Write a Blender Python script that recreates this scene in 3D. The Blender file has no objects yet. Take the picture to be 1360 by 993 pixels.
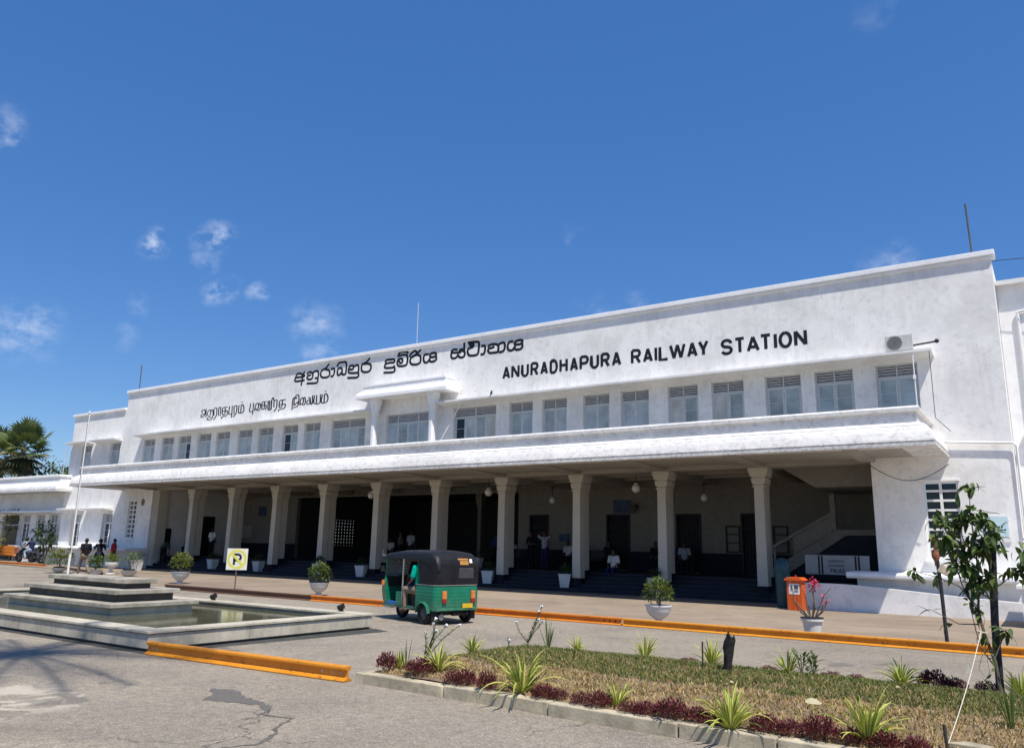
import bpy, math, random
from mathutils import Vector, Matrix, noise as mnoise
R = math.radians
scene = bpy.context.scene
col = scene.collection

# ------------------------------------------------------------------ camera
cd = bpy.data.cameras.new("camera")
cam = bpy.data.objects.new("camera", cd)
col.objects.link(cam)
cr = Vector((0.82840234, 0.55976426, 0.02033545))
cu = Vector((0.10354083, -0.18870845, 0.97655948))
cf = Vector((-0.55048056, 0.80687861, 0.21428498))
m = Matrix((cr, cu, -cf)).transposed().to_4x4()
m.translation = (0, 0, 1.75)
cam.matrix_world = m
cd.sensor_fit = 'HORIZONTAL'
cd.sensor_width = 36
cd.lens = 1045.8 / 1360 * 36
cd.clip_start = 0.1
cd.clip_end = 5000
scene.camera = cam

# ------------------------------------------------------------------ sky and sun
SUN = Vector((0.44, -0.285, 1.0)).normalized()
w = bpy.data.worlds.new("World")
scene.world = w
w.use_nodes = True
nt = w.node_tree
nt.nodes.clear()
def wn(t, **k):
    n = nt.nodes.new(t)
    for a, v in k.items():
        setattr(n, a, v)
    return n
def wl(a, b):
    nt.links.new(a, b)
wout = wn('ShaderNodeOutputWorld')
bg = wn('ShaderNodeBackground')
bg.inputs[1].default_value = 0.11
sky = wn('ShaderNodeTexSky', sky_type='NISHITA', sun_disc=False, sun_elevation=math.asin(SUN.z),
         sun_rotation=math.atan2(SUN.x, SUN.y), altitude=0, air_density=1.0, dust_density=0.25, ozone_density=3.2)
hs = wn('ShaderNodeHueSaturation')
hs.inputs['Hue'].default_value = 0.505
hs.inputs['Saturation'].default_value = 1.25
hs.inputs['Value'].default_value = 1.0
wl(sky.outputs[0], hs.inputs['Color'])
tc = wn('ShaderNodeTexCoord')
nz = wn('ShaderNodeTexNoise')
nz.inputs['Scale'].default_value = 34
nz.inputs['Detail'].default_value = 10
nz.inputs['Roughness'].default_value = 0.62
mp = wn('ShaderNodeMapping')
mp.inputs['Scale'].default_value = (1, 1, 1.5)
wl(tc.outputs['Generated'], mp.inputs[0])
wl(mp.outputs[0], nz.inputs['Vector'])
# warp the cloud directions a little so that the patches get torn outlines
nz2 = wn('ShaderNodeTexNoise')
nz2.inputs['Scale'].default_value = 14
nz2.inputs['Detail'].default_value = 9
wl(tc.outputs['Generated'], nz2.inputs['Vector'])
sub = wn('ShaderNodeVectorMath', operation='SUBTRACT')
wl(nz2.outputs['Color'], sub.inputs[0])
sub.inputs[1].default_value = (0.5, 0.5, 0.5)
scl = wn('ShaderNodeVectorMath', operation='SCALE')
wl(sub.outputs[0], scl.inputs[0])
scl.inputs['Scale'].default_value = 0.075
add = wn('ShaderNodeVectorMath', operation='ADD')
wl(tc.outputs['Generated'], add.inputs[0])
wl(scl.outputs[0], add.inputs[1])
CLOUDS = [(-0.8158, 0.475, 0.3299, 0.0229, 1), (-0.7851, 0.5187, 0.3385, 0.0249, 1), (-0.794, 0.5197, 0.3153, 0.0191, 0.9),
 (-0.7893, 0.5446, 0.2836, 0.0229, 0.9), (-0.7625, 0.5769, 0.293, 0.0172, 0.7), (-0.726, 0.6347, 0.2646, 0.0325, 0.5),
 (-0.8991, 0.3808, 0.2158, 0.043, 0.6), (-0.8546, 0.3094, 0.4171, 0.0287, 0.4), (-0.8596, 0.3135, 0.4035, 0.0134, 0.6),
 (-0.8419, 0.4744, 0.2573, 0.0172, 0.3), (-0.7265, 0.6485, 0.2275, 0.0229, 0.5), (-0.8523, 0.4683, 0.2331, 0.0172, 0.3),
 (-0.4431, 0.8483, 0.2880, 0.0300, 0.3), (-0.3954, 0.8679, 0.2990, 0.0172, 0.35), (-0.4592, 0.7996, 0.3871, 0.0153, 0.3),
 (-0.8194, 0.3699, 0.4379, 0.0076, 0.3), (-0.0985, 0.8172, 0.5679, 0.0249, 0.12), (-0.1254, 0.9386, 0.3213, 0.0287, 0.4),
 (0.62, 0.6, 0.45, 0.09, 0.6), (0.3, -0.8, 0.5, 0.1, 0.7), (-0.75, -0.5, 0.4, 0.1, 0.7)]
acc = None
for x, y, z, rad, st in CLOUDS:
    d = wn('ShaderNodeVectorMath', operation='DISTANCE')
    wl(add.outputs[0], d.inputs[0])
    d.inputs[1].default_value = (x, y, z)
    mr = wn('ShaderNodeMapRange', interpolation_type='SMOOTHSTEP')
    wl(d.outputs['Value'], mr.inputs[0])
    mr.inputs[1].default_value = 0
    mr.inputs[2].default_value = rad * 1.15
    mr.inputs[3].default_value = st
    mr.inputs[4].default_value = 0
    if acc is None:
        acc = mr.outputs[0]
    else:
        mx = wn('ShaderNodeMath', operation='MAXIMUM')
        wl(acc, mx.inputs[0]); wl(mr.outputs[0], mx.inputs[1])
        acc = mx.outputs[0]
nr = wn('ShaderNodeMapRange')
wl(nz.outputs[0], nr.inputs[0])
nr.inputs[1].default_value = 0.40
nr.inputs[2].default_value = 0.78
cm = wn('ShaderNodeMath', operation='MULTIPLY')
wl(acc, cm.inputs[0]); wl(nr.outputs[0], cm.inputs[1])
cm2 = wn('ShaderNodeMath', operation='MULTIPLY')
cm2.use_clamp = True
wl(cm.outputs[0], cm2.inputs[0]); cm2.inputs[1].default_value = 0.95
mixc = wn('ShaderNodeMixRGB')
wl(cm2.outputs[0], mixc.inputs[0])
flat = wn('ShaderNodeMixRGB')
flat.inputs[0].default_value = 0.42
wl(hs.outputs[0], flat.inputs[1])
flat.inputs[2].default_value = (0.44, 1.48, 4.25, 1)
wl(flat.outputs[0], mixc.inputs[1])
mixc.inputs[2].default_value = (7.2, 7.6, 8.6, 1)
wl(mixc.outputs[0], bg.inputs[0])
wl(bg.outputs[0], wout.inputs[0])

sl = bpy.data.lights.new("sun", 'SUN')
sl.energy = 4.6
sl.angle = R(0.53)
sl.color = (1.0, 0.94, 0.85)
so = bpy.data.objects.new("sun", sl)
col.objects.link(so)
so.rotation_euler = (-SUN).to_track_quat('-Z', 'Y').to_euler()
so.location = (10, -10, 40)

scene.view_settings.view_transform = 'Standard'
scene.view_settings.look = 'None'
scene.view_settings.exposure = 0.34
scene.view_settings.gamma = 1.0
scene.view_settings.use_curve_mapping = False
scene.cycles.max_bounces = 6
scene.cycles.diffuse_bounces = 4
scene.cycles.transparent_max_bounces = 8

# ------------------------------------------------------------------ mesh builder
class MB:
    def __init__(s):
        s.v = []; s.f = []; s.mi = []; s.cur = 0
    def addv(s, pts):
        i = len(s.v); s.v.extend([tuple(p) for p in pts]); return i
    def face(s, idx):
        s.f.append(tuple(idx)); s.mi.append(s.cur)
    def poly(s, pts):
        i = s.addv(pts); s.face(range(i, i + len(pts)))
    def box(s, x0, x1, y0, y1, z0, z1):
        i = s.addv([(x0,y0,z0),(x1,y0,z0),(x1,y1,z0),(x0,y1,z0),(x0,y0,z1),(x1,y0,z1),(x1,y1,z1),(x0,y1,z1)])
        for q in ((3,2,1,0),(4,5,6,7),(0,1,5,4),(1,2,6,5),(2,3,7,6),(3,0,4,7)):
            s.face([i + k for k in q])
        return s
    def prism(s, poly, axis, a0, a1):
        def P(p, a):
            return {'x': (a, p[0], p[1]), 'y': (p[0], a, p[1]), 'z': (p[0], p[1], a)}[axis]
        n = len(poly)
        i = s.addv([P(p, a0) for p in poly] + [P(p, a1) for p in poly])
        s.face(range(i + n - 1, i - 1, -1)); s.face(range(i + n, i + 2 * n))
        for k in range(n):
            k2 = (k + 1) % n
            s.face((i + k, i + k2, i + n + k2, i + n + k))
        return s
    def tube(s, pts, r, n=8, caps=True):
        pts = [Vector(p) for p in pts]
        rs = r if isinstance(r, (list, tuple)) else [r] * len(pts)
        rings = []
        prev = None
        for k, p in enumerate(pts):
            t = (pts[min(k + 1, len(pts) - 1)] - pts[max(k - 1, 0)])
            if t.length < 1e-9:
                t = Vector((0, 0, 1))
            t.normalize()
            if prev is None:
                a = t.orthogonal().normalized()
            else:
                a = (prev - t * prev.dot(t))
                a = a.normalized() if a.length > 1e-6 else t.orthogonal().normalized()
            prev = a
            b = t.cross(a)
            rings.append(s.addv([p + (a * math.cos(2*math.pi*j/n) + b * math.sin(2*math.pi*j/n)) * rs[k] for j in range(n)]))
        for k in range(len(rings) - 1):
            for j in range(n):
                j2 = (j + 1) % n
                s.face((rings[k] + j, rings[k] + j2, rings[k+1] + j2, rings[k+1] + j))
        if caps:
            s.face([rings[0] + j for j in range(n - 1, -1, -1)]); s.face([rings[-1] + j for j in range(n)])
        return s
    def lathe(s, prof, c=(0, 0, 0), n=20, sx=1, sy=1, rot=0):
        rings = []
        for r, z in prof:
            rings.append(s.addv([(c[0] + sx*r*math.cos(rot+2*math.pi*j/n), c[1] + sy*r*math.sin(rot+2*math.pi*j/n), c[2] + z) for j in range(n)]))
        for k in range(len(rings) - 1):
            for j in range(n):
                j2 = (j + 1) % n
                s.face((rings[k] + j, rings[k] + j2, rings[k+1] + j2, rings[k+1] + j))
        s.face([rings[0] + j for j in range(n - 1, -1, -1)]); s.face([rings[-1] + j for j in range(n)])
        return s
    def ball(s, c, r, nu=12, nv=8):
        rx, ry, rz = r if isinstance(r, (list, tuple)) else (r, r, r)
        top = s.addv([(c[0], c[1], c[2] + rz)]); rings = []
        for k in range(1, nv):
            a = math.pi * k / nv
            rings.append(s.addv([(c[0] + rx*math.sin(a)*math.cos(2*math.pi*j/nu), c[1] + ry*math.sin(a)*math.sin(2*math.pi*j/nu), c[2] + rz*math.cos(a)) for j in range(nu)]))
        bot = s.addv([(c[0], c[1], c[2] - rz)])
        for j in range(nu):
            j2 = (j + 1) % nu
            s.face((top, rings[0] + j, rings[0] + j2))
            s.face((bot, rings[-1] + j2, rings[-1] + j))
            for k in range(len(rings) - 1):
                s.face((rings[k] + j, rings[k+1] + j, rings[k+1] + j2, rings[k] + j2))
        return s
    def sweep(s, prof, x0, x1, yf, yb):
        """cornice profile (inward offset, z) run round three sides of a rectangle, closed as a solid ring strip"""
        n = len(prof); rings = []
        for cx_, cy_, fx, fy in ((x0, yb, 1, 0), (x0, yf, 1, 1), (x1, yf, -1, 1), (x1, yb, -1, 0)):
            rings.append(s.addv([(cx_ + fx * d, cy_ + fy * d, z) for d, z in prof]))
        for k in range(3):
            for j in range(n):
                j2 = (j + 1) % n
                s.face((rings[k] + j, rings[k+1] + j, rings[k+1] + j2, rings[k] + j2))
        s.face([rings[0] + j for j in range(n)]); s.face([rings[3] + j for j in range(n - 1, -1, -1)])
        return s
    def wall(s, x0, x1, z0, z1, y0, y1, holes):
        """a wall in the XZ plane between y0 (front) and y1 (back) with rectangular openings"""
        xs = sorted({x0, x1} | {h[0] for h in holes} | {h[1] for h in holes})
        zs = sorted({z0, z1} | {h[2] for h in holes} | {h[3] for h in holes})
        xs = [x for x in xs if x0 <= x <= x1]; zs = [z for z in zs if z0 <= z <= z1]
        def full(i, k):
            if i < 0 or k < 0 or i >= len(xs) - 1 or k >= len(zs) - 1:
                return False
            cx_, cz_ = (xs[i] + xs[i+1]) / 2, (zs[k] + zs[k+1]) / 2
            return not any(h[0] < cx_ < h[1] and h[2] < cz_ < h[3] for h in holes)
        for i in range(len(xs) - 1):
            for k in range(len(zs) - 1):
                if not full(i, k):
                    continue
                a, b, c, d = xs[i], xs[i+1], zs[k], zs[k+1]
                s.poly([(a,y0,c),(b,y0,c),(b,y0,d),(a,y0,d)])
                s.poly([(b,y1,c),(a,y1,c),(a,y1,d),(b,y1,d)])
                if not full(i-1, k): s.poly([(a,y1,c),(a,y0,c),(a,y0,d),(a,y1,d)])
                if not full(i+1, k): s.poly([(b,y0,c),(b,y1,c),(b,y1,d),(b,y0,d)])
                if not full(i, k-1): s.poly([(a,y1,c),(b,y1,c),(b,y0,c),(a,y0,c)])
                if not full(i, k+1): s.poly([(a,y0,d),(b,y0,d),(b,y1,d),(a,y1,d)])
        return s
    def xform(s, M, start=0):
        for i in range(start, len(s.v)):
            s.v[i] = tuple(M @ Vector(s.v[i]))
        return s
    def join(s, o, M=None):
        i = s.addv([tuple(M @ Vector(p)) if M else p for p in o.v])
        for f, mi in zip(o.f, o.mi):
            s.f.append(tuple(i + k for k in f)); s.mi.append(mi)
        return s
    def mesh(s, name, mats, smooth=False):
        me = bpy.data.meshes.new(name)
        me.from_pydata(s.v, [], s.f)
        for mt in (mats if isinstance(mats, (list, tuple)) else [mats]):
            me.materials.append(mt)
        if len(set(s.mi)) > 1:
            me.polygons.foreach_set('material_index', s.mi)
        if smooth:
            me.polygons.foreach_set('use_smooth', [True] * len(me.polygons))
        me.update()
        return me
    def build(s, name, mats, parent=None, smooth=False, bevel=0, local=False, autosmooth=True):
        if parent is not None and not local:
            L = parent.location
            s.v = [(p[0]-L[0], p[1]-L[1], p[2]-L[2]) for p in s.v]
        me = s.mesh(name, mats, smooth)
        o = bpy.data.objects.new(name, me)
        col.objects.link(o)
        if parent is not None:
            o.parent = parent
        if smooth and autosmooth:
            try:
                me.set_sharp_from_angle(angle=R(40))
            except Exception:
                pass
        if bevel:
            b = o.modifiers.new("bevel", 'BEVEL'); b.width = bevel; b.segments = 2; b.limit_method = 'ANGLE'; b.angle_limit = R(40)
        return o

def tag(o, label=None, cat=None, group=None, kind=None):
    if label: o['label'] = label
    if cat: o['category'] = cat
    if group: o['group'] = group
    if kind: o['kind'] = kind
    return o
def empty(name, loc=(0, 0, 0), rz=0, label=None, cat=None, group=None):
    o = bpy.data.objects.new(name, None)
    o.empty_display_size = 0.2
    col.objects.link(o)
    o.location = loc; o.rotation_euler = (0, 0, rz)
    return tag(o, label, cat, group)
def copy_tree(o, parent=None):
    c = o.copy(); col.objects.link(c)
    if parent is not None:
        c.parent = parent
    for ch in list(o.children):
        copy_tree(ch, c)
    return c

# ------------------------------------------------------------------ materials
MATS = {}
class NT:
    def __init__(s, name):
        s.m = bpy.data.materials.new(name); s.m.use_nodes = True
        s.t = s.m.node_tree; s.t.nodes.clear()
        s.out = s.n('ShaderNodeOutputMaterial'); s.b = s.n('ShaderNodeBsdfPrincipled')
        s.l(s.b.outputs[0], s.out.inputs[0])
    def n(s, t, **k):
        x = s.t.nodes.new(t)
        for a, v in k.items(): setattr(x, a, v)
        return x
    def l(s, a, b): s.t.links.new(a, b)
    def coord(s, kind='pos', scale=(1, 1, 1)):
        if kind == 'pos':
            g = s.n('ShaderNodeNewGeometry').outputs['Position']
        else:
            g = s.n('ShaderNodeTexCoord').outputs['Object']
        mp = s.n('ShaderNodeMapping'); mp.inputs['Scale'].default_value = scale
        s.l(g, mp.inputs[0]); return mp.outputs[0]
    def noise(s, v, sc, det=6, rough=0.55, dist=0):
        x = s.n('ShaderNodeTexNoise'); s.l(v, x.inputs['Vector'])
        x.inputs['Scale'].default_value = sc; x.inputs['Detail'].default_value = det
        x.inputs['Roughness'].default_value = rough; x.inputs['Distortion'].default_value = dist
        return x.outputs[0]
    def rng(s, v, a, b, c=0, d=1):
        x = s.n('ShaderNodeMapRange'); s.l(v, x.inputs[0])
        for k, q in enumerate((a, b, c, d)): x.inputs[k+1].default_value = q
        return x.outputs[0]
    def mix(s, fac, a, b, mode='MIX'):
        x = s.n('ShaderNodeMixRGB', blend_type=mode)
        for k, q in enumerate((fac, a, b)):
            if isinstance(q, (int, float)): x.inputs[k].default_value = q
            elif isinstance(q, (tuple, list)): x.inputs[k].default_value = tuple(q) + ((1,) if len(q) == 3 else ())
            else: s.l(q, x.inputs[k])
        return x.outputs[0]
    def math(s, op, a, b=0):
        x = s.n('ShaderNodeMath', operation=op)
        for k, q in enumerate((a, b)):
            if isinstance(q, (int, float)): x.inputs[k].default_value = q
            else: s.l(q, x.inputs[k])
        return x.outputs[0]
    def bump(s, h, st=0.3, dist=0.02):
        x = s.n('ShaderNodeBump'); x.inputs['Strength'].default_value = st; x.inputs['Distance'].default_value = dist
        s.l(h, x.inputs['Height']); s.l(x.outputs[0], s.b.inputs['Normal'])
    def fin(s, color, rough=0.8, spec=0.3, metal=0):
        if isinstance(color, (tuple, list)): s.b.inputs['Base Color'].default_value = tuple(color) + (1,)
        else: s.l(color, s.b.inputs['Base Color'])
        if isinstance(rough, (int, float)): s.b.inputs['Roughness'].default_value = rough
        else: s.l(rough, s.b.inputs['Roughness'])
        s.b.inputs['Specular IOR Level'].default_value = spec
        s.b.inputs['Metallic'].default_value = metal
        return s.m
def M(name, c, rough=0.7, var=0.15, scale=6.0, spec=0.3, metal=0, bump=0.0, bscale=60, coords='obj', dirt=0.0):
    if name in MATS: return MATS[name]
    t = NT(name)
    v = t.coord(coords)
    n1 = t.noise(v, scale, 6, 0.6)
    lo = tuple(x * (1 - var) for x in c); hi = tuple(min(1, x * (1 + var)) for x in c)
    cc = t.mix(t.rng(n1, 0.3, 0.7), lo, hi)
    if dirt:
        n2 = t.noise(v, scale * 2.7, 8, 0.7)
        cc = t.mix(t.rng(n2, 0.52, 0.75, 0, dirt), cc, tuple(x * 0.45 for x in c))
    if bump:
        t.bump(t.noise(v, bscale, 4), bump, 0.01)
    MATS[name] = t.fin(cc, rough, spec, metal)
    return MATS[name]
def plaster(name, c=(0.80, 0.80, 0.80), grime=0.25, streak=0.3, mould=0.0, zline=None, bst=0.18):
    t = NT(name)
    v = t.coord('pos')
    big = t.noise(v, 0.55, 9, 0.62, 0.6)
    cc = t.mix(t.rng(big, 0.42, 0.68, 0, 1), c, tuple(x * (1 - 0.6 * grime) for x in c))
    vs = t.coord('pos', (2.4, 2.4, 0.22))
    st = t.math('MULTIPLY', t.noise(vs, 1.5, 9, 0.75, 0.6), t.rng(t.noise(v, 0.5, 4, 0.6), 0.35, 0.65, 0.75, 1.1))
    cc = t.mix(t.rng(st, 0.47, 0.72, 0, streak), cc, (0.45, 0.45, 0.44))
    fine = t.noise(v, 4.2, 12, 0.78)
    cc = t.mix(t.rng(fine, 0.51, 0.68, 0, grime * 1.7), cc, (0.47, 0.465, 0.45))
    spots = t.noise(v, 16, 8, 0.75)
    cc = t.mix(t.rng(spots, 0.62, 0.68, 0, grime * 1.5), cc, (0.33, 0.325, 0.31))
    # patched and repainted areas, crisp outlined
    pt = t.noise(v, 0.9, 5, 0.5, 1.5)
    cc = t.mix(t.rng(pt, 0.60, 0.615, 0, 0.35), cc, tuple(min(1, x * 1.06) for x in c))
    if mould:
        mn = t.noise(t.coord('pos', (1, 1, 1.3)), 5.0, 12, 0.8)
        cc = t.mix(t.rng(mn, 0.50, 0.66, 0, mould), cc, (0.30, 0.295, 0.28))
    if zline:
        # a band of black mould along a drip edge between two heights
        g = t.n('ShaderNodeSeparateXYZ'); t.l(t.n('ShaderNodeNewGeometry').outputs['Position'], g.inputs[0])
        up = t.rng(g.outputs['Z'], zline[0], zline[1], 1, 0)
        dn = t.noise(t.coord('pos', (1, 1, 1.6)), 9, 12, 0.8)
        k = t.math('MULTIPLY', up, t.rng(dn, 0.43, 0.62, 0, 1))
        cc = t.mix(t.math('MULTIPLY', k, 0.75), cc, (0.16, 0.155, 0.145))
    t.bump(t.math('ADD', t.math('MULTIPLY', t.noise(v, 22, 6, 0.6), 0.4), t.noise(v, 2.0, 4, 0.5)), bst, 0.02)
    return t.fin(cc, 0.85, 0.2)
WALL = plaster('white_plaster', (0.85, 0.835, 0.805), grime=0.29, streak=0.34)
WALL2 = plaster('clean_white_plaster', (0.86, 0.86, 0.86), grime=0.15, streak=0.15)
CANO = plaster('mouldy_white_plaster', (0.79, 0.775, 0.75), grime=0.30, streak=0.12, mould=0.65, zline=(4.76, 5.15), bst=0.03)
WCORN = plaster('wing_cornice_plaster', (0.84, 0.84, 0.83), grime=0.28, streak=0.12, mould=0.5, zline=(4.85, 5.25), bst=0.05)
SHADE = plaster('sunshade_plaster', (0.78, 0.78, 0.77), grime=0.35, streak=0.1)
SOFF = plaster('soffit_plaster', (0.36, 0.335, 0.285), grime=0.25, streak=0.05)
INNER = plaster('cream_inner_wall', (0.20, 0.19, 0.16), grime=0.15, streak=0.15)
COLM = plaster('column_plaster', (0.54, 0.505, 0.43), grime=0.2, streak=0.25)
FRAMEW = M('window_frame_paint', (0.53, 0.56, 0.57), 0.6, 0.08)
LOUVM = M('louvre_paint', (0.56, 0.55, 0.56), 0.7, 0.1)
WHITEF = M('white_frame_paint', (0.75, 0.75, 0.74), 0.6, 0.06)
BLACK = M('black_dado_paint', (0.012, 0.014, 0.022), 0.7, 0.2, 3, spec=0.15)
STEPM = M('step_paint', (0.013, 0.016, 0.026), 0.6, 0.3, 2.0, spec=0.2, dirt=0.0)
STEPE = M('paler_step_edge', (0.045, 0.05, 0.06), 0.6, 0.4, 4)  # paler tone for the step nosings and the hall floor
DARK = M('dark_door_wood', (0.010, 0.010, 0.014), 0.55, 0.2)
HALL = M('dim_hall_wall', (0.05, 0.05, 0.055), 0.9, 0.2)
LETB = M('black_sign_paint', (0.012, 0.013, 0.018), 0.5, 0.2, 4)
def glass(name, c, rough=0.15):
    t = NT(name)
    v = t.coord('pos'); n1 = t.noise(v, 1.3, 4)
    cc = t.mix(t.rng(n1, 0.35, 0.65), tuple(x*0.75 for x in c), tuple(x*1.2 for x in c))
    return t.fin(cc, rough, 0.5)
PANE = glass('painted_blue_grey_pane', (0.40, 0.46, 0.48), 0.4)
PANEB = glass('pale_blue_pane', (0.36, 0.44, 0.46), 0.35)
PANEW = glass('curtained_pane', (0.52, 0.52, 0.49), 0.4)
PANEG = glass('greenish_grey_pane', (0.31, 0.36, 0.36), 0.3)
PANED = glass('dark_pane', (0.012, 0.014, 0.022), 0.12)
PANEI = glass('dark_inner_pane', (0.04, 0.05, 0.055), 0.15)
# ------------------------------------------------------------------ ground materials
def asphalt():
    t = NT('worn_asphalt')
    v = t.coord('pos')
    big = t.noise(v, 0.35, 9, 0.66, 0.8)
    cc = t.mix(t.rng(big, 0.36, 0.66), (0.40, 0.338, 0.255), (0.225, 0.195, 0.155))
    # wheel-worn bands along the traffic direction
    vs = t.coord('pos', (0.10, 0.9, 1))
    cc = t.mix(t.rng(t.noise(vs, 1.2, 6, 0.6), 0.45, 0.72, 0, 0.55), cc, (0.33, 0.29, 0.235))
    # sandy dust near the pond and the left
    g = t.n('ShaderNodeSeparateXYZ'); t.l(t.n('ShaderNodeNewGeometry').outputs['Position'], g.inputs[0])
    left = t.rng(g.outputs['X'], -14, -3, 1, 0.15)
    sand = t.math('MULTIPLY', left, t.rng(t.noise(v, 0.9, 9, 0.65, 0.7), 0.40, 0.62, 0, 0.7))
    cc = t.mix(sand, cc, (0.44, 0.375, 0.28))
    # aggregate speckle
    sp = t.n('ShaderNodeTexVoronoi'); t.l(v, sp.inputs['Vector']); sp.inputs['Scale'].default_value = 55
    cc = t.mix(t.rng(sp.outputs['Color'], 0.62, 0.95, 0, 0.6), cc, (0.56, 0.50, 0.42))
    cc = t.mix(t.rng(t.noise(v, 42, 4, 0.7), 0.42, 0.66, 0, 0.75), cc, (0.08, 0.075, 0.07))
    cc = t.mix(t.rng(t.noise(v, 9, 6, 0.7), 0.42, 0.70, 0, 0.6), cc, (0.12, 0.108, 0.093))
    # pale scraped patch, and dark tar repair patches
    pale = t.math('MULTIPLY', t.math('MULTIPLY', t.rng(g.outputs['Y'], 4.95, 5.5, 1, 0), t.rng(g.outputs['X'], -9.2, -8.4, 1, 0)), t.rng(t.noise(v, 1.7, 8, 0.65, 0.8), 0.50, 0.56, 0, 0.75))
    cc = t.mix(pale, cc, (0.50, 0.45, 0.36))
    tar = t.rng(t.noise(v, 0.42, 5, 0.5, 1.0), 0.645, 0.66, 0, 0.5)
    cc = t.mix(tar, cc, (0.10, 0.095, 0.09))
    # cracks: cell borders, broken up
    cv = t.n('ShaderNodeTexVoronoi', feature='DISTANCE_TO_EDGE')
    wv = t.n('ShaderNodeVectorMath', operation='ADD')
    nn = t.n('ShaderNodeTexNoise'); nn.inputs['Scale'].default_value = 1.6; nn.inputs['Detail'].default_value = 6
    t.l(v, nn.inputs['Vector']); t.l(v, wv.inputs[0]); t.l(nn.outputs['Color'], wv.inputs[1])
    t.l(wv.outputs[0], cv.inputs['Vector']); cv.inputs['Scale'].default_value = 0.42
    ck = t.math('MULTIPLY', t.rng(cv.outputs['Distance'], 0.001, 0.006, 1, 0), t.rng(t.noise(v, 0.35, 3), 0.50, 0.58))
    cc = t.mix(t.math('MULTIPLY', ck, 0.6), cc, (0.03, 0.028, 0.026))
    h = t.math('ADD', t.noise(v, 70, 4, 0.7), t.math('MULTIPLY', ck, -1.5))
    t.bump(h, 0.55, 0.012)
    return t.fin(cc, 0.9, 0.25)
def paving():
    t = NT('brown_worn_paving')
    v = t.coord('pos')
    big = t.noise(v, 0.22, 8, 0.62, 0.6)
    cc = t.mix(t.rng(big, 0.36, 0.66), (0.33, 0.262, 0.192), (0.205, 0.163, 0.122))
    vs = t.coord('pos', (0.22, 1.4, 1))
    cc = t.mix(t.rng(t.noise(vs, 1.4, 8, 0.65), 0.48, 0.7, 0, 0.6), cc, (0.33, 0.27, 0.205))
    cc = t.mix(t.rng(t.noise(v, 1.4, 9, 0.7), 0.52, 0.72, 0, 0.5), cc, (0.115, 0.092, 0.074))
    cc = t.mix(t.rng(t.noise(v, 40, 4, 0.7), 0.5, 0.75, 0, 0.4), cc, (0.11, 0.09, 0.075))
    t.bump(t.noise(v, 45, 4, 0.6), 0.4, 0.01)
    return t.fin(cc, 0.9, 0.2)
ASPH = asphalt()
PAVE = paving()
GROUND = M('far_ground', (0.16, 0.15, 0.10), 0.95, 0.3, 0.3, coords='pos')

mb = MB(); mb.poly([(-3000, -3000, -0.02), (3000, -3000, -0.02), (3000, 3000, -0.02), (-3000, 3000, -0.02)])
tag(mb.build('ground', GROUND), kind='structure')
mb = MB(); mb.poly([(-160, -40, 0), (60, -40, 0), (60, 24, 0), (-160, 24, 0)])
tag(mb.build('road', ASPH), kind='structure')
mb = MB(); mb.prism([(-27.4, 17.58), (60, 17.58), (60, 45), (-160, 45), (-160, 27.0), (-56, 24.9), (-44, 23.0), (-33.5, 19.6)], 'z', -0.01, 0.035)
tag(mb.build('forecourt_pavement', PAVE), kind='structure')
def flat_paint(name, pts, m, z=0.0395, parent=None):
    mb = MB(); mb.poly([(x, y, z) for x, y in pts]); return mb.build(name, m, parent)
TAR = M('dark_tar_repair', (0.125, 0.116, 0.102), 0.9, 0.3, 30, coords='pos', bump=0.3, dirt=0.2)
TARP = [(-8.665, 6.376), (-8.38, 6.513), (-7.91, 6.293), (-7.609, 6.26), (-7.234, 6.124), (-7.02, 5.885), (-7.461, 6.109), (-7.72, 6.016), (-7.975, 5.948), (-8.137, 5.904), (-8.317, 6.144)]
TARK = [(-7.11, 5.974), (-7.028, 5.797), (-6.867, 5.823), (-6.642, 5.887), (-6.402, 5.441), (-6.287, 5.404), (-6.031, 5.002), (-6.185, 4.708)]
rr = random.Random(9); _q = []
for _a, _b in zip(TARP, TARP[1:] + TARP[:1]):
    for _k in range(7):
        _t = _k / 7; _q.append((_a[0] + (_b[0] - _a[0]) * _t + rr.uniform(-.03, .03), _a[1] + (_b[1] - _a[1]) * _t + rr.uniform(-.03, .03)))
mb = MB(); mb.poly([(x, y, 0.004) for x, y in _q])
tag(mb.build('road_tar_patch', TAR), kind='structure')
def ground_ribbon(mb, pts, w0, z):
    P = [Vector((x, y)) for x, y in pts]; rows = []
    rr = random.Random(1); Q = []
    for a, b in zip(P[:-1], P[1:]):
        for k in range(6): Q.append(a.lerp(b, k / 6) + Vector((rr.uniform(-.02, .02), rr.uniform(-.02, .02))))
    Q.append(P[-1])
    for i, p in enumerate(Q):
        d = (Q[min(i+1, len(Q)-1)] - Q[max(i-1, 0)]).normalized(); nn = Vector((-d.y, d.x)) * w0 * rr.uniform(.4, 1.3)
        rows.append(mb.addv([(p.x + nn.x, p.y + nn.y, z), (p.x - nn.x, p.y - nn.y, z)]))
    for a, b in zip(rows[:-1], rows[1:]): mb.face((a, a+1, b+1, b))
mb = MB(); ground_ribbon(mb, TARK, 0.022, 0.0035)
tag(mb.build('road_crack', TAR), kind='structure')
WORNW = M('worn_white_road_paint', (0.45, 0.41, 0.34), 0.9, 0.3, 5, dirt=0.6)

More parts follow.
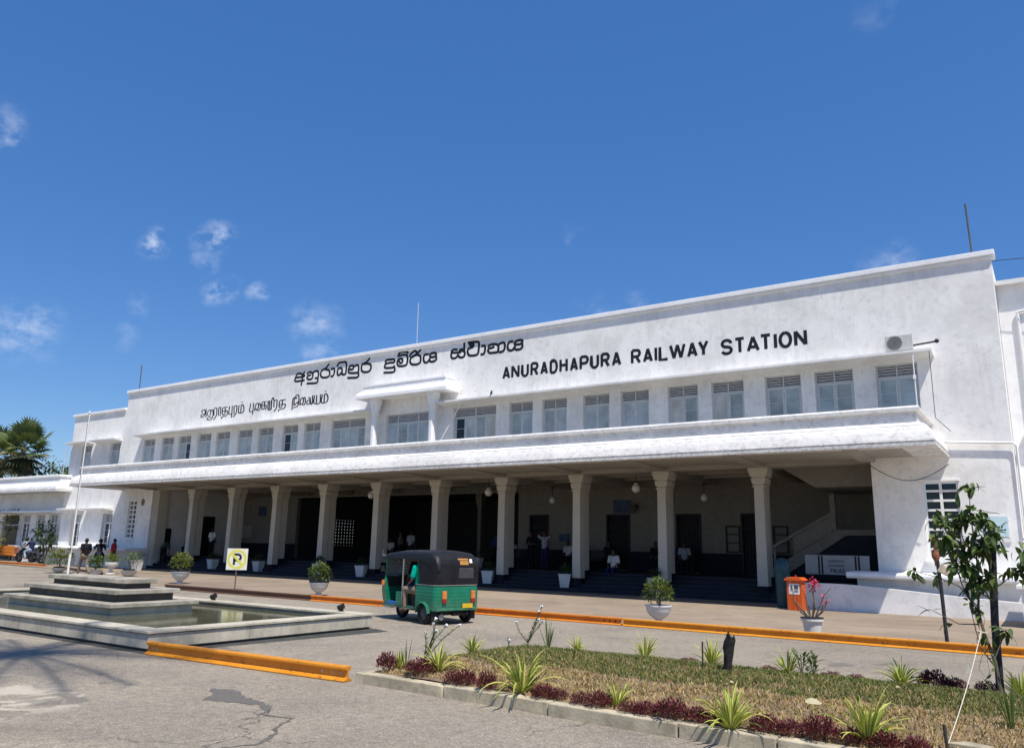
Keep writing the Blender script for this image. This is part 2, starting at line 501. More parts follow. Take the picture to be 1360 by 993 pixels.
# ------------------------------------------------------------------ the station
ST = empty('railway_station', (-25.5, 28.4, 0), 0, 'long white two storey station building with columned portico and black lettering', 'station')
XL, XR, YW = -50.28, -0.81, 28.4
WINS = [(-47.25,1.28),(-45.25,1.28),(-43.48,1.28),(-41.5,1.28),(-39.74,1.28),(-37.74,1.28),(-35.92,1.28),(-33.9,1.25),(-32.17,1.25),(-29.49,2.44),
        (-25.5,2.72),(-21.41,2.42),(-18.87,1.24),(-17.16,1.24),(-15.15,1.24),(-13.41,1.24),(-11.38,1.24),(-9.61,1.24),(-7.57,1.28),(-5.83,1.28),(-3.84,1.28)]
holes = [(c - w_/2, c + w_/2, 5.55, 8.0) for c, w_ in WINS]
GR_R = (-3.37, -2.37, 1.66, 4.06)
GR_L = (-48.72, -47.84, 1.80, 4.14)
# upper storey over the portico, then the two end blocks down to the ground
mb = MB()
mb.wall(XL, XR, 5.25, 11.22, YW, YW + 0.35, holes)
mb.build('front_wall', WALL, ST)
mb = MB()
mb.wall(-4.85, XR, 0, 5.25, YW, YW + 0.35, [GR_R])
mb.box(-4.85, -4.55, YW + 0.352, 34.5, 0, 5.0)
mb.build('end_wall', WALL, ST)
LW = [(-55.4, -54.15, 5.55, 8.0), (-51.85, -50.6, 5.55, 8.0)]
LL = [(-55.5, -54.35, 0.95, 3.35), (-51.62, -50.45, 0.95, 3.35)]
mb = MB()
mb.wall(-56.9, -46.2, 0, 5.25, YW, YW + 0.35, [GR_L] + LL)
mb.wall(-56.9, XL - 0.002, 5.25, 10.12, YW + 0.03, YW + 0.38, LW)
mb.box(-46.5, -46.2, YW + 0.352, 34.5, 0, 5.0)
mb.box(-56.9, -56.6, YW + 0.382, 40, 0, 10.1)
mb.build('end_wall', WALL, ST)
mb = MB()
mb.box(XR - 0.35, XR, YW + 0.352, 42, 0, 11.2)
mb.box(XL, XL + 0.35, YW + 0.352, 42, 8.0, 11.2)
mb.box(XL, XR, 41.7, 42, 5.4, 11.2)
mb.build('rear_wall', WALL, ST)
mb = MB()
mb.box(XL - 0.12, XR + 0.12, YW - 0.13, YW + 0.5, 11.22, 11.40)
mb.box(XL - 0.05, XR + 0.05, YW - 0.07, YW - 0.001, 11.13, 11.218)
mb.box(-57.05, XL - 0.125, YW - 0.10, YW + 0.5, 10.12, 10.28)
mb.build('roof_coping', WALL2, ST, bevel=0.02)
mb = MB(); mb.box(XL + 0.36, XR - 0.36, YW + 0.36, 41.69, 9.6, 9.8); mb.box(-56.55, XL, YW + 0.39, 41, 9.3, 9.5)
mb.build('flat_roof', SHADE, ST)
mb = MB(); mb.box(-56, XR - 0.4, 33.0, 33.1, 5.4, 9.5); mb.build('inner_partition', HALL, ST)

# canopy over the whole front
CX0, CX1, CY = -49.55, -2.52, 24.9
prof = [(0.0, 4.80), (0.0, 4.885), (0.035, 4.90), (0.035, 4.925), (0.0, 4.945), (0.015, 5.0), (0.085, 5.20), (0.16, 5.35), (0.20, 5.395), (0.225, 5.40), (0.225, 5.43), (0.30, 5.475), (0.42, 5.53),
        (0.47, 5.545), (0.475, 5.86), (0.37, 5.875), (0.365, 5.97), (0.40, 6.02), (0.46, 6.035), (0.66, 6.035), (0.66, 5.30), (1.0, 5.2), (1.0, 4.86), (0.16, 4.86), (0.14, 4.80)]
mb = MB(); mb.sweep(prof, CX0, CX1, CY, YW)
cano = mb.build('canopy', CANO, ST)
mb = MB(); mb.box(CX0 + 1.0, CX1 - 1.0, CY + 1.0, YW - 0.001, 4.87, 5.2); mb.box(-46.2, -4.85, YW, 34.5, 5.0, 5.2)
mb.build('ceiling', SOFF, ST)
COLX = [-42.72 + 3.777 * i + 0.0 for i in range(10)]
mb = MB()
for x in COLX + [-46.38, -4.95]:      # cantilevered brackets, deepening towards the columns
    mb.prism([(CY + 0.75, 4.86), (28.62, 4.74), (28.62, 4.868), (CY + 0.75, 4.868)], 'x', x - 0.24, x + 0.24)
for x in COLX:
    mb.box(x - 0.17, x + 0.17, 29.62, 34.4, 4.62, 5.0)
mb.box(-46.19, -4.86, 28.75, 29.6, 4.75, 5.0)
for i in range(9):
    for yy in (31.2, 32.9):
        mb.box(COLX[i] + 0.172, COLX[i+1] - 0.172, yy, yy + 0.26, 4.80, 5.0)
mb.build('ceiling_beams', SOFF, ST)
# sunshades over the windows
mb = MB()
for a, b in ((-48.1, -27.35), (-23.15, -2.68)):
    mb.prism([(27.68, 8.17), (YW - 0.001, 8.09), (YW - 0.001, 8.30), (27.68, 8.25)], 'x', a, b)
for a, b in ((-56.65, -53.95), (-53.6, -50.45)):
    mb.prism([(27.8, 8.14), (YW + 0.029, 8.06), (YW + 0.029, 8.27), (27.8, 8.22)], 'x', a, b)
    mb.prism([(27.8, 3.60), (YW - 0.001, 3.54), (YW - 0.001, 3.74), (27.8, 3.68)], 'x', a, b + (0.0 if a < -56 else 0.0))
mb.build('window_sunshade', SHADE, ST)
# little porch over the middle window
mb = MB()
bp = [(0.0, 8.74), (0.0, 8.80), (0.03, 8.81), (0.03, 8.84), (0.02, 8.86), (0.05, 8.96), (0.12, 9.06), (0.2, 9.10), (0.22, 9.14), (0.27, 9.15), (0.27, 9.34), (0.24, 9.36), (0.24, 9.42), (0.60, 9.42), (0.60, 8.74)]
mb.sweep(bp, -28.15, -22.35, 27.42, YW - 0.001)
mb.box(-27.55, -22.95, 28.02, YW - 0.002, 8.76, 9.40)
mb.build('porch_canopy', WALL2, ST)
for x in (-27.2, -23.5):
    mb = MB()
    mb.lathe([(0.20, 5.2), (0.20, 5.9), (0.17, 5.92), (0.165, 7.95), (0.20, 7.97), (0.20, 8.08), (0.22, 8.12), (0.30, 8.5), (0.33, 8.52), (0.33, 8.739)], (x, 27.95, 0), 8, rot=R(22.5))
    mb.build('porch_column', WALL2, ST)

# windows: frame > louvre, pane
rnd = random.Random(4)
def window(x0, x1, z0, z1, y, zt, kind=0, parent=ST, open_leaf=None, pm=None, fm=FRAMEW):
    n = 2 if x1 - x0 < 1.6 else 4
    f = MB(); t = 0.05
    f.box(x0, x0 + t, y, y + 0.08, z0, z1); f.box(x1 - t, x1, y, y + 0.08, z0, z1)
    f.box(x0 + t, x1 - t, y, y + 0.08, z1 - t, z1); f.box(x0 + t, x1 - t, y, y + 0.08, zt - 0.035, zt + 0.035); f.box(x0 + t, x1 - t, y, y + 0.08, z0, z0 + t)
    wl_ = (x1 - x0 - 2 * t) / n
    if n == 4:
        for k in (1, 3) if kind else (2,):
            f.box(x0 + t + k * wl_ - 0.03, x0 + t + k * wl_ + 0.03, y - 0.01, y + 0.08, zt + 0.036, z1 - t - 0.001)
    else:
        f.box(x0 + t + wl_ - 0.02, x0 + t + wl_ + 0.02, y - 0.01, y + 0.06, zt + 0.036, z1 - t - 0.001)
    l = MB(); nl = 4
    hh = (z1 - t - zt - 0.035) / nl
    for k in range(nl):
        zz = zt + 0.035 + hh * k
        l.prism([(y + 0.02, zz + 0.01), (y + 0.03, zz), (y + 0.085, zz + hh * 0.72), (y + 0.075, zz + hh * 0.72 + 0.01)], 'x', x0 + t + 0.001, x1 - t - 0.001)
    bk = MB(); bk.box(x0 + t, x1 - t, y + 0.1, y + 0.12, zt, z1 - t)
    p = MB(); pb = MB()
    for k in range(n):
        a, b = x0 + t + wl_ * k, x0 + t + wl_ * (k + 1)
        s = 0.065
        yy = y + 0.012
        f.box(a + 0.004, a + s, yy, yy + 0.045, z0 + t + 0.003, zt - 0.038); f.box(b - s, b - 0.004, yy, yy + 0.045, z0 + t + 0.003, zt - 0.038)
        nr_ = 4
        hz = (zt - 0.038 - z0 - t) / nr_
        for q in range(nr_ + 1):
            zc = z0 + t + 0.003 + hz * q
            th = 0.05 if q in (0, nr_) else 0.018
            f.box(a + s, b - s, yy, yy + 0.04, max(zc - th/2, z0 + t + 0.003), min(zc + th/2, zt - 0.04))
        tgt = p
        if open_leaf is not None and k == open_leaf: tgt = pb
        p.cur = rnd.choice((0, 0, 0, 1, 1, 2, 3))
        tgt.box(a + s, b - s, y + 0.03, y + 0.036, z0 + t + 0.01, zt - 0.05)
    fo = f.build('window', fm, parent)
    lo = l.build('louvre', LOUVM, fo, local=True); bk2 = bk.build('louvre_backing', PANED, fo, local=True)
    po = p.build('pane', [pm or PANE, PANEB, PANEW, PANEG] if parent is ST and y < 28.58 and z0 > 5 else [pm or PANE] * 4, fo, local=True)
    if pb.v:
        pb.build('pane', PANED, fo, local=True)
    for ch in fo.children:
        ch.location = (-parent.location[0], -parent.location[1], -parent.location[2])
    return fo
for i, (c, w_) in enumerate(WINS):
    window(c - w_/2, c + w_/2, 5.55, 8.0, YW + 0.12, 7.54, kind=1 if i == 10 else 0,
           open_leaf={6: None, 7: 0, 9: None, 11: 0, 2: 1}.get(i), pm=PANEB if (i in (10, 16, 17, 18, 19, 20) or i == 12) else PANE)
for h in LW: window(h[0], h[1], h[2], h[3], YW + 0.20, 7.5)
for i, h in enumerate(LL): window(h[0], h[1], h[2], h[3], YW + 0.2, 2.75, pm=PANEI if i else PANED, open_leaf=0 if i == 0 else None, fm=WHITEF)
def grille(h, nx, nzz, y=YW + 0.06):
    x0, x1, z0, z1 = h
    f = MB(); t = 0.06
    f.box(x0, x0 + t, y, y + 0.1, z0, z1); f.box(x1 - t, x1, y, y + 0.1, z0, z1); f.box(x0 + t, x1 - t, y, y + 0.1, z0, z0 + t); f.box(x0 + t, x1 - t, y, y + 0.1, z1 - t, z1)
    for k in range(1, nx): xx = x0 + (x1 - x0) * k / nx; f.box(xx - 0.04, xx + 0.04, y + 0.005, y + 0.09, z0 + t, z1 - t)
    for k in range(1, nzz): zz = z0 + (z1 - z0) * k / nzz; f.box(x0 + t, x1 - t, y + 0.008, y + 0.085, zz - 0.035, zz + 0.035)
    fo = f.build('grille_window', WHITEF, ST)
    p = MB(); p.box(x0 + t, x1 - t, y + 0.2, y + 0.21, z0 + t, z1 - t)
    po = p.build('pane', PANED, fo, local=True); po.location = (-ST.location[0], -ST.location[1], -ST.location[2])
    s = MB(); s.box(x0 - 0.1, x1 + 0.1, YW - 0.12, YW - 0.001, z0 - 0.1, z0 - 0.001); s.box(x0 - 0.06, x1 + 0.06, YW - 0.05, YW - 0.001, z1 + 0.001, z1 + 0.06)
    so_ = s.build('sill', WALL2, fo, local=True); so_.location = po.location
grille(GR_R, 2, 8); grille(GR_L, 2, 8)

# lettering
def ribbon_letters(strokes, half, y, name, label, smoothit=True, taper=False):
    mb = MB(); 
    for k, st in enumerate(strokes):
        P = [Vector((a, b)) for a, b in st]
        if smoothit and len(P) > 2:
            Q = [P[0] * 2 - P[1]] + P + [P[-1] * 2 - P[-2]]; O = []
            for i in range(1, len(Q) - 2):
                p0, p1, p2, p3 = Q[i-1:i+3]
                for q in range(4):
                    t = q / 4
                    O.append(0.5 * (2*p1 + (p2 - p0)*t + (2*p0 - 5*p1 + 4*p2 - p3)*t*t + (3*p1 - p0 - 3*p2 + p3)*t*t*t))
            O.append(P[-1]); P = O
        n = len(P); ring = []
        for i, p in enumerate(P):
            d = (P[min(i+1, n-1)] - P[max(i-1, 0)])
            d = d.normalized() if d.length > 1e-6 else Vector((1, 0))
            nn = Vector((-d.y, d.x))
            hw = half
            if taper: hw = half * (0.55 + 0.75 * abs(d.y))
            if not smoothit and 0 < i < n - 1:
                d1 = (P[i] - P[i-1]).normalized(); d2 = (P[i+1] - P[i]).normalized()
                c_ = max(0.45, math.sqrt(max(0.01, (1 + d1.dot(d2)) / 2))); hw = half / c_
            yy = y - 0.00025 * k - 0.0002 * i / n
            e = -d * half * 0.8 if (i == 0 and smoothit) else (d * half * 0.8 if (i == n - 1 and smoothit) else Vector((0, 0)))
            q = p + e
            ring.append(mb.addv([(q.x + nn.x*hw, yy, q.y + nn.y*hw), (q.x - nn.x*hw, yy, q.y - nn.y*hw), (q.x - nn.x*hw, YW - 0.001, q.y - nn.y*hw), (q.x + nn.x*hw, YW - 0.001, q.y + nn.y*hw)]))
        for i in range(n - 1):
            a, b = ring[i], ring[i+1]
            for j in range(4):
                j2 = (j + 1) % 4
                mb.face((a + j, a + j2, b + j2, b + j))
        mb.face((ring[0], ring[0]+1, ring[0]+2, ring[0]+3)); mb.face((ring[-1]+3, ring[-1]+2, ring[-1]+1, ring[-1]))
    return mb.build(name, LETB, ST)
def arc(cx_, cz_, rx, rz, a0, a1, n=10):
    return [(cx_ + rx * math.cos(R(a0 + (a1 - a0) * i / n)), cz_ + rz * math.sin(R(a0 + (a1 - a0) * i / n))) for i in range(n + 1)]
def glyph(ch):
    """letter strokes in a unit box; half stroke is inside the box"""
    e = 0.0
    return {
     'A': [[(0, 0), (0.5, 1)], [(1, 0), (0.5, 1)], [(0.2, 0.27), (0.8, 0.27)]],
     'N': [[(0, 0), (0, 1)], [(1, 0), (1, 1)], [(0.02, 0.98), (0.98, 0.02)]],
     'U': [[(0, 1), (0, 0.3)] + arc(0.5, 0.3, 0.5, 0.3, 180, 360) + [(1, 1)]],
     'R': [[(0, 0), (0, 1)], [(0, 1), (0.6, 1)] + arc(0.62, 0.75, 0.38, 0.25, 90, -90) + [(0, 0.5)], [(0.55, 0.48), (1, 0)]],
     'D': [[(0, 0), (0, 1)], [(0, 1), (0.5, 1)] + arc(0.5, 0.5, 0.5, 0.5, 90, -90, 14) + [(0, 0)]],
     'H': [[(0, 0), (0, 1)], [(1, 0), (1, 1)], [(0, 0.52), (1, 0.52)]],
     'P': [[(0, 0), (0, 1)], [(0, 1), (0.6, 1)] + arc(0.62, 0.73, 0.38, 0.27, 90, -90) + [(0, 0.46)]],
     'I': [[(0.5, 0), (0.5, 1)]],
     'L': [[(0, 1), (0, 0), (1, 0)]],
     'W': [[(0, 1), (0.25, 0)], [(0.25, 0), (0.5, 1)], [(0.5, 1), (0.75, 0)], [(0.75, 0), (1, 1)]],
     'Y': [[(0, 1), (0.5, 0.42)], [(1, 1), (0.5, 0.42)], [(0.5, 0.46), (0.5, 0)]],
     'S': [[(0.98, 0.74)] + arc(0.5, 0.75, 0.48, 0.25, 20, 270, 14) + arc(0.5, 0.25, 0.5, 0.25, 80, -165, 14)],
     'T': [[(0, 1), (1, 1)], [(0.5, 1), (0.5, 0)]],
     'O': [arc(0.5, 0.5, 0.5, 0.5, 90, 450, 24)],
     'E': [[(1, 1), (0, 1), (0, 0), (1, 0)], [(0, 0.5), (0.8, 0.5)]],
     'C': [arc(0.5, 0.5, 0.5, 0.5, 45, 315, 18)]}[ch]
def place_letters(spec, z0f, h, half):
    out = []
    for ch, a, b in spec:
        zb = z0f(a) if callable(z0f) else z0f
        for st in glyph(ch):
            out.append([(a + half * 0.9 + u * (b - a - 1.8 * half), zb + half + v * (h - 2 * half)) for u, v in st])
    return out
SINHALA = [[[(-33.78,10.72),(-33.66,10.81),(-33.41,10.80),(-33.28,10.71),(-33.26,10.44),(-33.30,10.16)],
[(-33.77,10.62),(-33.86,10.50),(-33.81,10.41),(-33.55,10.39),(-33.10,10.40)],
[(-33.84,10.61),(-33.52,10.61),(-33.18,10.60),(-33.09,10.66),(-33.19,10.75),(-33.13,10.84)],
[(-32.89,10.73),(-32.70,10.81),(-32.51,10.75),(-32.42,10.58),(-32.50,10.42),(-32.73,10.40),(-32.88,10.50),(-32.83,10.60),(-32.62,10.64)],
[(-32.45,10.72),(-32.28,10.81),(-32.07,10.79),(-31.99,10.66),(-32.03,10.43),(-32.21,10.42)],
[(-32.01,10.43),(-32.08,10.16),(-32.83,10.19)],
[(-31.25,11.08),(-31.46,10.88),(-31.73,10.80),(-31.83,10.63),(-31.75,10.45),(-31.51,10.38),(-31.21,10.40),(-31.12,10.55),(-31.19,10.74),(-31.45,10.82)],
[(-31.02,10.79),(-30.87,10.81),(-30.78,10.73),(-30.78,10.55),(-30.86,10.41),(-31.00,10.39)],
[(-30.58,10.92),(-30.47,11.06),(-30.18,11.08),(-29.95,11.03),(-29.90,10.85),(-29.90,10.56),(-29.94,10.41),(-30.16,10.41),(-30.27,10.50),(-30.38,10.40),(-30.52,10.45),(-30.55,10.63),(-30.47,10.77),(-30.30,10.77),(-30.21,10.69),(-30.19,10.49)],
[(-29.64,10.80),(-29.72,10.65),(-29.70,10.47),(-29.48,10.41),(-29.14,10.39),(-29.00,10.43),(-28.99,10.64),(-29.03,10.77),(-29.18,10.80),(-29.36,10.74),(-29.44,10.82),(-29.64,10.80)],
[(-29.69,10.63),(-29.43,10.61),(-29.35,10.73)],
[(-29.00,10.43),(-29.02,10.15),(-29.73,10.18)],
[(-28.25,11.05),(-28.47,10.87),(-28.75,10.79),(-28.79,10.62),(-28.74,10.44),(-28.52,10.36),(-28.24,10.37),(-28.11,10.51),(-28.15,10.71),(-28.37,10.79),(-28.61,10.80)]],
[[(-27.11,10.72),(-27.07,10.82),(-26.80,10.82),(-26.56,10.80),(-26.50,10.71),(-26.57,10.64),(-26.83,10.66),(-27.09,10.62),(-27.16,10.50),(-27.09,10.42),(-26.81,10.39),(-26.51,10.39)],
[(-26.51,10.45),(-26.50,10.16),(-27.17,10.18)],
[(-26.29,10.94),(-26.00,10.96),(-25.74,10.93),(-25.65,10.78),(-25.66,10.53),(-25.74,10.41),(-26.00,10.39),(-26.22,10.43),(-26.32,10.57),(-26.29,10.73),(-26.13,10.79),(-25.98,10.73),(-25.99,10.59),(-26.12,10.56),(-26.20,10.67)],
[(-26.25,10.96),(-26.21,11.09),(-25.97,11.12),(-25.73,11.09),(-25.64,11.02)],
[(-25.50,10.84),(-25.42,10.97),(-25.21,11.06),(-25.08,11.01)],
[(-24.83,11.06),(-25.02,10.93),(-25.30,10.79)],
[(-25.32,10.80),(-25.45,10.70),(-25.46,10.53),(-25.34,10.41),(-25.06,10.37),(-24.83,10.43),(-24.79,10.59),(-24.83,10.77),(-25.05,10.85),(-25.30,10.81)],
[(-24.34,10.80),(-24.55,10.79),(-24.61,10.63),(-24.55,10.44),(-24.39,10.39),(-24.25,10.50),(-24.18,10.66),(-24.22,10.77),(-24.06,10.82),(-23.87,10.80),(-23.82,10.70),(-23.95,10.62),(-24.15,10.63)],
[(-24.25,10.50),(-24.13,10.40),(-23.90,10.41),(-23.80,10.51),(-23.84,10.67)]],
[[(-22.55,10.80),(-22.77,10.83),(-22.88,10.71),(-22.58,10.66),(-22.36,10.65)],
[(-22.88,10.70),(-22.90,10.55),(-22.82,10.42),(-22.62,10.41),(-22.48,10.53)],
[(-22.48,10.53),(-22.37,10.41),(-22.17,10.40),(-22.08,10.51),(-22.11,10.66),(-22.25,10.71),(-22.41,10.69),(-22.36,10.78),(-22.18,10.77),(-22.10,10.71)],
[(-22.12,10.73),(-22.13,11.05)],
[(-21.87,11.06),(-21.59,11.05),(-21.34,11.03),(-21.26,10.94),(-21.27,10.68),(-21.32,10.45),(-21.52,10.40),(-21.81,10.44),(-21.91,10.58),(-21.89,10.75),(-21.70,10.80),(-21.61,10.82),(-21.58,10.93),(-21.71,10.99),(-21.81,10.98),(-21.74,10.88),(-21.64,10.84)],
[(-21.10,10.80),(-20.94,10.79),(-20.90,10.72),(-20.92,10.52),(-20.98,10.41),(-21.11,10.40)],
[(-20.73,10.75),(-20.56,10.80),(-20.32,10.79),(-20.17,10.70),(-20.15,10.54),(-20.21,10.40),(-20.41,10.40),(-20.62,10.41),(-20.73,10.51),(-20.70,10.62),(-20.52,10.64),(-20.42,10.67)],
[(-20.17,10.72),(-20.05,10.79),(-19.88,10.80),(-19.80,10.72),(-19.81,10.52),(-19.89,10.40),(-20.09,10.38)],
[(-19.38,10.79),(-19.57,10.78),(-19.64,10.64),(-19.62,10.46),(-19.47,10.38),(-19.31,10.43),(-19.23,10.58),(-19.27,10.72),(-19.09,10.80),(-18.89,10.79),(-18.84,10.72),(-18.95,10.62),(-19.21,10.63)],
[(-19.30,10.49),(-19.18,10.39),(-18.98,10.38),(-18.85,10.46),(-18.86,10.64)]]]
TAMIL = [[[(-41.98,9.30),(-42.07,9.39),(-41.89,9.47),(-41.73,9.38),(-41.72,9.21),(-41.82,9.07),(-42.01,9.01),(-42.10,9.12),(-41.94,9.19),(-41.67,9.18)],
[(-41.65,9.48),(-41.59,9.02)],
[(-41.46,9.10),(-41.45,9.31),(-41.27,9.41),(-41.17,9.29),(-41.19,9.08),(-41.35,9.04)],
[(-41.17,9.29),(-41.09,9.39),(-40.97,9.34),(-40.92,9.09),(-41.01,8.86),(-41.26,8.79),(-41.44,8.86),(-41.36,8.95),(-41.07,8.94)],
[(-40.82,9.06),(-40.86,9.45),(-40.58,9.46)],
[(-40.60,9.45),(-40.58,9.04),(-40.80,8.80)],
[(-40.39,9.02),(-40.41,9.44),(-40.24,9.45),(-40.22,8.99)],
[(-39.59,9.45),(-40.03,9.43),(-40.05,9.27),(-40.05,9.12),(-39.91,9.00),(-39.77,9.12),(-39.81,9.40)],
[(-40.02,9.22),(-39.65,9.23),(-39.53,9.11),(-39.62,8.95),(-40.01,8.89),(-40.07,8.79)],
[(-39.40,9.45),(-39.39,9.02),(-39.08,9.01)],
[(-39.15,9.46),(-39.12,8.81)],
[(-38.92,9.00),(-38.96,9.43),(-38.69,9.44)],
[(-38.71,9.43),(-38.74,9.02),(-38.96,8.83)],
[(-38.53,9.44),(-38.51,9.03),(-38.13,9.02),(-38.05,9.22),(-38.16,9.44),(-38.32,9.44),(-38.31,9.04)],
[(-38.32,9.63),(-38.25,9.63)]],
[[(-37.49,9.44),(-37.52,9.02),(-37.22,9.02)],
[(-37.22,9.46),(-37.24,8.85)],
[(-37.08,9.04),(-37.05,9.29),(-36.93,9.44),(-36.77,9.38),(-36.78,9.19),(-36.85,9.06),(-37.00,9.13)],
[(-36.79,9.31),(-36.66,9.41),(-36.58,9.21),(-36.67,9.03),(-36.83,9.02)],
[(-36.10,9.47),(-36.47,9.45),(-36.46,9.21),(-36.43,9.05),(-36.25,9.11),(-36.27,9.46)],
[(-36.46,9.28),(-36.16,9.28),(-36.08,9.14),(-36.15,9.03)],
[(-35.95,9.47),(-35.92,9.03),(-35.67,9.01),(-35.70,9.46)],
[(-35.84,9.48),(-35.80,9.04)],
[(-35.64,9.01),(-35.65,9.55),(-35.55,9.64),(-35.48,9.50)],
[(-35.43,9.12),(-35.44,9.46),(-35.19,9.48)],
[(-35.20,9.46),(-35.20,9.06),(-35.37,8.86)],
[(-34.50,9.45),(-34.96,9.42),(-34.98,9.12),(-34.92,9.04),(-34.76,9.10),(-34.74,9.44)],
[(-34.98,9.20),(-34.55,9.20),(-34.47,9.08),(-34.58,8.96),(-34.93,8.93),(-35.01,8.86)]],
[[(-33.90,8.99),(-33.87,9.46),(-33.58,9.45)],
[(-33.77,9.46),(-33.75,9.06),(-33.52,9.22),(-33.43,9.10),(-33.50,8.98),(-33.86,8.92),(-33.92,8.85)],
[(-33.63,9.43),(-33.67,9.57),(-33.52,9.63),(-33.41,9.51),(-33.40,9.10)],
[(-33.27,9.05),(-33.27,9.31),(-33.15,9.43),(-33.03,9.33),(-33.06,9.11),(-33.19,9.08)],
[(-33.06,9.37),(-32.94,9.43),(-32.86,9.24),(-32.92,9.04),(-33.08,9.04)],
[(-32.58,9.27),(-32.73,9.19),(-32.71,9.04),(-32.53,9.06),(-32.51,9.35),(-32.65,9.40)],
[(-32.51,9.35),(-32.40,9.02),(-32.30,9.08),(-32.33,9.46)],
[(-32.18,9.45),(-32.17,9.05),(-31.73,9.03),(-31.72,9.46)],
[(-32.00,9.45),(-31.99,9.05)],
[(-31.57,9.45),(-31.60,9.04),(-31.22,9.03),(-31.12,9.23),(-31.24,9.46),(-31.39,9.45),(-31.40,9.05)],
[(-31.38,9.63),(-31.31,9.63)]]]
ENGLISH = [[('A', -19.89, -19.48), ('N', -19.41, -18.97), ('U', -18.88, -18.48), ('R', -18.39, -17.98), ('A', -17.88, -17.49), ('D', -17.4, -16.99), ('H', -16.91, -16.5), ('A', -16.39, -16.0), ('P', -15.92, -15.48), ('U', -15.41, -15.0), ('R', -14.92, -14.5), ('A', -14.4, -13.98)], [('R', -13.54, -13.1), ('A', -13.01, -12.58), ('I', -12.5, -12.4), ('L', -12.33, -11.9), ('W', -11.88, -11.2), ('A', -11.14, -10.72), ('Y', -10.69, -10.27)], [('S', -9.8, -9.34), ('T', -9.28, -8.85), ('A', -8.81, -8.33), ('T', -8.32, -7.88), ('I', -7.8, -7.69), ('O', -7.63, -7.15), ('N', -7.08, -6.63)]]
for w_ in SINHALA: ribbon_letters(w_, 0.06, YW - 0.004, 'sinhala_lettering', '')
for w_ in TAMIL: ribbon_letters(w_, 0.036, YW - 0.004, 'tamil_lettering', '', taper=True)
for w_, zz in zip(ENGLISH, (9.07, 9.05, 8.975)): ribbon_letters(place_letters(w_, zz, 0.64, 0.06), 0.06, YW - 0.004, 'english_lettering', '', smoothit=False)

# portico: steps, floor, back wall, columns
mb = MB()
for i in range(5):
    mb.box(-46.19, -4.86 if i else -6.9, 28.5 + 0.3 * i, 34.74, 0.036 + 0.15 * i if i else 0.0, 0.186 + 0.15 * i)
steps = mb.build('entrance_steps', STEPM, ST)
mb = MB()
for i in range(5):
    mb.box(-46.18, -6.92, 28.49 + 0.3 * i, 28.53 + 0.3 * i, 0.176 + 0.15 * i, 0.189 + 0.15 * i)
mb.build('step_nosing', STEPE, ST)
FL = 0.79
DOORS = [(-45.9, -44.7), (-42.2, -41.0), (-22.25, -21.1), (-17.85, -16.6), (-14.3, -13.1), (-11.3, -10.2)]
# hall opening in the middle of the back wall
holes = [(-39.9, -22.95, FL, 4.55)] + [(a, b, FL, 3.38) for a, b in DOORS[1:]]
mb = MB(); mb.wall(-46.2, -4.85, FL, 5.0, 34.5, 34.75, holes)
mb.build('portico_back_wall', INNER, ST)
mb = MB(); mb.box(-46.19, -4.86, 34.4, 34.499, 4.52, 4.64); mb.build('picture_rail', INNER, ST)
mb = MB()
edges = [-46.19] + [e for a, b in [DOORS[1]] for e in (a, b)] + [-39.9]
spans = [(-46.19, -42.2), (-41.0, -39.9), (-22.95, -22.25), (-21.1, -17.85), (-16.6, -14.3), (-13.1, -11.3), (-10.2, -4.86)]
for a, b in spans:
    mb = MB(); mb.box(a, b, 34.47, 34.499, FL, 1.66); mb.build('dado', BLACK, ST)
for a, b in DOORS[1:]:
    f = MB(); f.box(a, a + 0.09, 34.46, 34.7, FL, 3.38); f.box(b - 0.09, b, 34.46, 34.7, FL, 3.38); f.box(a + 0.09, b - 0.09, 34.46, 34.7, 3.29, 3.38)
    f.box(a + 0.09, b - 0.09, 34.5, 34.66, 2.7, 2.78); f.box(a + 0.09, b - 0.09, 34.63, 34.66, 2.781, 3.289)
    d = f.build('portico_door', DARK, ST)
    l = MB(); l.box(a + 0.09, b - 0.09, 34.62, 34.66, FL, 2.7)
    n = 7
    for k in range(1, n): xx = a + 0.09 + (b - a - 0.18) * k / n; l.box(xx - 0.012, xx + 0.012, 34.56, 34.6, FL, 3.29)
    for zz in (1.3, 1.9, 2.4): l.box(a + 0.09, b - 0.09, 34.555, 34.58, zz, zz + 0.03)
    lo = l.build('door_leaf', DARK, d, local=True); lo.location = -ST.location
# a side door, a dark counter window
f = MB(); f.box(-46.199, -46.15, 31.9, 33.0, FL, 3.3); f.build('portico_door', DARK, ST)
f = MB()
x0, x1, z0, z1 = -11.98, -11.35, 1.70, 2.85
for a, b, c, d in ((x0, x0+.06, z0, z1), (x1-.06, x1, z0, z1), (x0+.06, x1-.06, z0, z0+.06), (x0+.06, x1-.06, z1-.06, z1), (x0+.06, x1-.06, 2.1, 2.14), (x0+.06, x1-.06, 2.46, 2.5)):
    f.box(a, b, 34.44, 34.499, c, d)
for dx in (2.05,):
    for a, b, c, d in ((x0, x0+.06, z0, z1), (x1-.06, x1, z0, z1), (x0+.06, x1-.06, z0, z0+.06), (x0+.06, x1-.06, z1-.06, z1), (x0+.06, x1-.06, 2.1, 2.14), (x0+.06, x1-.06, 2.46, 2.5)):
        f.box(a+dx, b+dx, 34.44, 34.499, c, d)
f.build('inner_window_frame', DARK, ST)
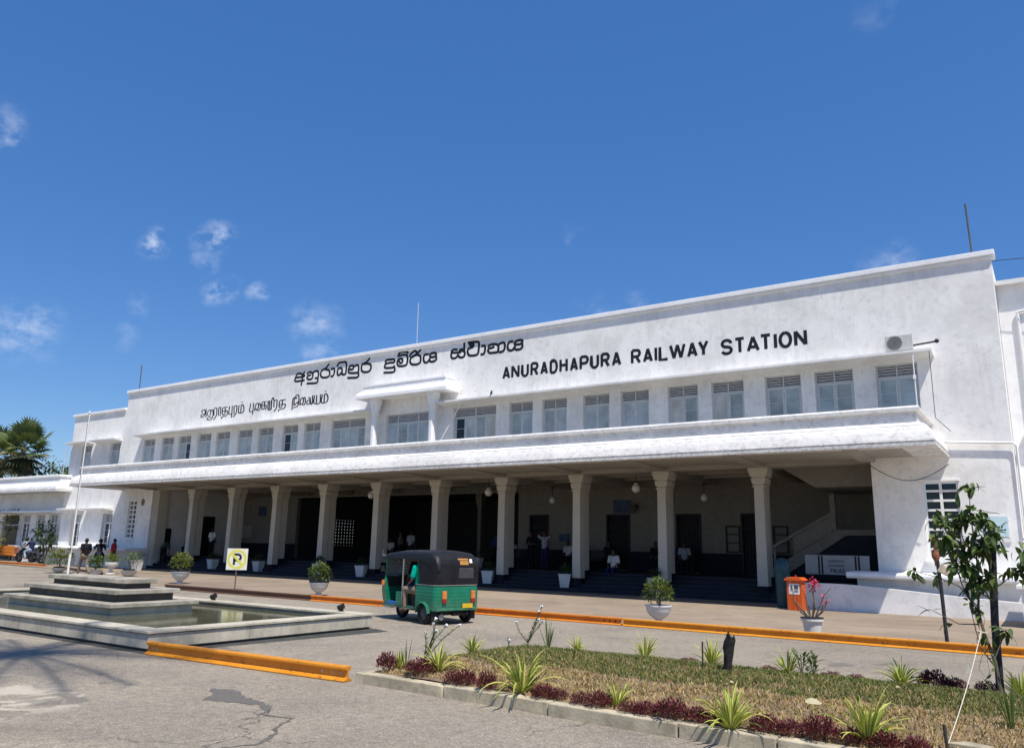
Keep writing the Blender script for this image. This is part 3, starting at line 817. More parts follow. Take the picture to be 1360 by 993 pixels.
# the dim hall behind
mb = MB()
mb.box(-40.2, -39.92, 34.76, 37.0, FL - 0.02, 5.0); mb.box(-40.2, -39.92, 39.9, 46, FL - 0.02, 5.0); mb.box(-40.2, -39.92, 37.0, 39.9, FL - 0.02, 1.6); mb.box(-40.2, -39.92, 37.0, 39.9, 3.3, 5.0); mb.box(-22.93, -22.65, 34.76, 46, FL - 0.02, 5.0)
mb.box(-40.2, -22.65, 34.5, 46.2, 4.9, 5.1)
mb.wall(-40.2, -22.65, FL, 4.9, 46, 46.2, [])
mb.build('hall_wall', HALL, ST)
mb = MB(); mb.box(-40.2, -22.65, 34.745, 46.2, 0.6, FL - 0.003); mb.build('hall_floor', STEPE, ST)
mb = MB()
for k in range(11): yy = 37.0 + 2.9 * (k + 0.5) / 11; mb.box(-40.06, -39.98, yy - 0.085, yy + 0.085, 1.6, 3.3)
for k in range(8): zz = 1.72 + 0.21 * k; mb.box(-39.979, -39.93, 37.0, 39.9, zz - 0.06, zz + 0.06)
mb.build('hall_grille', DARK, ST)

mb = MB(); mb.lathe([(0.16, FL), (0.16, 3.9), (0.2, 3.95), (0.32, 4.5), (0.32, 4.9)], (-27.6, 37.5, 0), 4, rot=R(45)); mb.build('hall_column', INNER, ST)

def column(x):
    c = MB()
    pts = [(0.185, 0.58), (0.18, 4.02)]
    y0, y1 = 28.78, 29.16
    # front pier, very slightly tapered, with a stepped flaring capital
    def ring_box(hw0, hw1, z0, z1, yc, hd0, hd1):
        i = c.addv([(x-hw0, yc-hd0, z0), (x+hw0, yc-hd0, z0), (x+hw0, yc+hd0, z0), (x-hw0, yc+hd0, z0), (x-hw1, yc-hd1, z1), (x+hw1, yc-hd1, z1), (x+hw1, yc+hd1, z1), (x-hw1, yc+hd1, z1)])
        for q in ((3,2,1,0),(4,5,6,7),(0,1,5,4),(1,2,6,5),(2,3,7,6),(3,0,4,7)): c.face([i + k for k in q])
    for yc, hd, hw, zb in ((28.97, 0.19, 0.19, 0.575), (29.47, 0.15, 0.15, 0.88)):
        ring_box(hw, hw * 0.95, zb, 1.62, yc, hd, hd * 0.98)
        ring_box(hw * 0.9, hw * 0.88, 1.621, 1.66, yc, hd * 0.93, hd * 0.92)
        ring_box(hw * 0.95, hw * 0.9, 1.661, 4.05, yc, hd * 0.98, hd * 0.95)
        ring_box(hw * 1.14, hw * 1.14, 4.051, 4.11, yc, hd * 1.10, hd * 1.10)
        ring_box(hw * 0.90, hw * 0.90, 4.111, 4.16, yc, hd * 0.92, hd * 0.92)
        ring_box(hw * 1.16, hw * 1.40, 4.161, 4.37, yc, hd * 1.10, hd * 1.18)
        ring_box(hw * 1.12, hw * 1.12, 4.371, 4.42, yc, hd * 1.02, hd * 1.02)
        ring_box(hw * 1.46, hw * 1.78, 4.421, 4.62, yc, hd * 1.22, hd * 1.32); ring_box(hw * 1.88, hw * 1.88, 4.621, 4.748, yc, hd * 1.34, hd * 1.34)
    c.box(x - 0.11, x + 0.11, 29.15, 29.33, 0.88, 4.7)
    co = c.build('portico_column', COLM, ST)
    b = MB(); b.box(x - 0.195, x + 0.195, 28.77, 29.17, 0.03, 0.57); b.box(x - 0.165, x + 0.165, 29.171, 29.64, 0.3, 0.875)
    bo = b.build('column_base', BLACK, co, local=True); bo.location = -ST.location
for x in COLX: column(x)
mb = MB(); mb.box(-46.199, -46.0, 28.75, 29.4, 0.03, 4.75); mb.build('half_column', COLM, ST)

# staircase at the right end of the portico
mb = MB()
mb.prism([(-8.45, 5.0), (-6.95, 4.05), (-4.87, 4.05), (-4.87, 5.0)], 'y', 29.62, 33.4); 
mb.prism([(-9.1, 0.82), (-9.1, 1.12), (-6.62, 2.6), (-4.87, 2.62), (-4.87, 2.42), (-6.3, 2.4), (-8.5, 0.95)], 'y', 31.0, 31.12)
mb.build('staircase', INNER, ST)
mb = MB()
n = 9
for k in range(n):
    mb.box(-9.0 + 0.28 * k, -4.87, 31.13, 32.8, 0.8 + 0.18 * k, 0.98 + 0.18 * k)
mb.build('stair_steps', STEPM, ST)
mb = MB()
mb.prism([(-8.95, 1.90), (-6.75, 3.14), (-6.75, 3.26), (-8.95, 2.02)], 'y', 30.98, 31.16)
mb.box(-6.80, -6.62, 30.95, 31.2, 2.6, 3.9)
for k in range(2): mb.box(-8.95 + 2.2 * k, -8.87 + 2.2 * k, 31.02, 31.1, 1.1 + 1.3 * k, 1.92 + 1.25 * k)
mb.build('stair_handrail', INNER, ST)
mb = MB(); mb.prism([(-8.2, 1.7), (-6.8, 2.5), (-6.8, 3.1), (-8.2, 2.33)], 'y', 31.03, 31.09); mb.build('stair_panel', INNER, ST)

# plinths with rounded ledges at both ends
for a, b, rl in ((-5.55, -0.84, True), (-56.88, -46.05, False)):
    mb = MB()
    mb.prism([(26.95, 1.02), (26.90, 1.08), (26.90, 1.15), (26.95, 1.20), (YW - 0.001, 1.22), (YW - 0.001, 1.0)], 'x', a, b)
    mb.build('plinth_ledge', WALL2, ST)
    mb = MB(); mb.box(a + 0.25, b - 0.02, 27.25, YW - 0.002, 0.03, 1.01); mb.build('plinth', WALL, ST)
mb = MB()
mb.prism([(-6.72, 0.03), (-6.72, 0.84), (-5.6, 0.835), (-5.0, 0.81), (-4.2, 0.75), (-2.44, 0.61), (-0.9, 0.52), (-0.9, 0.03)], 'y', 26.52, 26.75)
mb.build('ramp_parapet', WALL, ST)
mb = MB(); mb.wall(-0.86, 7, 0.03, 0.98, 24.1, 26.2, [(-0.35, 0.8, 0.62, 0.76)]); mb.box(-0.95, 7, 24.0, 26.3, 0.981, 1.06)
mb.build('front_plinth', WALL2, ST)
mb = MB(); mb.box(-0.36, 0.81, 24.6, 24.62, 0.6, 0.78); mb.build('vent_slot', PANED, ST)
# pipes, wires
mb = MB()
mb.tube([(-2.62, 28.3, 5.28), (-0.78, 28.3, 5.16), (-0.70, 28.3, 5.05), (-0.70, 28.3, 0.2)], 0.035)
mb.build('drain_pipe', WHITEF, ST, smooth=True); mb = MB(); mb.tube([(-3.23, 27.72, 8.2), (-3.23, 27.72, 6.0)], 0.02)
mb.box(-3.27, -3.19, 27.68, 27.76, 7.28, 7.42)
mb.build('down_rod', WHITEF, ST, smooth=True); mb = MB(); mb.tube([(-21.9, 28.1, 8.25), (-23.2, 27.9, 6.0)], 0.03)
mb.build('leaning_rod', WHITEF, ST, smooth=True)
WIRE = M('wire_rubber', (0.03, 0.03, 0.03), 0.7, 0.1)
mb = MB()
pts = []
for k in range(13):
    t = k / 12; pts.append((-4.85 + 2.35 * t, 28.3 - 3.0 * t * 0.2, 4.62 - 0.5 * math.sin(math.pi * t) * 1.0 - 0.1 * t))
mb.tube(pts, 0.012, 5)
mb.tube([(-2.75, 27.75, 8.15), (-2.75, 27.75, 6.0), (-2.4, 28.2, 5.6)], 0.011, 5)
mb.tube([(-3.4, 27.9, 8.42), (-2.5, 27.7, 8.44)], 0.03, 5); mb.ball((-2.5, 27.7, 8.45), 0.07)
mb.build('wiring', WIRE, ST)
# notices on the walls
NBLACK = M('notice_board_black', (0.012, 0.012, 0.015), 0.5, 0.1)
mb = MB(); mb.box(-46.199, -46.14, 29.0, 29.9, 1.35, 2.45); mb.build('notice_board', NBLACK, ST)
mb = MB(); mb.box(-45.2, -44.1, 34.44, 34.499, 2.0, 2.8); mb.build('notice_board', M('pale_notice', (0.3, 0.28, 0.24), 0.8, 0.2), ST)
BLUEPIC = M('blue_poster', (0.03, 0.06, 0.14), 0.5, 0.6, 4)
mb = MB(); mb.box(-17.45, -16.55, 34.44, 34.499, 3.42, 4.04); mb.build('wall_poster', BLUEPIC, ST)
mb = MB(); mb.box(-20.45, -19.9, 34.44, 34.499, 2.08, 2.42); mb.build('wall_poster', BLUEPIC, ST)
mb = MB(); mb.box(-43.6, -42.9, 34.44, 34.499, 3.4, 4.0); mb.build('wall_poster', BLUEPIC, ST)
mb = MB(); mb.prism([(0.16*math.cos(k*math.pi/8) - 47.15, 0.22*math.sin(k*math.pi/8) + 4.02) for k in range(16)], 'y', YW - 0.04, YW - 0.001); mb.build('wall_plaque', M('brown_plaque', (0.2, 0.15, 0.09), 0.6), ST)
# the framed sign beside the right-hand window
SIGNB = M('pale_blue_sign', (0.50, 0.66, 0.70), 0.4, 0.05)
mb = MB(); mb.box(-1.78, -1.12, YW - 0.04, YW - 0.001, 2.32, 2.98); so2 = mb.build('wall_sign', WHITEF, ST)
mb = MB(); mb.box(-1.75, -1.15, YW - 0.05, YW - 0.041, 2.36, 2.94); q = mb.build('sign_face', SIGNB, so2, local=True); q.location = -ST.location
mb = MB()
for r_, (zz, n_) in enumerate(((2.62, 7), (2.53, 9))):
    for k in range(n_):
        xx = -1.52 + 0.035 * k + (0.01 if k % 2 else 0); mb.box(xx, xx + 0.022, YW - 0.056, YW - 0.0505, zz, zz + 0.03 + 0.012 * (k % 3))
q = mb.build('sign_writing', LETB, so2, local=True); q.location = -ST.location
mb = MB(); mb.box(-1.80, -1.10, YW - 0.05, YW - 0.001, 2.20, 2.31); mb.build('sign_shelf', SHADE, ST)
# fans on the inner wall
# ------------------------------------------------------------------ right wing, set back
RW = empty('right_wing', (4, 29.8, 0), 0, 'clean white wing set back beyond the right corner of the station', 'wing')
mb = MB(); mb.wall(-0.80, 10, 0, 10.55, 29.8, 30.15, [(-0.42, 0.9, 3.9, 5.4)]); mb.build('wall', WALL2, RW)
mb = MB(); mb.box(-0.80, 10, 29.55, 30.2, 10.55, 10.70); mb.box(-0.8, 10, 30.151, 40, 10.3, 10.5); mb.build('roof_coping', SHADE, RW)
mb = MB(); mb.box(-0.42, 0.9, 29.95, 29.97, 3.9, 5.4); mb.build('window', PANED, RW)
mb = MB(); mb.box(-0.52, 1, 29.55, 29.799, 5.45, 5.56); mb.build('window_sunshade', SHADE, RW)
mb = MB(); mb.tube([(-0.28, 29.73, 9.6), (-0.28, 29.73, 5.6)], 0.05); mb.tube([(-0.28, 29.73, 9.6), (0.05, 29.73, 9.65)], 0.05); mb.build('drain_pipe', WHITEF, RW, smooth=True)
# ------------------------------------------------------------------ left low wing
LWG = empty('left_wing', (-75, 28.9, 0), 0, 'low white single storey wing with stained cornice at the far left', 'wing')
wh = [(-63.5, -62.3, 1.35, 3.35), (-61.4, -60.2, 1.35, 3.35), (-59.55, -58.4, 1.35, 3.35), (-66.6, -64.0, 0.1, 3.3)] + [(-69.5 - 2.2*k, -68.2 - 2.2*k, 1.35, 3.35) for k in range(8)]
mb = MB(); mb.wall(-110, -56.92, 0, 5.5, 28.9, 29.2, wh); mb.build('wall', WALL, LWG)
mb = MB(); mb.sweep([(0, 4.86), (0, 4.95), (0.03, 4.97), (0.0, 5.0), (0.05, 5.2), (0.22, 5.40), (0.32, 5.45), (0.34, 5.5), (0.4, 5.5), (0.4, 5.84), (0.32, 5.86), (0.32, 5.96), (0.36, 6.0), (0.6, 6.0), (0.6, 5.3), (1.9, 5.2), (1.9, 4.86)], -111, -56.0, 27.3, 29.19)
mb.build('roof_cornice', WCORN, LWG)
mb = MB(); mb.prism([(28.1, 3.46), (28.899, 3.40), (28.899, 3.62), (28.1, 3.58)], 'x', -110, -56.92); mb.build('window_sunshade', WALL2, LWG)
mb = MB(); mb.box(-110, -56.95, 29.2, 33.6, 5.2, 5.4); mb.box(-110, -56.95, 33.4, 33.6, 0, 5.2); mb.build('roof', SHADE, LWG)
for h in wh:
    if h[0] == -66.6:
        f = MB(); f.box(-66.6, -66.5, 29.0, 29.15, 0.1, 3.3); f.box(-64.1, -64.0, 29.0, 29.15, 0.1, 3.3); f.box(-66.5, -64.1, 29.0, 29.15, 2.55, 2.65); d = f.build('entrance_door', FRAMEW, LWG)
        l = MB(); l.box(-66.5, -64.1, 29.08, 29.12, 0.1, 2.55); l.box(-66.5, -64.1, 29.09, 29.12, 2.65, 3.3); lo = l.build('door_leaf', M('olive_door_paint', (0.13, 0.12, 0.08), 0.7), d, local=True); lo.location = -LWG.location
    else:
        window(h[0], h[1], h[2], h[3], 29.0, 2.75, parent=LWG, pm=PANEI, fm=WHITEF)
mb = MB(); mb.box(-63.8, -56.92, 28.3, 28.899, 1.0, 1.14); mb.box(-63.6, -56.92, 28.45, 28.898, 0, 0.99); mb.build('plinth_ledge', WALL2, LWG)
# ------------------------------------------------------------------ pond with its stepped tiers
def concrete():
    t = NT('weathered_concrete'); v = t.coord('pos')
    cc = t.mix(t.rng(t.noise(v, 1.6, 9, 0.65), 0.35, 0.68), (0.56, 0.51, 0.41), (0.36, 0.325, 0.255))
    cc = t.mix(t.rng(t.noise(t.coord('pos', (5, 5, 0.7)), 1.5, 8, 0.7), 0.52, 0.74, 0, 0.5), cc, (0.15, 0.14, 0.115))
    cc = t.mix(t.rng(t.noise(v, 14, 8, 0.7), 0.52, 0.75, 0, 0.45), cc, (0.2, 0.19, 0.165))
    t.bump(t.noise(v, 40, 5, 0.6), 0.35, 0.01)
    return t.fin(cc, 0.88, 0.2)
CONC = concrete()
CONCT = M('stained_slab_concrete', (0.33, 0.305, 0.25), 0.9, 0.4, 2.5, bump=0.3, bscale=30, coords='pos', dirt=0.7)
CONCD = M('dark_concrete', (0.055, 0.056, 0.054), 0.7, 0.35, 3, bump=0.2, coords='pos', dirt=0.4)  # dark tone for the groove, upper tier walls and ground strip
POND = empty('fountain_pond', (-18.3, 10.2, 0), 0, 'rectangular concrete fountain pond with three stacked slabs in the middle', 'fountain')
ox0, ox1, oy0, oy1 = -24.6, -12.13, 7.65, 12.80
def ringwall(mb, x0, x1, y0, y1, t, z0, z1):
    mb.box(x0, x1, y0, y0 + t, z0, z1); mb.box(x0, x1, y1 - t, y1, z0, z1)
    mb.box(x0, x0 + t, y0 + t, y1 - t, z0, z1); mb.box(x1 - t, x1, y0 + t, y1 - t, z0, z1)
mb = MB(); ringwall(mb, ox0 + 0.03, ox1 - 0.03, oy0 + 0.03, oy1 - 0.03, 0.3, 0.045, 0.262); mb.build('basin_wall', CONC, POND, bevel=0.008)
mb = MB(); ringwall(mb, ox0, ox1, oy0, oy1, 0.40, 0.275, 0.318); mb.build('basin_coping', CONC, POND, bevel=0.006)
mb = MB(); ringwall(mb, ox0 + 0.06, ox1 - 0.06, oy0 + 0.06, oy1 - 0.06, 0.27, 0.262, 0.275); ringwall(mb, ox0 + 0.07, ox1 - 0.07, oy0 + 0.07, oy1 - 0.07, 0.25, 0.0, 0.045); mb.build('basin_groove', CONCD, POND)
mb = MB(); mb.box(ox0 + 0.34, ox1 - 0.34, oy0 + 0.34, oy1 - 0.34, 0.0, 0.06); mb.build('basin_floor', CONC, POND)
for k, (x1_, hy, z0, z1, zb) in enumerate(((-16.0, 1.025, 0.365, 0.448, 0.07), (-16.35, 0.755, 0.605, 0.693, 0.449), (-16.67, 0.385, 0.805, 0.898, 0.694))):
    x0_ = -36.6 - x1_
    mb = MB(); mb.box(x0_, x1_, 10.22 - hy, 10.22 + hy, z0, z1); mb.build('tier_slab', CONCT, POND, bevel=0.01)
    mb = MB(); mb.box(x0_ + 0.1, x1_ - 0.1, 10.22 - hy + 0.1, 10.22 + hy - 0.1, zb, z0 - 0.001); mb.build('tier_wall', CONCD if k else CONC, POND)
def water():
    t = NT('murky_pond_water'); v = t.coord('pos')
    cc = t.mix(t.rng(t.noise(v, 1.2, 4), 0.4, 0.6), (0.12, 0.115, 0.07), (0.085, 0.09, 0.055))
    t.bump(t.noise(v, 14, 4), 0.12, 0.01)
    return t.fin(cc, 0.03, 0.5)
mb = MB(); mb.poly([(ox0 + 0.35, oy0 + 0.35, 0.22), (ox1 - 0.35, oy0 + 0.35, 0.22), (ox1 - 0.35, oy1 - 0.35, 0.22), (ox0 + 0.35, oy1 - 0.35, 0.22)])
tag(mb.build('pond_water', water()), kind='structure')
mb = MB(); mb.poly([(ox0 - 0.2, oy0 - 0.12, 0.004), (ox1 + 0.12, oy0 - 0.12, 0.004), (ox1 + 0.55, oy1 - 0.15, 0.004), (ox1 + 0.05, oy1 + 0.02, 0.004), (ox0 - 0.2, oy1 + 0.02, 0.004)])
tag(mb.build('pond_dark_strip', CONCD), kind='structure')  # flat dark sheet round the pond foot, widening towards the far right corner
LIGHTM = M('black_spotlight_metal', (0.02, 0.02, 0.02), 0.4)
def spotlight(loc, label):
    r = empty('pond_spotlight', loc, 0.6, label, 'spotlight', 'spotlights on the pond rim')
    b = MB(); b.box(-0.05, 0.05, -0.02, 0.02, 0, 0.05); b.build('bracket', LIGHTM, r, local=True)
    h = MB(); h.tube([(-0.08, 0, 0.07), (0.06, 0, 0.12)], [0.045, 0.06], 10); h.build('lamp_head', LIGHTM, r, local=True, smooth=True)
spotlight((-12.95, 12.62, 0.318), 'small black spotlight on the far rim of the pond nearer the rickshaw')
spotlight((-17.4, 12.62, 0.318), 'small black spotlight on the far rim of the pond beside the tiered slabs')

# ------------------------------------------------------------------ rails laid as kerbs
def rail_paint(name, c, c2):
    t = NT(name); v = t.coord('pos')
    cc = t.mix(t.rng(t.noise(v, 1.5, 6), 0.35, 0.65), c, c2)
    cc = t.mix(t.rng(t.noise(v, 12, 8, 0.7), 0.57, 0.64, 0, 0.7), cc, (0.13, 0.05, 0.02))
    t.bump(t.noise(v, 30, 4), 0.15, 0.005)
    return t.fin(cc, 0.55, 0.35)
RAILY = rail_paint('yellow_orange_rail_paint', (0.66, 0.27, 0.022), (0.58, 0.22, 0.015))
RAILO = rail_paint('orange_rail_paint', (0.63, 0.205, 0.02), (0.54, 0.16, 0.013))
RAILB = rail_paint('rusty_rail_paint', (0.13, 0.065, 0.04), (0.10, 0.05, 0.03))
def rail(a, b, h, m, label, holes=(), group='rails laid as kerbs'):
    a, b = Vector(a), Vector(b)
    L = (b - a).length
    r = empty('kerb_rail', tuple(a), math.atan2(b.y - a.y, b.x - a.x), label, 'rail', group)
    s = h / 0.17
    pr = [(-0.075*s, 0), (0.075*s, 0), (0.075*s, 0.014*s), (0.018*s, 0.035*s), (0.010*s, 0.05*s), (0.010*s, 0.115*s), (0.045*s, 0.13*s), (0.045*s, 0.155*s), (0.035*s, 0.17*s)]
    pr = pr + [(-x, z) for x, z in reversed(pr[2:])]
    mb = MB(); mb.prism(pr, 'x', 0, L); mb.build('rail_body', m, r, local=True, bevel=0.004)
    for hx in holes:
        mb = MB(); mb.prism([(hx + 0.022*math.cos(k*math.pi/5), 0.083*s + 0.022*math.sin(k*math.pi/5)) for k in range(10)], 'y', -0.0125*s, -0.0108*s)
        mb.build('bolt_hole', BLACK if m is not RAILY else WORNW, r, local=True)
    return r
rail((-11.96, 7.58, 0.004), (-7.80, 7.80, 0.004), 0.19, RAILY, 'short yellow orange rail lying between the pond corner and the planted bed', holes=(0.12, 0.24, 3.72, 3.9, 4.05))
rail((-27.0, 17.50, 0.004), (-19.3, 17.50, 0.004), 0.17, RAILB, 'rusty brown rail at the forecourt edge behind the no parking sign')
rail((-19.28, 17.50, 0.004), (-8.66, 17.50, 0.004), 0.17, RAILO, 'deep orange rail at the forecourt edge behind the rickshaw', holes=(6.05, 6.3, 10.15, 10.3, 10.45))
rail((-8.6, 17.46, 0.004), (2.6, 17.46, 0.004), 0.17, RAILY, 'long yellow orange rail at the forecourt edge passing behind the sapling')
rail((-60.0, 25.2, 0.036), (-50.3, 24.6, 0.036), 0.13, RAILO, 'distant orange rail in front of the parked motorcycles')
rail((-46.5, 23.75, 0.02), (-38.5, 21.55, 0.02), 0.13, RAILB, 'rusty brown rail behind the group of white urns', )

# ------------------------------------------------------------------ foliage helpers
def leafm(name, c, var=0.35, rough=0.55, trans=0.25, spec=0.35, sc=7):
    t = NT(name); v = t.coord('obj')
    cc = t.mix(t.rng(t.noise(v, sc, 5, 0.6), 0.32, 0.68), tuple(x*(1-var) for x in c), tuple(x*(1+var) for x in c))
    t.l(cc, t.b.inputs['Base Color']); t.b.inputs['Roughness'].default_value = rough; t.b.inputs['Specular IOR Level'].default_value = spec
    tr = t.n('ShaderNodeBsdfTranslucent'); t.l(t.mix(1.0, cc, (0.9, 1.0, 0.35), 'MULTIPLY'), tr.inputs[0])
    ms = t.n('ShaderNodeMixShader'); ms.inputs[0].default_value = trans
    t.l(t.b.outputs[0], ms.inputs[1]); t.l(tr.outputs[0], ms.inputs[2]); t.l(ms.outputs[0], t.out.inputs[0])
    return t.m
LEAFG = leafm('broad_leaf_green', (0.068, 0.112, 0.03))
LEAFG2 = leafm('light_leaf_green', (0.11, 0.16, 0.035))
LEAFD = leafm('dark_leaf_green', (0.022, 0.042, 0.018))
LEAFY = leafm('yellow_green_leaf', (0.19, 0.21, 0.035))
CREAM = leafm('cream_leaf_edge', (0.55, 0.54, 0.14), 0.15)
STRIPE = leafm('striped_leaf_green', (0.19, 0.26, 0.045), 0.25)
RED = leafm('maroon_leaf', (0.17, 0.028, 0.042), 0.45)
RED2 = leafm('dull_maroon_leaf', (0.13, 0.045, 0.045), 0.45)
STEM = M('green_stem', (0.09, 0.10, 0.04), 0.7, 0.3)
BARK = M('grey_brown_bark', (0.13, 0.105, 0.08), 0.9, 0.35, 12, bump=0.5)
WFL = M('white_petal', (0.82, 0.80, 0.80), 0.7, 0.05)
PINK = leafm('pink_petal', (0.62, 0.05, 0.13), 0.3)
def leaf(mb, p, d, up, L, Wd, fold=0.25, droop=0.25, seg=2):
    """one leaf blade: base p, direction d, folded along the midrib and drooping"""
    d = d.normalized(); s = d.cross(up)
    s = s.normalized() if s.length > 1e-4 else d.orthogonal().normalized()
    n = s.cross(d).normalized()
    pts = []
    for k in range(seg + 1):
        t = k / seg
        c = p + d * (L * t) - n * (droop * L * t * t)
        wv = Wd * (math.sin(math.pi * min(0.97, 0.06 + 0.9 * t)) ** 0.8) * 0.5
        if k == seg: wv = 0.0
        pts.append((c - s * wv + n * fold * wv, c, c + s * wv + n * fold * wv))
    i0 = None
    for a, b in zip(pts[:-1], pts[1:]):
        i = mb.addv([a[0], a[1], a[2], b[0], b[1], b[2]])
        mb.face((i, i+1, i+4, i+3)); mb.face((i+1, i+2, i+5, i+4))
def rv(r, z=None):
    while True:
        v = Vector((r.uniform(-1, 1), r.uniform(-1, 1), r.uniform(-1, 1)))
        if 0.05 < v.length < 1: return v.normalized()
def bush(seed, rad, n, L, Wd, zs=1.0, base=0.0, inner=0.25, lump=0.2):
    r = random.Random(seed); mb = MB()
    for k in range(n):
        d = rv(r)
        if d.z < -0.55: d.z = -d.z * 0.4
        lm = 1 + lump * mnoise.noise(Vector((d.x * 2 + seed, d.y * 2, d.z * 2)))
        q = rad * lm * (inner + (1 - inner) * r.random() ** 0.45)
        p = Vector((d.x * q, d.y * q, d.z * q * zs + base))
        dd = (d + rv(r) * 0.8 + Vector((0, 0, 0.35)))
        leaf(mb, p, dd, Vector((r.uniform(-.3,.3), r.uniform(-.3,.3), 1)), L * r.uniform(0.6, 1.25), Wd * r.uniform(0.7, 1.2))
        mb.mi[-4:] = [0 if r.random() < 0.65 else 1] * 4
    return mb
def spider(seed, n, L, wd=0.034, upright=0.0):
    r = random.Random(seed); mb = MB()
    for k in range(n):
        a = 2 * math.pi * (k * 0.381966 + r.uniform(-0.06, 0.06)); el = R(r.uniform(35, 86)) if not upright else R(r.uniform(68, 88))
        l = L * r.uniform(0.6, 1.1); seg = 7
        d = Vector((math.cos(a) * math.cos(el), math.sin(a) * math.cos(el), math.sin(el)))
        side = Vector((-math.sin(a), math.cos(a), 0)); twist = r.uniform(-0.3, 0.3)
        p = Vector((math.cos(a) * 0.02, math.sin(a) * 0.02, 0)); rows = []
        sag = r.uniform(2.0, 4.4) * (0.25 if upright else 1)
        for q in range(seg + 1):
            t = q / seg
            wv = wd * r.uniform(0.95, 1.05) * (0.55 + 0.9 * t if t < 0.45 else 0.955 * (1.0 - ((t - 0.45) / 0.55) ** 1.6)) * 0.5 + 0.0006
            nn = d.cross(side).normalized(); sd = (side + nn * twist).normalized()
            rows.append([p - sd * wv, p - sd * wv * 0.42 - nn * wv * 0.35, p + sd * wv * 0.42 - nn * wv * 0.35, p + sd * wv])
            p = p + d * (l / seg)
            d = (d + Vector((0, 0, -sag * l / seg * (0.5 + t) ))).normalized()
            if p.z < 0.01: p.z = 0.01
        for a_, b_ in zip(rows[:-1], rows[1:]):
            i = mb.addv(a_ + b_)
            for j in range(3):
                mb.cur = 1 if j == 1 else 0
                mb.face((i + j, i + j + 1, i + j + 5, i + j + 4))
    return mb

# ------------------------------------------------------------------ the planted bed
BX0, BX1 = -7.65, 7.0
out = [(-8.12, 7.72), (-8.22, 8.2), (-8.2, 9.4), (-8.05, 10.4), (-7.8, 11.0), (-7.3, 11.45), (-6.2, 11.75), (-4, 11.85), (-1, 11.75), (3, 11.8), (7, 11.8), (7, 7.72)]
def bedz(x, y):
    e = min(1, max(0, (y - 7.85) / 0.9)) * min(1, max(0, (11.55 - y) / 0.9)) * min(1, max(0, (x + 7.65) / 0.8))
    return 0.125 + 0.14 * e + 0.02 * mnoise.noise(Vector((x * 1.3, y * 1.3, 0)))
mb = MB()
nx_, ny_ = 90, 34
grid = {}
def bedx0(y):
    ys = [7.7, 8.2, 9.4, 10.4, 11.0, 11.35, 11.6]; xs = [-7.62, -7.68, -7.68, -7.66, -7.55, -7.2, -6.0]
    for k in range(6):
        if y <= ys[k+1]: return xs[k] + (xs[k+1] - xs[k]) * (y - ys[k]) / (ys[k+1] - ys[k])
    return xs[-1]
for j in range(ny_ + 1):
    yb_ = 7.95 + 3.6 * j / ny_; y = yb_
    for i in range(nx_ + 1):
        y = yb_
        x = bedx0(y) + (7.0 - bedx0(y)) * (i / nx_)
        y = yb_ - 0.045 * (x + 7.68) * (1 - j / ny_)
        edge = (j in (0, ny_)) or i in (0,)
        grid[i, j] = mb.addv([(x, y, 0.0 if edge and j != 0 else bedz(x, y))])
for j in range(ny_):
    for i in range(nx_): mb.face((grid[i, j], grid[i+1, j], grid[i+1, j+1], grid[i, j+1]))
SOIL = M('dry_soil', (0.19, 0.135, 0.085), 0.95, 0.4, 5, bump=0.5, coords='pos', dirt=0.5)
tag(mb.build('bed_soil', SOIL, smooth=True), kind='structure')
KERB = M('old_concrete_kerb', (0.44, 0.385, 0.275), 0.9, 0.35, 3.5, bump=0.4, bscale=35, coords='pos', dirt=0.75)
mb = MB(); x = 0.0; r = random.Random(5)
while x < 14.5:
    L = r.choice((0.95, 1.0, 1.5)); dy = r.uniform(-0.012, 0.012); dz = r.uniform(-0.008, 0.006)
    mb.box(x, x + L - 0.015, dy, 0.16 + dy, -0.01, 0.132 + dz); x += L
mb.box(-0.06, 0.06, 0.165, 0.75, -0.01, 0.11)
mb.xform(Matrix.Translation((-7.68, 7.82, 0)) @ Matrix.Rotation(-0.045, 4, 'Z'))
tag(mb.build('bed_kerb', KERB, bevel=0.012), kind='structure')
# grass: blades, dry in front, green behind
def grass(name, n, ylo, yhi, hmin, hmax, mats, seed, dens):
    r = random.Random(seed); mb = MB()
    k = 0
    while k < n:
        x = r.uniform(-7.6, 3.2); y = r.uniform(ylo, yhi)
        if x < bedx0(y) + 0.12 or y < 8.02 - 0.045 * (x + 7.68): continue
        if r.random() > dens(x, y): continue
        k += 1
        z = bedz(x, y) - 0.005; h = r.uniform(hmin, hmax); a = r.uniform(0, 6.283); wd = r.uniform(0.004, 0.009)
        lx, ly = r.uniform(-1, 1) * h * 0.7, r.uniform(-1, 1) * h * 0.7
        i = mb.addv([(x - wd*math.cos(a), y - wd*math.sin(a), z), (x + wd*math.cos(a), y + wd*math.sin(a), z), (x + lx*0.45 + wd*0.7*math.cos(a), y + ly*0.45 + wd*0.7*math.sin(a), z + h*0.62), (x + lx*0.45 - wd*0.7*math.cos(a), y + ly*0.45 - wd*0.7*math.sin(a), z + h*0.62), (x + lx, y + ly, z + h * r.uniform(0.6, 1))])
        mb.cur = 0 if r.random() < 0.6 else 1
        mb.face((i, i+1, i+2, i+3)); mb.face((i+3, i+2, i+4))
    return tag(mb.build(name, mats), kind='stuff')
def nz_(x, y): return mnoise.noise(Vector((x * 0.9, y * 1.4, 3.0)))
DRY1 = leafm('dry_straw_grass', (0.42, 0.29, 0.13), 0.3, 0.8, 0.2, 0.1, 20)
DRY2 = leafm('pale_straw_grass', (0.56, 0.43, 0.23), 0.3, 0.8, 0.2, 0.1, 20)
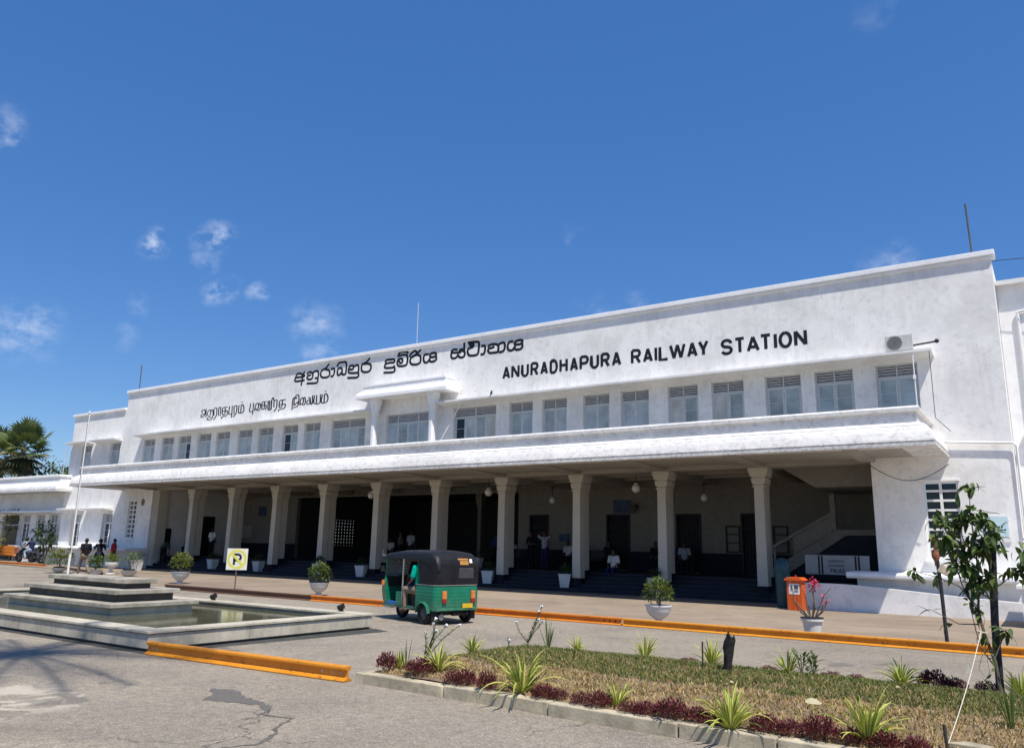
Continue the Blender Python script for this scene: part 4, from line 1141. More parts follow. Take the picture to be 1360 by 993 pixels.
GRS1 = leafm('green_grass', (0.135, 0.175, 0.055), 0.35, 0.7, 0.25, 0.1, 20)
GRS2 = leafm('olive_grass', (0.25, 0.22, 0.09), 0.3, 0.7, 0.25, 0.1, 20)
def border(x): return 8.92 + 0.45 * nz_(x, 2.0) + 0.03 * (x + 4)
grass('dry_grass', 30000, 7.7, 10.4, 0.02, 0.06, [DRY1, DRY2], 1, lambda x, y: (1.0 if y < border(x) else 0.25) * (0.75 + 0.5 * nz_(x * 3, y * 3)))
grass('green_grass', 42000, 8.3, 11.5, 0.025, 0.075, [GRS1, GRS2], 2, lambda x, y: (1.0 if y > border(x) + 0.15 else 0.12) * (0.8 + 0.5 * nz_(x * 2 + 9, y * 2)))

SV = [spider(11, 52, 0.62).mesh('spider_plant', [CREAM, STRIPE]), spider(12, 38, 0.55).mesh('spider_plant', [CREAM, STRIPE]), spider(13, 28, 0.45).mesh('spider_plant', [CREAM, STRIPE])]
SPECS = [ # x, y, mesh, scale, label
 (-7.42, 8.35, 2, 0.75, 'thin dark leaved spider plant behind the red shrub at the tip of the bed'),
 (-6.66, 8.24, 0, 0.82, 'striped spider plant leaning over the kerb near the rail end'),
 (-7.40, 9.95, 1, 0.70, 'spider plant alone at the back left of the bed nearest the pond'),
 (-5.22, 7.98, 0, 1.15, 'largest spider plant of the bed spilling over the kerb with long arching leaves'),
 (-6.32, 11.2, 2, 0.75, 'small spider plant at the back edge right of the upright grass clump'),
 (-4.00, 7.95, 2, 0.85, 'small greenish spider plant on the kerb between two red shrubs'),
 (-5.15, 11.15, 1, 0.88, 'spider plant at the back edge in the middle of the green grass'),
 (-4.12, 11.1, 2, 1.05, 'tall stemmed spider plant standing just left of the charred stump'),
 (-2.70, 7.72, 0, 0.98, 'large yellow edged spider plant drooping over the kerb in front of the stump'),
 (-3.08, 11.05, 1, 0.80, 'spider plant leaning left against a dark broad leaved clump'),
 (-1.74, 11.1, 0, 0.80, 'spider plant at the back edge left of the red shrub by the sapling'),
 (-1.55, 7.92, 1, 1.10, 'open spider plant between maroon shrubs below the sapling shadow'),
 (-0.52, 11.35, 0, 0.78, 'spider plant just right of the black stake'),
]
for k, (x, y, v, s, lab) in enumerate(SPECS):
    o = bpy.data.objects.new('spider_plant', SV[v]); col.objects.link(o)
    o.location = (x, y, bedz(x, y) - 0.01); s *= 0.88; o.scale = (s, s, s * (0.92 + 0.16 * ((k * 7) % 5) / 4)); o.rotation_euler = (0, 0, k * 2.1)
    tag(o, lab, 'spider plant', 'spider plants in the bed')
def redbush(seed, n):
    r = random.Random(seed); mb = MB()
    for k in range(n):
        a = r.uniform(0, 6.283); q = 0.17 * math.sqrt(r.random()); h = r.uniform(0.3, 1.0) * 0.2 * (1 - 0.5 * (q / 0.17) ** 2)
        p = Vector((math.cos(a) * q, math.sin(a) * q, h))
        d = Vector((math.cos(a) * q * 4 + r.uniform(-.6, .6), math.sin(a) * q * 4 + r.uniform(-.6, .6), r.uniform(0.3, 1.3)))
        leaf(mb, p, d, Vector((r.uniform(-.5,.5), r.uniform(-.5,.5), 1)), r.uniform(0.028, 0.055), r.uniform(0.012, 0.022), seg=2)
        mb.mi[-4:] = [0 if r.random() < 0.7 else 1] * 4
    for k in range(30):
        a = r.uniform(0, 6.283); q = 0.15 * math.sqrt(r.random())
        mb.cur = 1; mb.tube([(math.cos(a)*q*0.5, math.sin(a)*q*0.5, 0), (math.cos(a)*q, math.sin(a)*q, 0.15)], 0.002, 3, caps=False)
    return mb
RV = [redbush(21, 560).mesh('maroon_shrub', [RED, RED2]), redbush(22, 520).mesh('maroon_shrub', [RED, RED2]), redbush(23, 420).mesh('maroon_shrub', [RED2, RED])]
REDS = [
 (-7.45, 8.14, 0, 1.0, 1.4, 'tall maroon shrub at the very tip of the bed'),
 (-6.80, 8.05, 1, 1.25, 1.15, 'wide maroon shrub behind the kerb left of the first spider plant'),
 (-6.15, 7.9, 2, 0.85, 0.9, 'small maroon shrub tucked under the spider plant near the rail end'),
 (-5.98, 7.92, 1, 0.9, 1.05, 'maroon shrub right of the spider plant near the rail end'),
 (-5.62, 7.85, 0, 0.95, 1.3, 'upright maroon shrub left of the largest spider plant'),
 (-4.86, 7.87, 0, 0.95, 0.95, 'bright maroon shrub right of the largest spider plant'),
 (-4.68, 7.9, 2, 0.7, 0.75, 'low dull maroon shrub beside the bright one'),
 (-4.38, 7.84, 2, 0.8, 0.75, 'low dark maroon shrub left of a rounder one on the kerb'),
 (-4.14, 7.82, 1, 1.0, 0.95, 'round maroon shrub left of the small greenish spider plant'),
 (-3.78, 7.8, 2, 0.75, 0.7, 'small maroon shrub right of the small greenish spider plant'),
 (-3.60, 7.79, 1, 0.85, 0.85, 'dark maroon shrub joined to a larger spreading one'),
 (-3.32, 7.78, 0, 1.25, 1.2, 'largest spreading maroon shrub of the front row'),
 (-3.04, 7.77, 1, 0.9, 0.9, 'crimson tinted shrub left of the spider plant before the stump'),
 (-2.84, 7.76, 2, 0.6, 0.7, 'tiny maroon shrub beneath the spider plant before the stump'),
 (-2.40, 7.78, 0, 0.95, 1.0, 'maroon shrub right of the spider plant before the stump'),
 (-2.18, 7.77, 1, 0.85, 0.9, 'maroon shrub with a pale fallen leaf close by'),
 (-1.92, 7.78, 0, 1.25, 1.3, 'bulky deep maroon shrub below the pale fallen leaf'),
 (-1.66, 7.82, 2, 0.8, 0.9, 'maroon shrub left of the open spider plant'),
 (-1.40, 7.84, 1, 0.85, 0.9, 'maroon shrub right of the open spider plant'),
 (-1.15, 7.8, 0, 0.85, 0.9, 'maroon shrub at the foot of the tether peg'),
 (-3.42, 11.35, 2, 0.85, 0.6, 'flat faded maroon shrub at the back edge right of the stump'),
 (-4.62, 11.5, 2, 1.0, 0.55, 'flat brownish maroon shrub at the back edge left of the stump'),
 (-2.62, 11.4, 2, 0.95, 0.55, 'flat maroon shrub at the back edge right of the broad leaved clump'),
 (-2.32, 11.42, 2, 0.9, 0.55, 'brown maroon shrub at the back edge facing the road'),
 (-1.42, 11.35, 0, 1.35, 1.35, 'bright tall maroon shrub at the back edge left of the sapling'),
 (-1.18, 11.32, 1, 0.9, 0.95, 'maroon shrub trailing from the bright tall one'),
 (-0.86, 11.3, 2, 0.9, 0.95, 'maroon shrub partly behind the sapling stem'),
]
for k, (x, y, v, s, sz, lab) in enumerate(REDS):
    o = bpy.data.objects.new('maroon_shrub', RV[v]); col.objects.link(o)
    o.location = (x, y, bedz(x, y) - 0.005); s *= 0.82; o.scale = (s, s * (0.85 + 0.3 * ((k * 3) % 4) / 3), sz * 0.86); o.rotation_euler = (0, 0, k * 1.3)
    tag(o, lab, 'shrub', 'maroon shrubs edging the bed')
# upright grass-like clumps, broad leaved clump
o = spider(31, 16, 0.50, 0.016, upright=1).build('grass_clump', [LEAFG2, LEAFG]); o.location = (-6.90, 11.30, bedz(-6.9, 11.3)); tag(o, 'upright green grass clump at the back edge beside the white flower stalks', 'grass clump')
o = spider(32, 12, 0.50, 0.020, upright=1).build('grass_clump', [LEAFG2, LEAFG]); o.location = (-0.50, 8.75, bedz(-0.5, 8.75)); tag(o, 'coarse green grass clump at the right end of the bed below the stake', 'grass clump')
o = spider(33, 6, 0.42, 0.014, upright=1).build('grass_clump', [LEAFG, LEAFG2]); o.location = (-7.22, 8.25, bedz(-7.2, 8.25)); tag(o, 'two thin green spears among the first red shrubs', 'grass clump')
r = random.Random(8); mb = MB(); sb = MB()
bl_ = empty('broad_leaved_plant', (-2.83, 11.0, bedz(-2.83, 11.0)), 0, 'dark glossy broad leaved clump at the back edge of the bed', 'plant')
for sx_ in (-0.06, 0.09):
    for q in range(3): sb.tube([(sx_, 0, -0.02), (sx_ + 0.04 * (q - 1), 0.03 * (q - 1), 0.26)], 0.007, 5)
sb.build('stem', STEM, bl_, local=True)
for k in range(46):
    a = r.uniform(0, 6.283); q = r.uniform(0, 0.14); p = Vector((math.cos(a)*q + (0.09 if k % 2 else -0.06), math.sin(a)*q, r.uniform(0.02, 0.26)))
    leaf(mb, p, Vector((math.cos(a), math.sin(a), r.uniform(0.3, 1.4))), Vector((0, 0, 1)), r.uniform(0.09, 0.15), r.uniform(0.03, 0.045), seg=3)
mb.build('leaves', LEAFG, bl_, local=True)
def flower_stalk(name, loc, stems, label, seed, stemm=STEM):
    r = random.Random(seed); root = empty(name, loc, 0, label, 'flower', 'white flower stalks in the bed')
    s = MB(); l = MB(); f = MB()
    for pts in stems:
        pts = [Vector(p) for p in pts]
        s.tube(pts, [0.006] * (len(pts) - 1) + [0.003], 5)
        for a, b in zip(pts[:-1], pts[1:]):
            for k in range(20):
                p = a.lerp(b, r.random()); d = rv(r); d.z = abs(d.z) * 0.8
                leaf(l, p, d, Vector((0, 0, 1)), r.uniform(0.035, 0.075), 0.016, seg=2)
        tip = pts[-1]
        for k in range(8):
            d = rv(r); d.z = abs(d.z); leaf(f, tip, d, Vector((0.1, 0, 1)), 0.036, 0.034, seg=2)
        f.ball(tip, 0.020, 7, 5)
    s.build('stem', stemm, root, local=True); l.build('leaves', LEAFG2, root, local=True); f.build('blossoms', WFL, root, local=True)
def towards(px_dx): return cr * px_dx
flower_stalk('flower_stalk', (-6.98, 8.3, bedz(-6.98, 8.3)), [
   [(0, 0, 0), (0.05, 0.05, 0.2), (0.10, 0.08, 0.42), (0.12, 0.10, 0.62)], [(0.02, 0, 0.1), (0.10, 0.1, 0.35), (0.10, 0.08, 0.56)],
   [(0.04, 0.03, 0.15), (0.12, 0.10, 0.38), (0.24, 0.18, 0.54)], [(0.05, 0.03, 0.15), (0.20, 0.16, 0.38), (0.38, 0.27, 0.55)],
   [(0.02, 0.02, 0.12), (0.03, 0.03, 0.30), (0.02, 0.02, 0.44)], [(0.03, 0.02, 0.2), (0.1, 0.07, 0.36), (0.13, 0.10, 0.48)]], 'branching white flower stalks near the left tip of the bed', 3)
flower_stalk('flower_stalk', (-7.25, 11.2, bedz(-7.25, 11.2)), [
   [(0, 0, 0), (0.06, 0.03, 0.25), (0.15, 0.08, 0.5), (0.21, 0.12, 0.66)], [(0.01, 0, 0.05), (0.10, 0.05, 0.3), (0.18, 0.10, 0.59)],
   [(0.03, 0.0, 0.1), (0.12, 0.06, 0.28), (0.23, 0.14, 0.43)], [(0.02, 0.0, 0.1), (-0.1, -0.06, 0.26), (-0.15, -0.09, 0.42)], [(0.02, 0.01, 0.1), (0.1, 0.05, 0.3), (0.17, 0.09, 0.46)]], 'tall leafy white flower stalk at the back edge of the bed', 4)
flower_stalk('flower_stalk', (-7.4, 10.9, bedz(-7.4, 10.9)), [[(0, 0, 0), (0.01, 0, 0.08), (0.01, 0.0, 0.14)]], 'short single white flower at the back edge of the bed', 5)
# stump, pegs, fallen leaves
mb = MB(); r = random.Random(2)
n = 14; rows = []
for k in range(7):
    z = 0.46 * k / 6; lean = 0.05 * (k / 6) ** 2
    rows.append([(lean + (0.062 - 0.012 * math.sin(k)) * math.cos(2*math.pi*j/n) * r.uniform(0.85, 1.15), 0.06 * math.sin(2*math.pi*j/n) * r.uniform(0.85, 1.15), z + (r.uniform(-0.05, 0.06) if k == 6 else 0)) for j in range(n)])
idx = [mb.addv(q) for q in rows]
for a, b in zip(idx[:-1], idx[1:]):
    for j in range(n): mb.face((a + j, a + (j+1) % n, b + (j+1) % n, b + j))
c_ = mb.addv([(0.04, 0, 0.36)])
for j in range(n): mb.face((idx[-1] + j, idx[-1] + (j+1) % n, c_))
o = mb.build('burnt_stump', M('charred_wood', (0.022, 0.021, 0.021), 0.9, 0.6, 9, bump=0.9, bscale=25)); o.location = (-3.60, 10.25, bedz(-3.6, 10.25) - 0.02)
tag(o, 'charred black tree stump standing in the dry grass', 'stump')
mb = MB(); mb.tube([(0, 0, 0), (0.005, 0, 0.33)], 0.011, 7); o = mb.build('wooden_peg', M('dark_peg_wood', (0.05, 0.045, 0.04), 0.9)); o.location = (-3.93, 10.25, bedz(-3.93, 10.25)); tag(o, 'thin grey peg standing left of the charred stump', 'peg', 'pegs in the bed')
mb = MB(); mb.tube([(0, 0, 0), (-0.01, 0, 0.20)], 0.014, 7); o = mb.build('wooden_peg', M('dark_peg_wood', (0.05, 0.045, 0.04), 0.9)); o.location = (-0.945, 8.05, bedz(-0.945, 8.05)); tag(o, 'dark peg that holds the lower end of the rope', 'peg', 'pegs in the bed')
PALE = M('pale_dead_leaf', (0.42, 0.38, 0.24), 0.8)
for k, (x, y, s, a, lab) in enumerate(((-2.02, 8.05, 0.15, 0.3, 'large pale fallen leaf lying on the maroon shrubs'), (-3.15, 9.1, 0.06, 1.0, 'small pale fallen leaf right of the stump'), (-2.3, 9.2, 0.06, 2.0, 'small pale fallen leaf in the mid grass'), (-1.6, 10.0, 0.05, 0.7, 'small pale fallen leaf in the shade of the sapling'), (-1.2, 10.4, 0.05, 2.7, 'small pale fallen leaf in front of the tall maroon shrub'))):
    mb = MB(); leaf(mb, Vector((-s/2, 0, 0.02)), Vector((1, 0.1, 0.15)), Vector((0.2, -0.5, 1)), s, s * 0.6, seg=4)
    o = mb.build('fallen_leaf', PALE); o.location = (x, y, bedz(x, y) + (0.22 if k == 0 else 0.05)); o.rotation_euler = (0, 0, a); tag(o, lab, 'leaf', 'fallen leaves on the bed')
mb = MB(); mb.prism([(-0.14, -0.05), (0.12, -0.08), (0.2, 0.02), (-0.02, 0.09)], 'z', 0, 0.05)
o = mb.build('paving_stone', KERB, bevel=0.01); o.location = (-0.80, 8.15, bedz(-0.8, 8.15) - 0.01); tag(o, 'loose pale kerb stone beside the tether peg', 'stone')

# ------------------------------------------------------------------ sapling, stake and rope
SAP = empty('sapling', (-0.70, 11.0, bedz(-0.7, 11.0) - 0.02), 0, 'young broad leaved sapling tied to a black stake', 'tree')
r = random.Random(17)
tr = MB(); lv = MB()
def V(x, z, y=0.0): return Vector((x, y, z - bedz(-0.7, 11.0)))
mainp = [V(0.0, 0.2), V(-0.01, 0.45), V(-0.02, 0.6), V(-0.10, 0.9), V(-0.14, 1.15, 0.02), V(-0.10, 1.5, 0.02), V(-0.10, 1.9), V(-0.12, 2.25), V(-0.10, 2.6)]
tr.tube(mainp, [0.022, 0.02, 0.018, 0.016, 0.014, 0.012, 0.009, 0.006, 0.003], 7)
branches = [[V(-0.14, 1.15, 0.02), V(-0.25, 1.35, -0.05), V(-0.32, 1.65, -0.05), V(-0.40, 2.0, -0.08), V(-0.44, 2.22, -0.1)], [V(-0.12, 1.3), V(0.02, 1.55, 0.05), V(0.06, 1.9, 0.1), V(0.10, 2.05, 0.1)],
  [V(-0.12, 1.35), V(0.1, 1.45, 0.1), V(0.30, 1.62, 0.1), V(0.42, 1.85, 0.1)], [V(-0.14, 1.2), V(-0.3, 1.42, -0.05), V(-0.52, 1.52, -0.05), V(-0.78, 1.58, -0.05)], [V(-0.11, 1.75), V(-0.22, 1.95, 0.1), V(-0.28, 2.2, 0.15)], [V(-0.1, 1.6), V(0.02, 1.9, -0.12), V(0.0, 2.2, -0.14)],
  [V(0, 0.5), V(-0.15, 0.75, -0.05), V(-0.20, 1.1, -0.05), V(-0.22, 1.25, -0.05)], [V(-0.14, 1.0), V(-0.35, 0.99), V(-0.62, 1.13)], [V(-0.03, 0.62), V(0.05, 0.8, 0.05), V(0.12, 0.95, 0.05)], [V(0.3, 1.62, 0.1), V(0.5, 1.6, 0.1), V(0.62, 1.75, 0.1)]]
for b in branches: tr.tube(b, [0.009 * (1 - 0.6 * k / (len(b) - 1)) for k in range(len(b))], 5)
def leaves_on(p, n, spread, L0=0.15):
    for k in range(int(n * 1.9)):
        d = rv(r); d.z = d.z * 0.6 + r.uniform(-0.9, 0.3)
        q = p + rv(r) * spread * r.random()
        leaf(lv, q, d, Vector((r.uniform(-.4,.4), r.uniform(-.4,.4), 1)), L0 * r.uniform(0.5, 1.3), L0 * 0.37 * r.uniform(0.7, 1.2), fold=0.2, droop=r.uniform(0.2, 0.7), seg=4)
        lv.mi[-8:] = [0 if r.random() < 0.55 else 1] * 8
for k in range(3, len(mainp)):
    leaves_on(mainp[k], [0, 0, 0, 2, 5, 20, 30, 24, 9][k], [0, 0, 0, .06, .08, .14, .18, .15, .09][k])
for p, n, s in ((branches[0][2], 14, .12), (branches[0][3], 26, .16), (branches[0][4], 14, .13), (branches[1][2], 14, .12), (branches[1][3], 16, .14), (branches[2][2], 12, .13), (branches[2][3], 20, .17), (branches[3][2], 4, .08), (branches[3][3], 5, .06), (branches[4][2], 16, .14), (branches[5][1], 14, .14), (branches[5][2], 14, .12), (branches[1][1], 10, .12), (branches[8][2], 7, .06), (branches[9][2], 14, .14), (branches[6][3], 3, .05), (V(-0.15, 1.62), 16, .16), (V(-0.25, 1.85), 18, .18), (V(-0.16, 1.42), 14, .14), (V(0.45, 1.6), 8, .14), (V(-0.62, 1.13), 2, .04), (V(-0.45, 1.0), 2, .05)):
    leaves_on(p, n, s)
for k in range(26):
    z = r.uniform(0.35, 1.1); leaves_on(V(-0.06 + r.uniform(-.09, .08), z, r.uniform(-.05, .05)), 1, 0.03, 0.075)
tr.build('trunk', BARK, SAP, local=True); lv.build('leaves', [LEAFG, LEAFG2], SAP, local=True)
for j in range(2):
    vn = MB(); vr = random.Random(40 + j); pts = [Vector((-0.16 + 0.06*j, -0.04, 1.1 - 0.08*k)) + Vector((vr.uniform(-.03, .03), 0, 0)) for k in range(12)]
    vn.tube(pts, 0.003, 4); vn.build('vine', STEM, SAP, local=True)
mb = MB(); mb.tube([(0, 0, 0), (0.02, 0, 0.9), (0.10 * 0 + 0.09, 0.0, 2.05)], 0.043, 10)
POLEM = M('black_painted_stake', (0.028, 0.03, 0.036), 0.6, 0.4, 9, dirt=0.5)
o = mb.build('stake', POLEM, smooth=True); o.location = (-0.72, 11.28, 0.1); tag(o, 'thick black stake supporting the sapling', 'stake')
mb = MB(); P0 = Vector((-0.83, 10.96, 0.90)); P1 = Vector((-0.935, 8.06, bedz(-0.9, 8.05) + 0.05))
pts = [P0.lerp(P1, k / 10) - Vector((0, 0, 0.05 * math.sin(math.pi * k / 10))) for k in range(11)]
mb.tube(pts, 0.0042, 6); mb.tube([P0 + Vector((-0.06, 0, 0.02)), P0, P0 + Vector((0.07, 0, -0.01))], 0.008, 5)
mb.prism([(-0.03, 0), (0.03, 0), (0, 0.09)], 'y', -0.004, 0.004); 
n0 = len(mb.v) - 6
q = P0.lerp(P1, 0.40)
for i in range(n0, len(mb.v)): mb.v[i] = tuple(Vector(mb.v[i]) + q + Vector((-0.02, 0, -0.05)))
o = mb.build('tether_rope', M('pale_rope', (0.62, 0.58, 0.48), 0.9, 0.1)); tag(o, 'thin pale rope tying the sapling down to a peg', 'rope')
# ------------------------------------------------------------------ black post with a cloth scarf, beyond the far rail
PS = empty('scarf_post', (-1.97, 18.2, 0.03), 0, 'slim black post wrapped with an orange cloth behind the far rail', 'post')
mb = MB(); mb.tube([(0, 0, 0), (-0.02, 0, 1.15), (-0.06, 0, 2.0)], 0.035, 8); mb.build('pole', POLEM, PS, local=True, smooth=True)
mb = MB(); r = random.Random(3)
rows = []
for k in range(8):
    z = 2.12 - 0.60 * k / 7; rr = 0.05 + 0.025 * math.sin(k * 1.7)
    rows.append(mb.addv([(-0.06 + rr * math.cos(2*math.pi*j/9) * r.uniform(.7, 1.3), rr * math.sin(2*math.pi*j/9) * r.uniform(.7, 1.3), z) for j in range(9)]))
for a, b in zip(rows[:-1], rows[1:]):
    for j in range(9): mb.face((a + j, a + (j+1) % 9, b + (j+1) % 9, b + j))
mb.build('scarf', M('orange_brown_cloth', (0.28, 0.10, 0.05), 0.9, 0.3), PS, local=True, smooth=True)
mb = MB(); mb.prism([(-0.07, 1.42), (0.16, 1.30), (0.20, 1.46), (0.04, 1.58)], 'y', -0.05, 0.03); mb.build('tied_bag', M('cream_cloth', (0.55, 0.45, 0.34), 0.9, 0.2), PS, local=True, bevel=0.02)

# ------------------------------------------------------------------ orange letter box style bin, dustbin, police board
BINO = M('orange_bin_paint', (0.60, 0.10, 0.016), 0.5, 0.12, 3, dirt=0.25)
bn = empty('orange_bin', (-6.80, 25.78, 0.036), R(-4), 'orange metal collection box with a white notice beside the ramp parapet', 'bin')
bn.scale = (0.80, 0.85, 0.95)
mb = MB(); mb.box(-0.29, 0.29, -0.22, 0.22, 0.0, 0.92); mb.build('bin_body', BINO, bn, local=True, bevel=0.012)
mb = MB(); mb.prism([(-0.36, 0.921), (0.36, 0.921), (0.36, 0.96), (0.24, 1.03), (-0.24, 1.03), (-0.36, 0.96)], 'y', -0.28, 0.28); mb.tube([(0, 0, 1.03), (0, 0, 1.10)], 0.02, 8); mb.build('bin_lid', BINO, bn, local=True, bevel=0.01)
mb = MB(); mb.box(-0.20, 0.20, -0.228, -0.2201, 0.50, 0.83); nt_ = mb.build('notice', M('white_notice', (0.75, 0.75, 0.74), 0.6), bn, local=True)
mb = MB(); mb.box(0.0, 0.16, -0.232, -0.2285, 0.66, 0.79); mb.box(-0.13, -0.09, -0.232, -0.2285, 0.6, 0.77)
for k in range(3): mb.box(0.0, 0.15, -0.232, -0.2285, 0.56 + 0.03*k, 0.575 + 0.03*k)
mb.build('notice_print', M('grey_print', (0.08, 0.08, 0.09), 0.6), nt_, local=True)
mb = MB(); mb.box(0.10, 0.12, -0.235, -0.221, 0.02, 0.45); mb.box(-0.05, -0.03, -0.235, -0.221, 0.02, 0.45); mb.build('seam', BINO, bn, local=True)
TEAL = M('dark_teal_plastic', (0.02, 0.07, 0.085), 0.45, 0.2)
dbn = empty('dustbin', (-7.42, 26.6, 0.036), 0, 'tall dark teal dustbin with a domed top standing behind the orange box', 'dustbin')
mb = MB(); mb.lathe([(0.20, 0), (0.22, 0.05), (0.24, 1.12), (0.26, 1.13), (0.26, 1.18)], n=18); mb.build('dustbin_body', TEAL, dbn, local=True, smooth=True)
mb = MB(); mb.lathe([(0.265, 1.181), (0.265, 1.24), (0.25, 1.36), (0.19, 1.47), (0.10, 1.53), (0.02, 1.55)], n=18); mb.build('dome_lid', TEAL, dbn, local=True, smooth=True)
PBW = M('white_board_paint', (0.30, 0.30, 0.29), 0.7, 0.1)
pb = empty('police_board', (-6.1, 28.42, 0.036), 0, 'white police barrier board with black lettering at the foot of the stairs', 'barrier')
mb = MB(); mb.box(-1.05, 0.98, 0, 0.05, 1.03, 1.66); mb.build('board', PBW, pb, local=True)
mb = MB(); mb.box(-0.95, -0.90, 0.051, 0.1, 0, 1.5); mb.box(0.85, 0.9, 0.051, 0.1, 0, 1.5); mb.build('board_leg', NBLACK, pb, local=True)
mb = MB()
for xx in (-0.60, -0.50, 0.56, 0.66):
    mb = MB(); mb.box(xx - 0.03, xx + 0.03, -0.004, -0.0005, 1.04, 1.64); mb.build('board_stripe', LETB, pb, local=True)
spec = []
xx = -0.24
for ch in 'POLICE':
    w_ = 0.03 if ch == 'I' else 0.065; spec.append((ch, xx, xx + w_)); xx += w_ + 0.018
sts = place_letters(spec, 1.10, 0.13, 0.011)
mb = MB()
rq = random.Random(6)
def ribbon_simple(mb, P, hw, y):
    P = [Vector(p) for p in P]
    for i in range(len(P) - 1):
        d = (P[i+1] - P[i]); d = d.normalized() if d.length > 1e-6 else Vector((1, 0)); nn = Vector((-d.y, d.x)) * hw
        yy = y - 0.00005 * i
        mb.poly([(P[i].x + nn.x, yy, P[i].y + nn.y), (P[i].x - nn.x, yy, P[i].y - nn.y), (P[i+1].x - nn.x, yy, P[i+1].y - nn.y), (P[i+1].x + nn.x, yy, P[i+1].y + nn.y)])
for k, st in enumerate(sts): ribbon_simple(mb, st, 0.012, -0.002 - 0.001 * k)
for row, zz in ((0, 1.44), (1, 1.29)):
    for k in range(6):
        x0 = -0.30 + 0.085 * k
        ribbon_simple(mb, arc(x0 + 0.03, zz + 0.035, 0.028, 0.035, rq.uniform(0, 90), rq.uniform(260, 400), 8) + [(x0 + 0.07, zz + rq.uniform(0, .07))], 0.008, -0.002 - 0.001 * k)
mb.build('board_writing', LETB, pb, local=True)

# ------------------------------------------------------------------ no parking sign
NP = empty('no_parking_sign', (-24.85, 18.86, 0.03), R(38), 'square white no parking sign on a thin post', 'sign')
mb = MB(); mb.tube([(0, 0.045, 0), (0, 0.045, 1.0)], 0.022, 8); mb.build('post', M('grey_rusty_post', (0.12, 0.09, 0.07), 0.7, 0.3), NP, local=True)
YEL = M('yellow_sign_paint', (0.62, 0.60, 0.10), 0.5, 0.08)
mb = MB(); mb.box(-0.37, 0.37, 0, 0.02, 0.70, 1.46); bd = mb.build('sign_board', M('white_sign_paint', (0.70, 0.69, 0.60), 0.5, 0.08), NP, local=True)
mb = MB(); n = 40; cz = 1.08
o_ = [(0.345*math.cos(2*math.pi*k/n), cz + 0.345*math.sin(2*math.pi*k/n)) for k in range(n)]; i_ = [(0.265*math.cos(2*math.pi*k/n), cz + 0.265*math.sin(2*math.pi*k/n)) for k in range(n)]
for k in range(n):
    k2 = (k + 1) % n
    mb.poly([(i_[k][0], -0.003, i_[k][1]), (o_[k][0], -0.003, o_[k][1]), (o_[k2][0], -0.003, o_[k2][1]), (i_[k2][0], -0.003, i_[k2][1])])
a = R(-45); 
mb.poly([(-0.19 - 0.03, -0.006, cz + 0.19 - 0.03), (0.19 - 0.03, -0.006, cz - 0.19 - 0.03), (0.19 + 0.03, -0.006, cz - 0.19 + 0.03), (-0.19 + 0.03, -0.006, cz + 0.19 + 0.03)])
mb.build('prohibition_ring', YEL, bd, local=True)
mb = MB()
for k, st in enumerate([[(-0.10, cz - 0.20), (-0.10, cz + 0.20)], [(-0.10, cz + 0.17), (0.02, cz + 0.17)] + arc(0.03, cz + 0.065, 0.10, 0.105, 90, -90, 10) + [(-0.10, cz - 0.04)]]):
    P = [Vector(p) for p in st]
    ribbon_simple(mb, P, 0.04, -0.0035 - 0.001 * k)
mb.build('letter_p', LETB, bd, local=True)

# ------------------------------------------------------------------ potted plants
URN = plaster('white_urn_paint', (0.66, 0.66, 0.64), grime=0.45, streak=0.35)
BPOT = M('black_pot_rim', (0.02, 0.02, 0.022), 0.6)
def urn(name, loc, label, rad=0.30, shrub=None, black_rim=False, profile=None, mats=(LEAFG, LEAFY), zs=1.0, group='white urns along the forecourt'):
    root = empty(name, loc, 0, label, 'potted plant', group)
    u = MB(); s = rad / 0.30
    pr = profile or [(0.10, 0), (0.14, 0.015), (0.14, 0.04), (0.07, 0.08), (0.12, 0.12), (0.23, 0.2), (0.29, 0.30), (0.30, 0.38), (0.32, 0.40), (0.32, 0.43), (0.27, 0.43), (0.26, 0.38)]
    u.lathe([(a * s, b * s) for a, b in pr], n=22)
    u.build('urn', URN, root, local=True, smooth=True)
    if black_rim:
        b = MB(); b.lathe([(0.33*s, pr[-3][1]*s + 0.003), (0.33*s, pr[-3][1]*s + 0.06), (0.28*s, pr[-3][1]*s + 0.06)], n=22); b.build('inner_pot', BPOT, root, local=True, smooth=True)
    if shrub:
        seed, r_, n, L, W_ = shrub
        h = pr[-3][1] * s
        m_ = bush(seed, r_, n, L, W_, zs, h + r_ * zs * 0.78)
        m_.cur = 0
        m_.build('shrub', list(mats), root, local=True)
        st = MB(); rr = random.Random(seed)
        for k in range(5): st.tube([(rr.uniform(-.05,.05), rr.uniform(-.05,.05), h - 0.05), (rr.uniform(-.15,.15)*r_/0.3, rr.uniform(-.15,.15)*r_/0.3, h + r_*0.9)], 0.012, 5)
        st.build('stem', BARK, root, local=True)
    return root
urn('white_urn', (-8.06, 18.25, 0.036), 'round white urn with a dense green shrub beside the long yellow rail', 0.30, (51, 0.36, 1000, 0.085, 0.035))
urn('white_urn', (-20.5, 18.9, 0.036), 'white urn with a round green shrub left of the rickshaw', 0.30, (52, 0.36, 900, 0.09, 0.04), True)
urn('white_urn', (-29.3, 19.6, 0.036), 'white urn with a yellowish shrub left of the no parking sign', 0.34, (53, 0.41, 700, 0.10, 0.045), True, mats=(LEAFY, LEAFG))
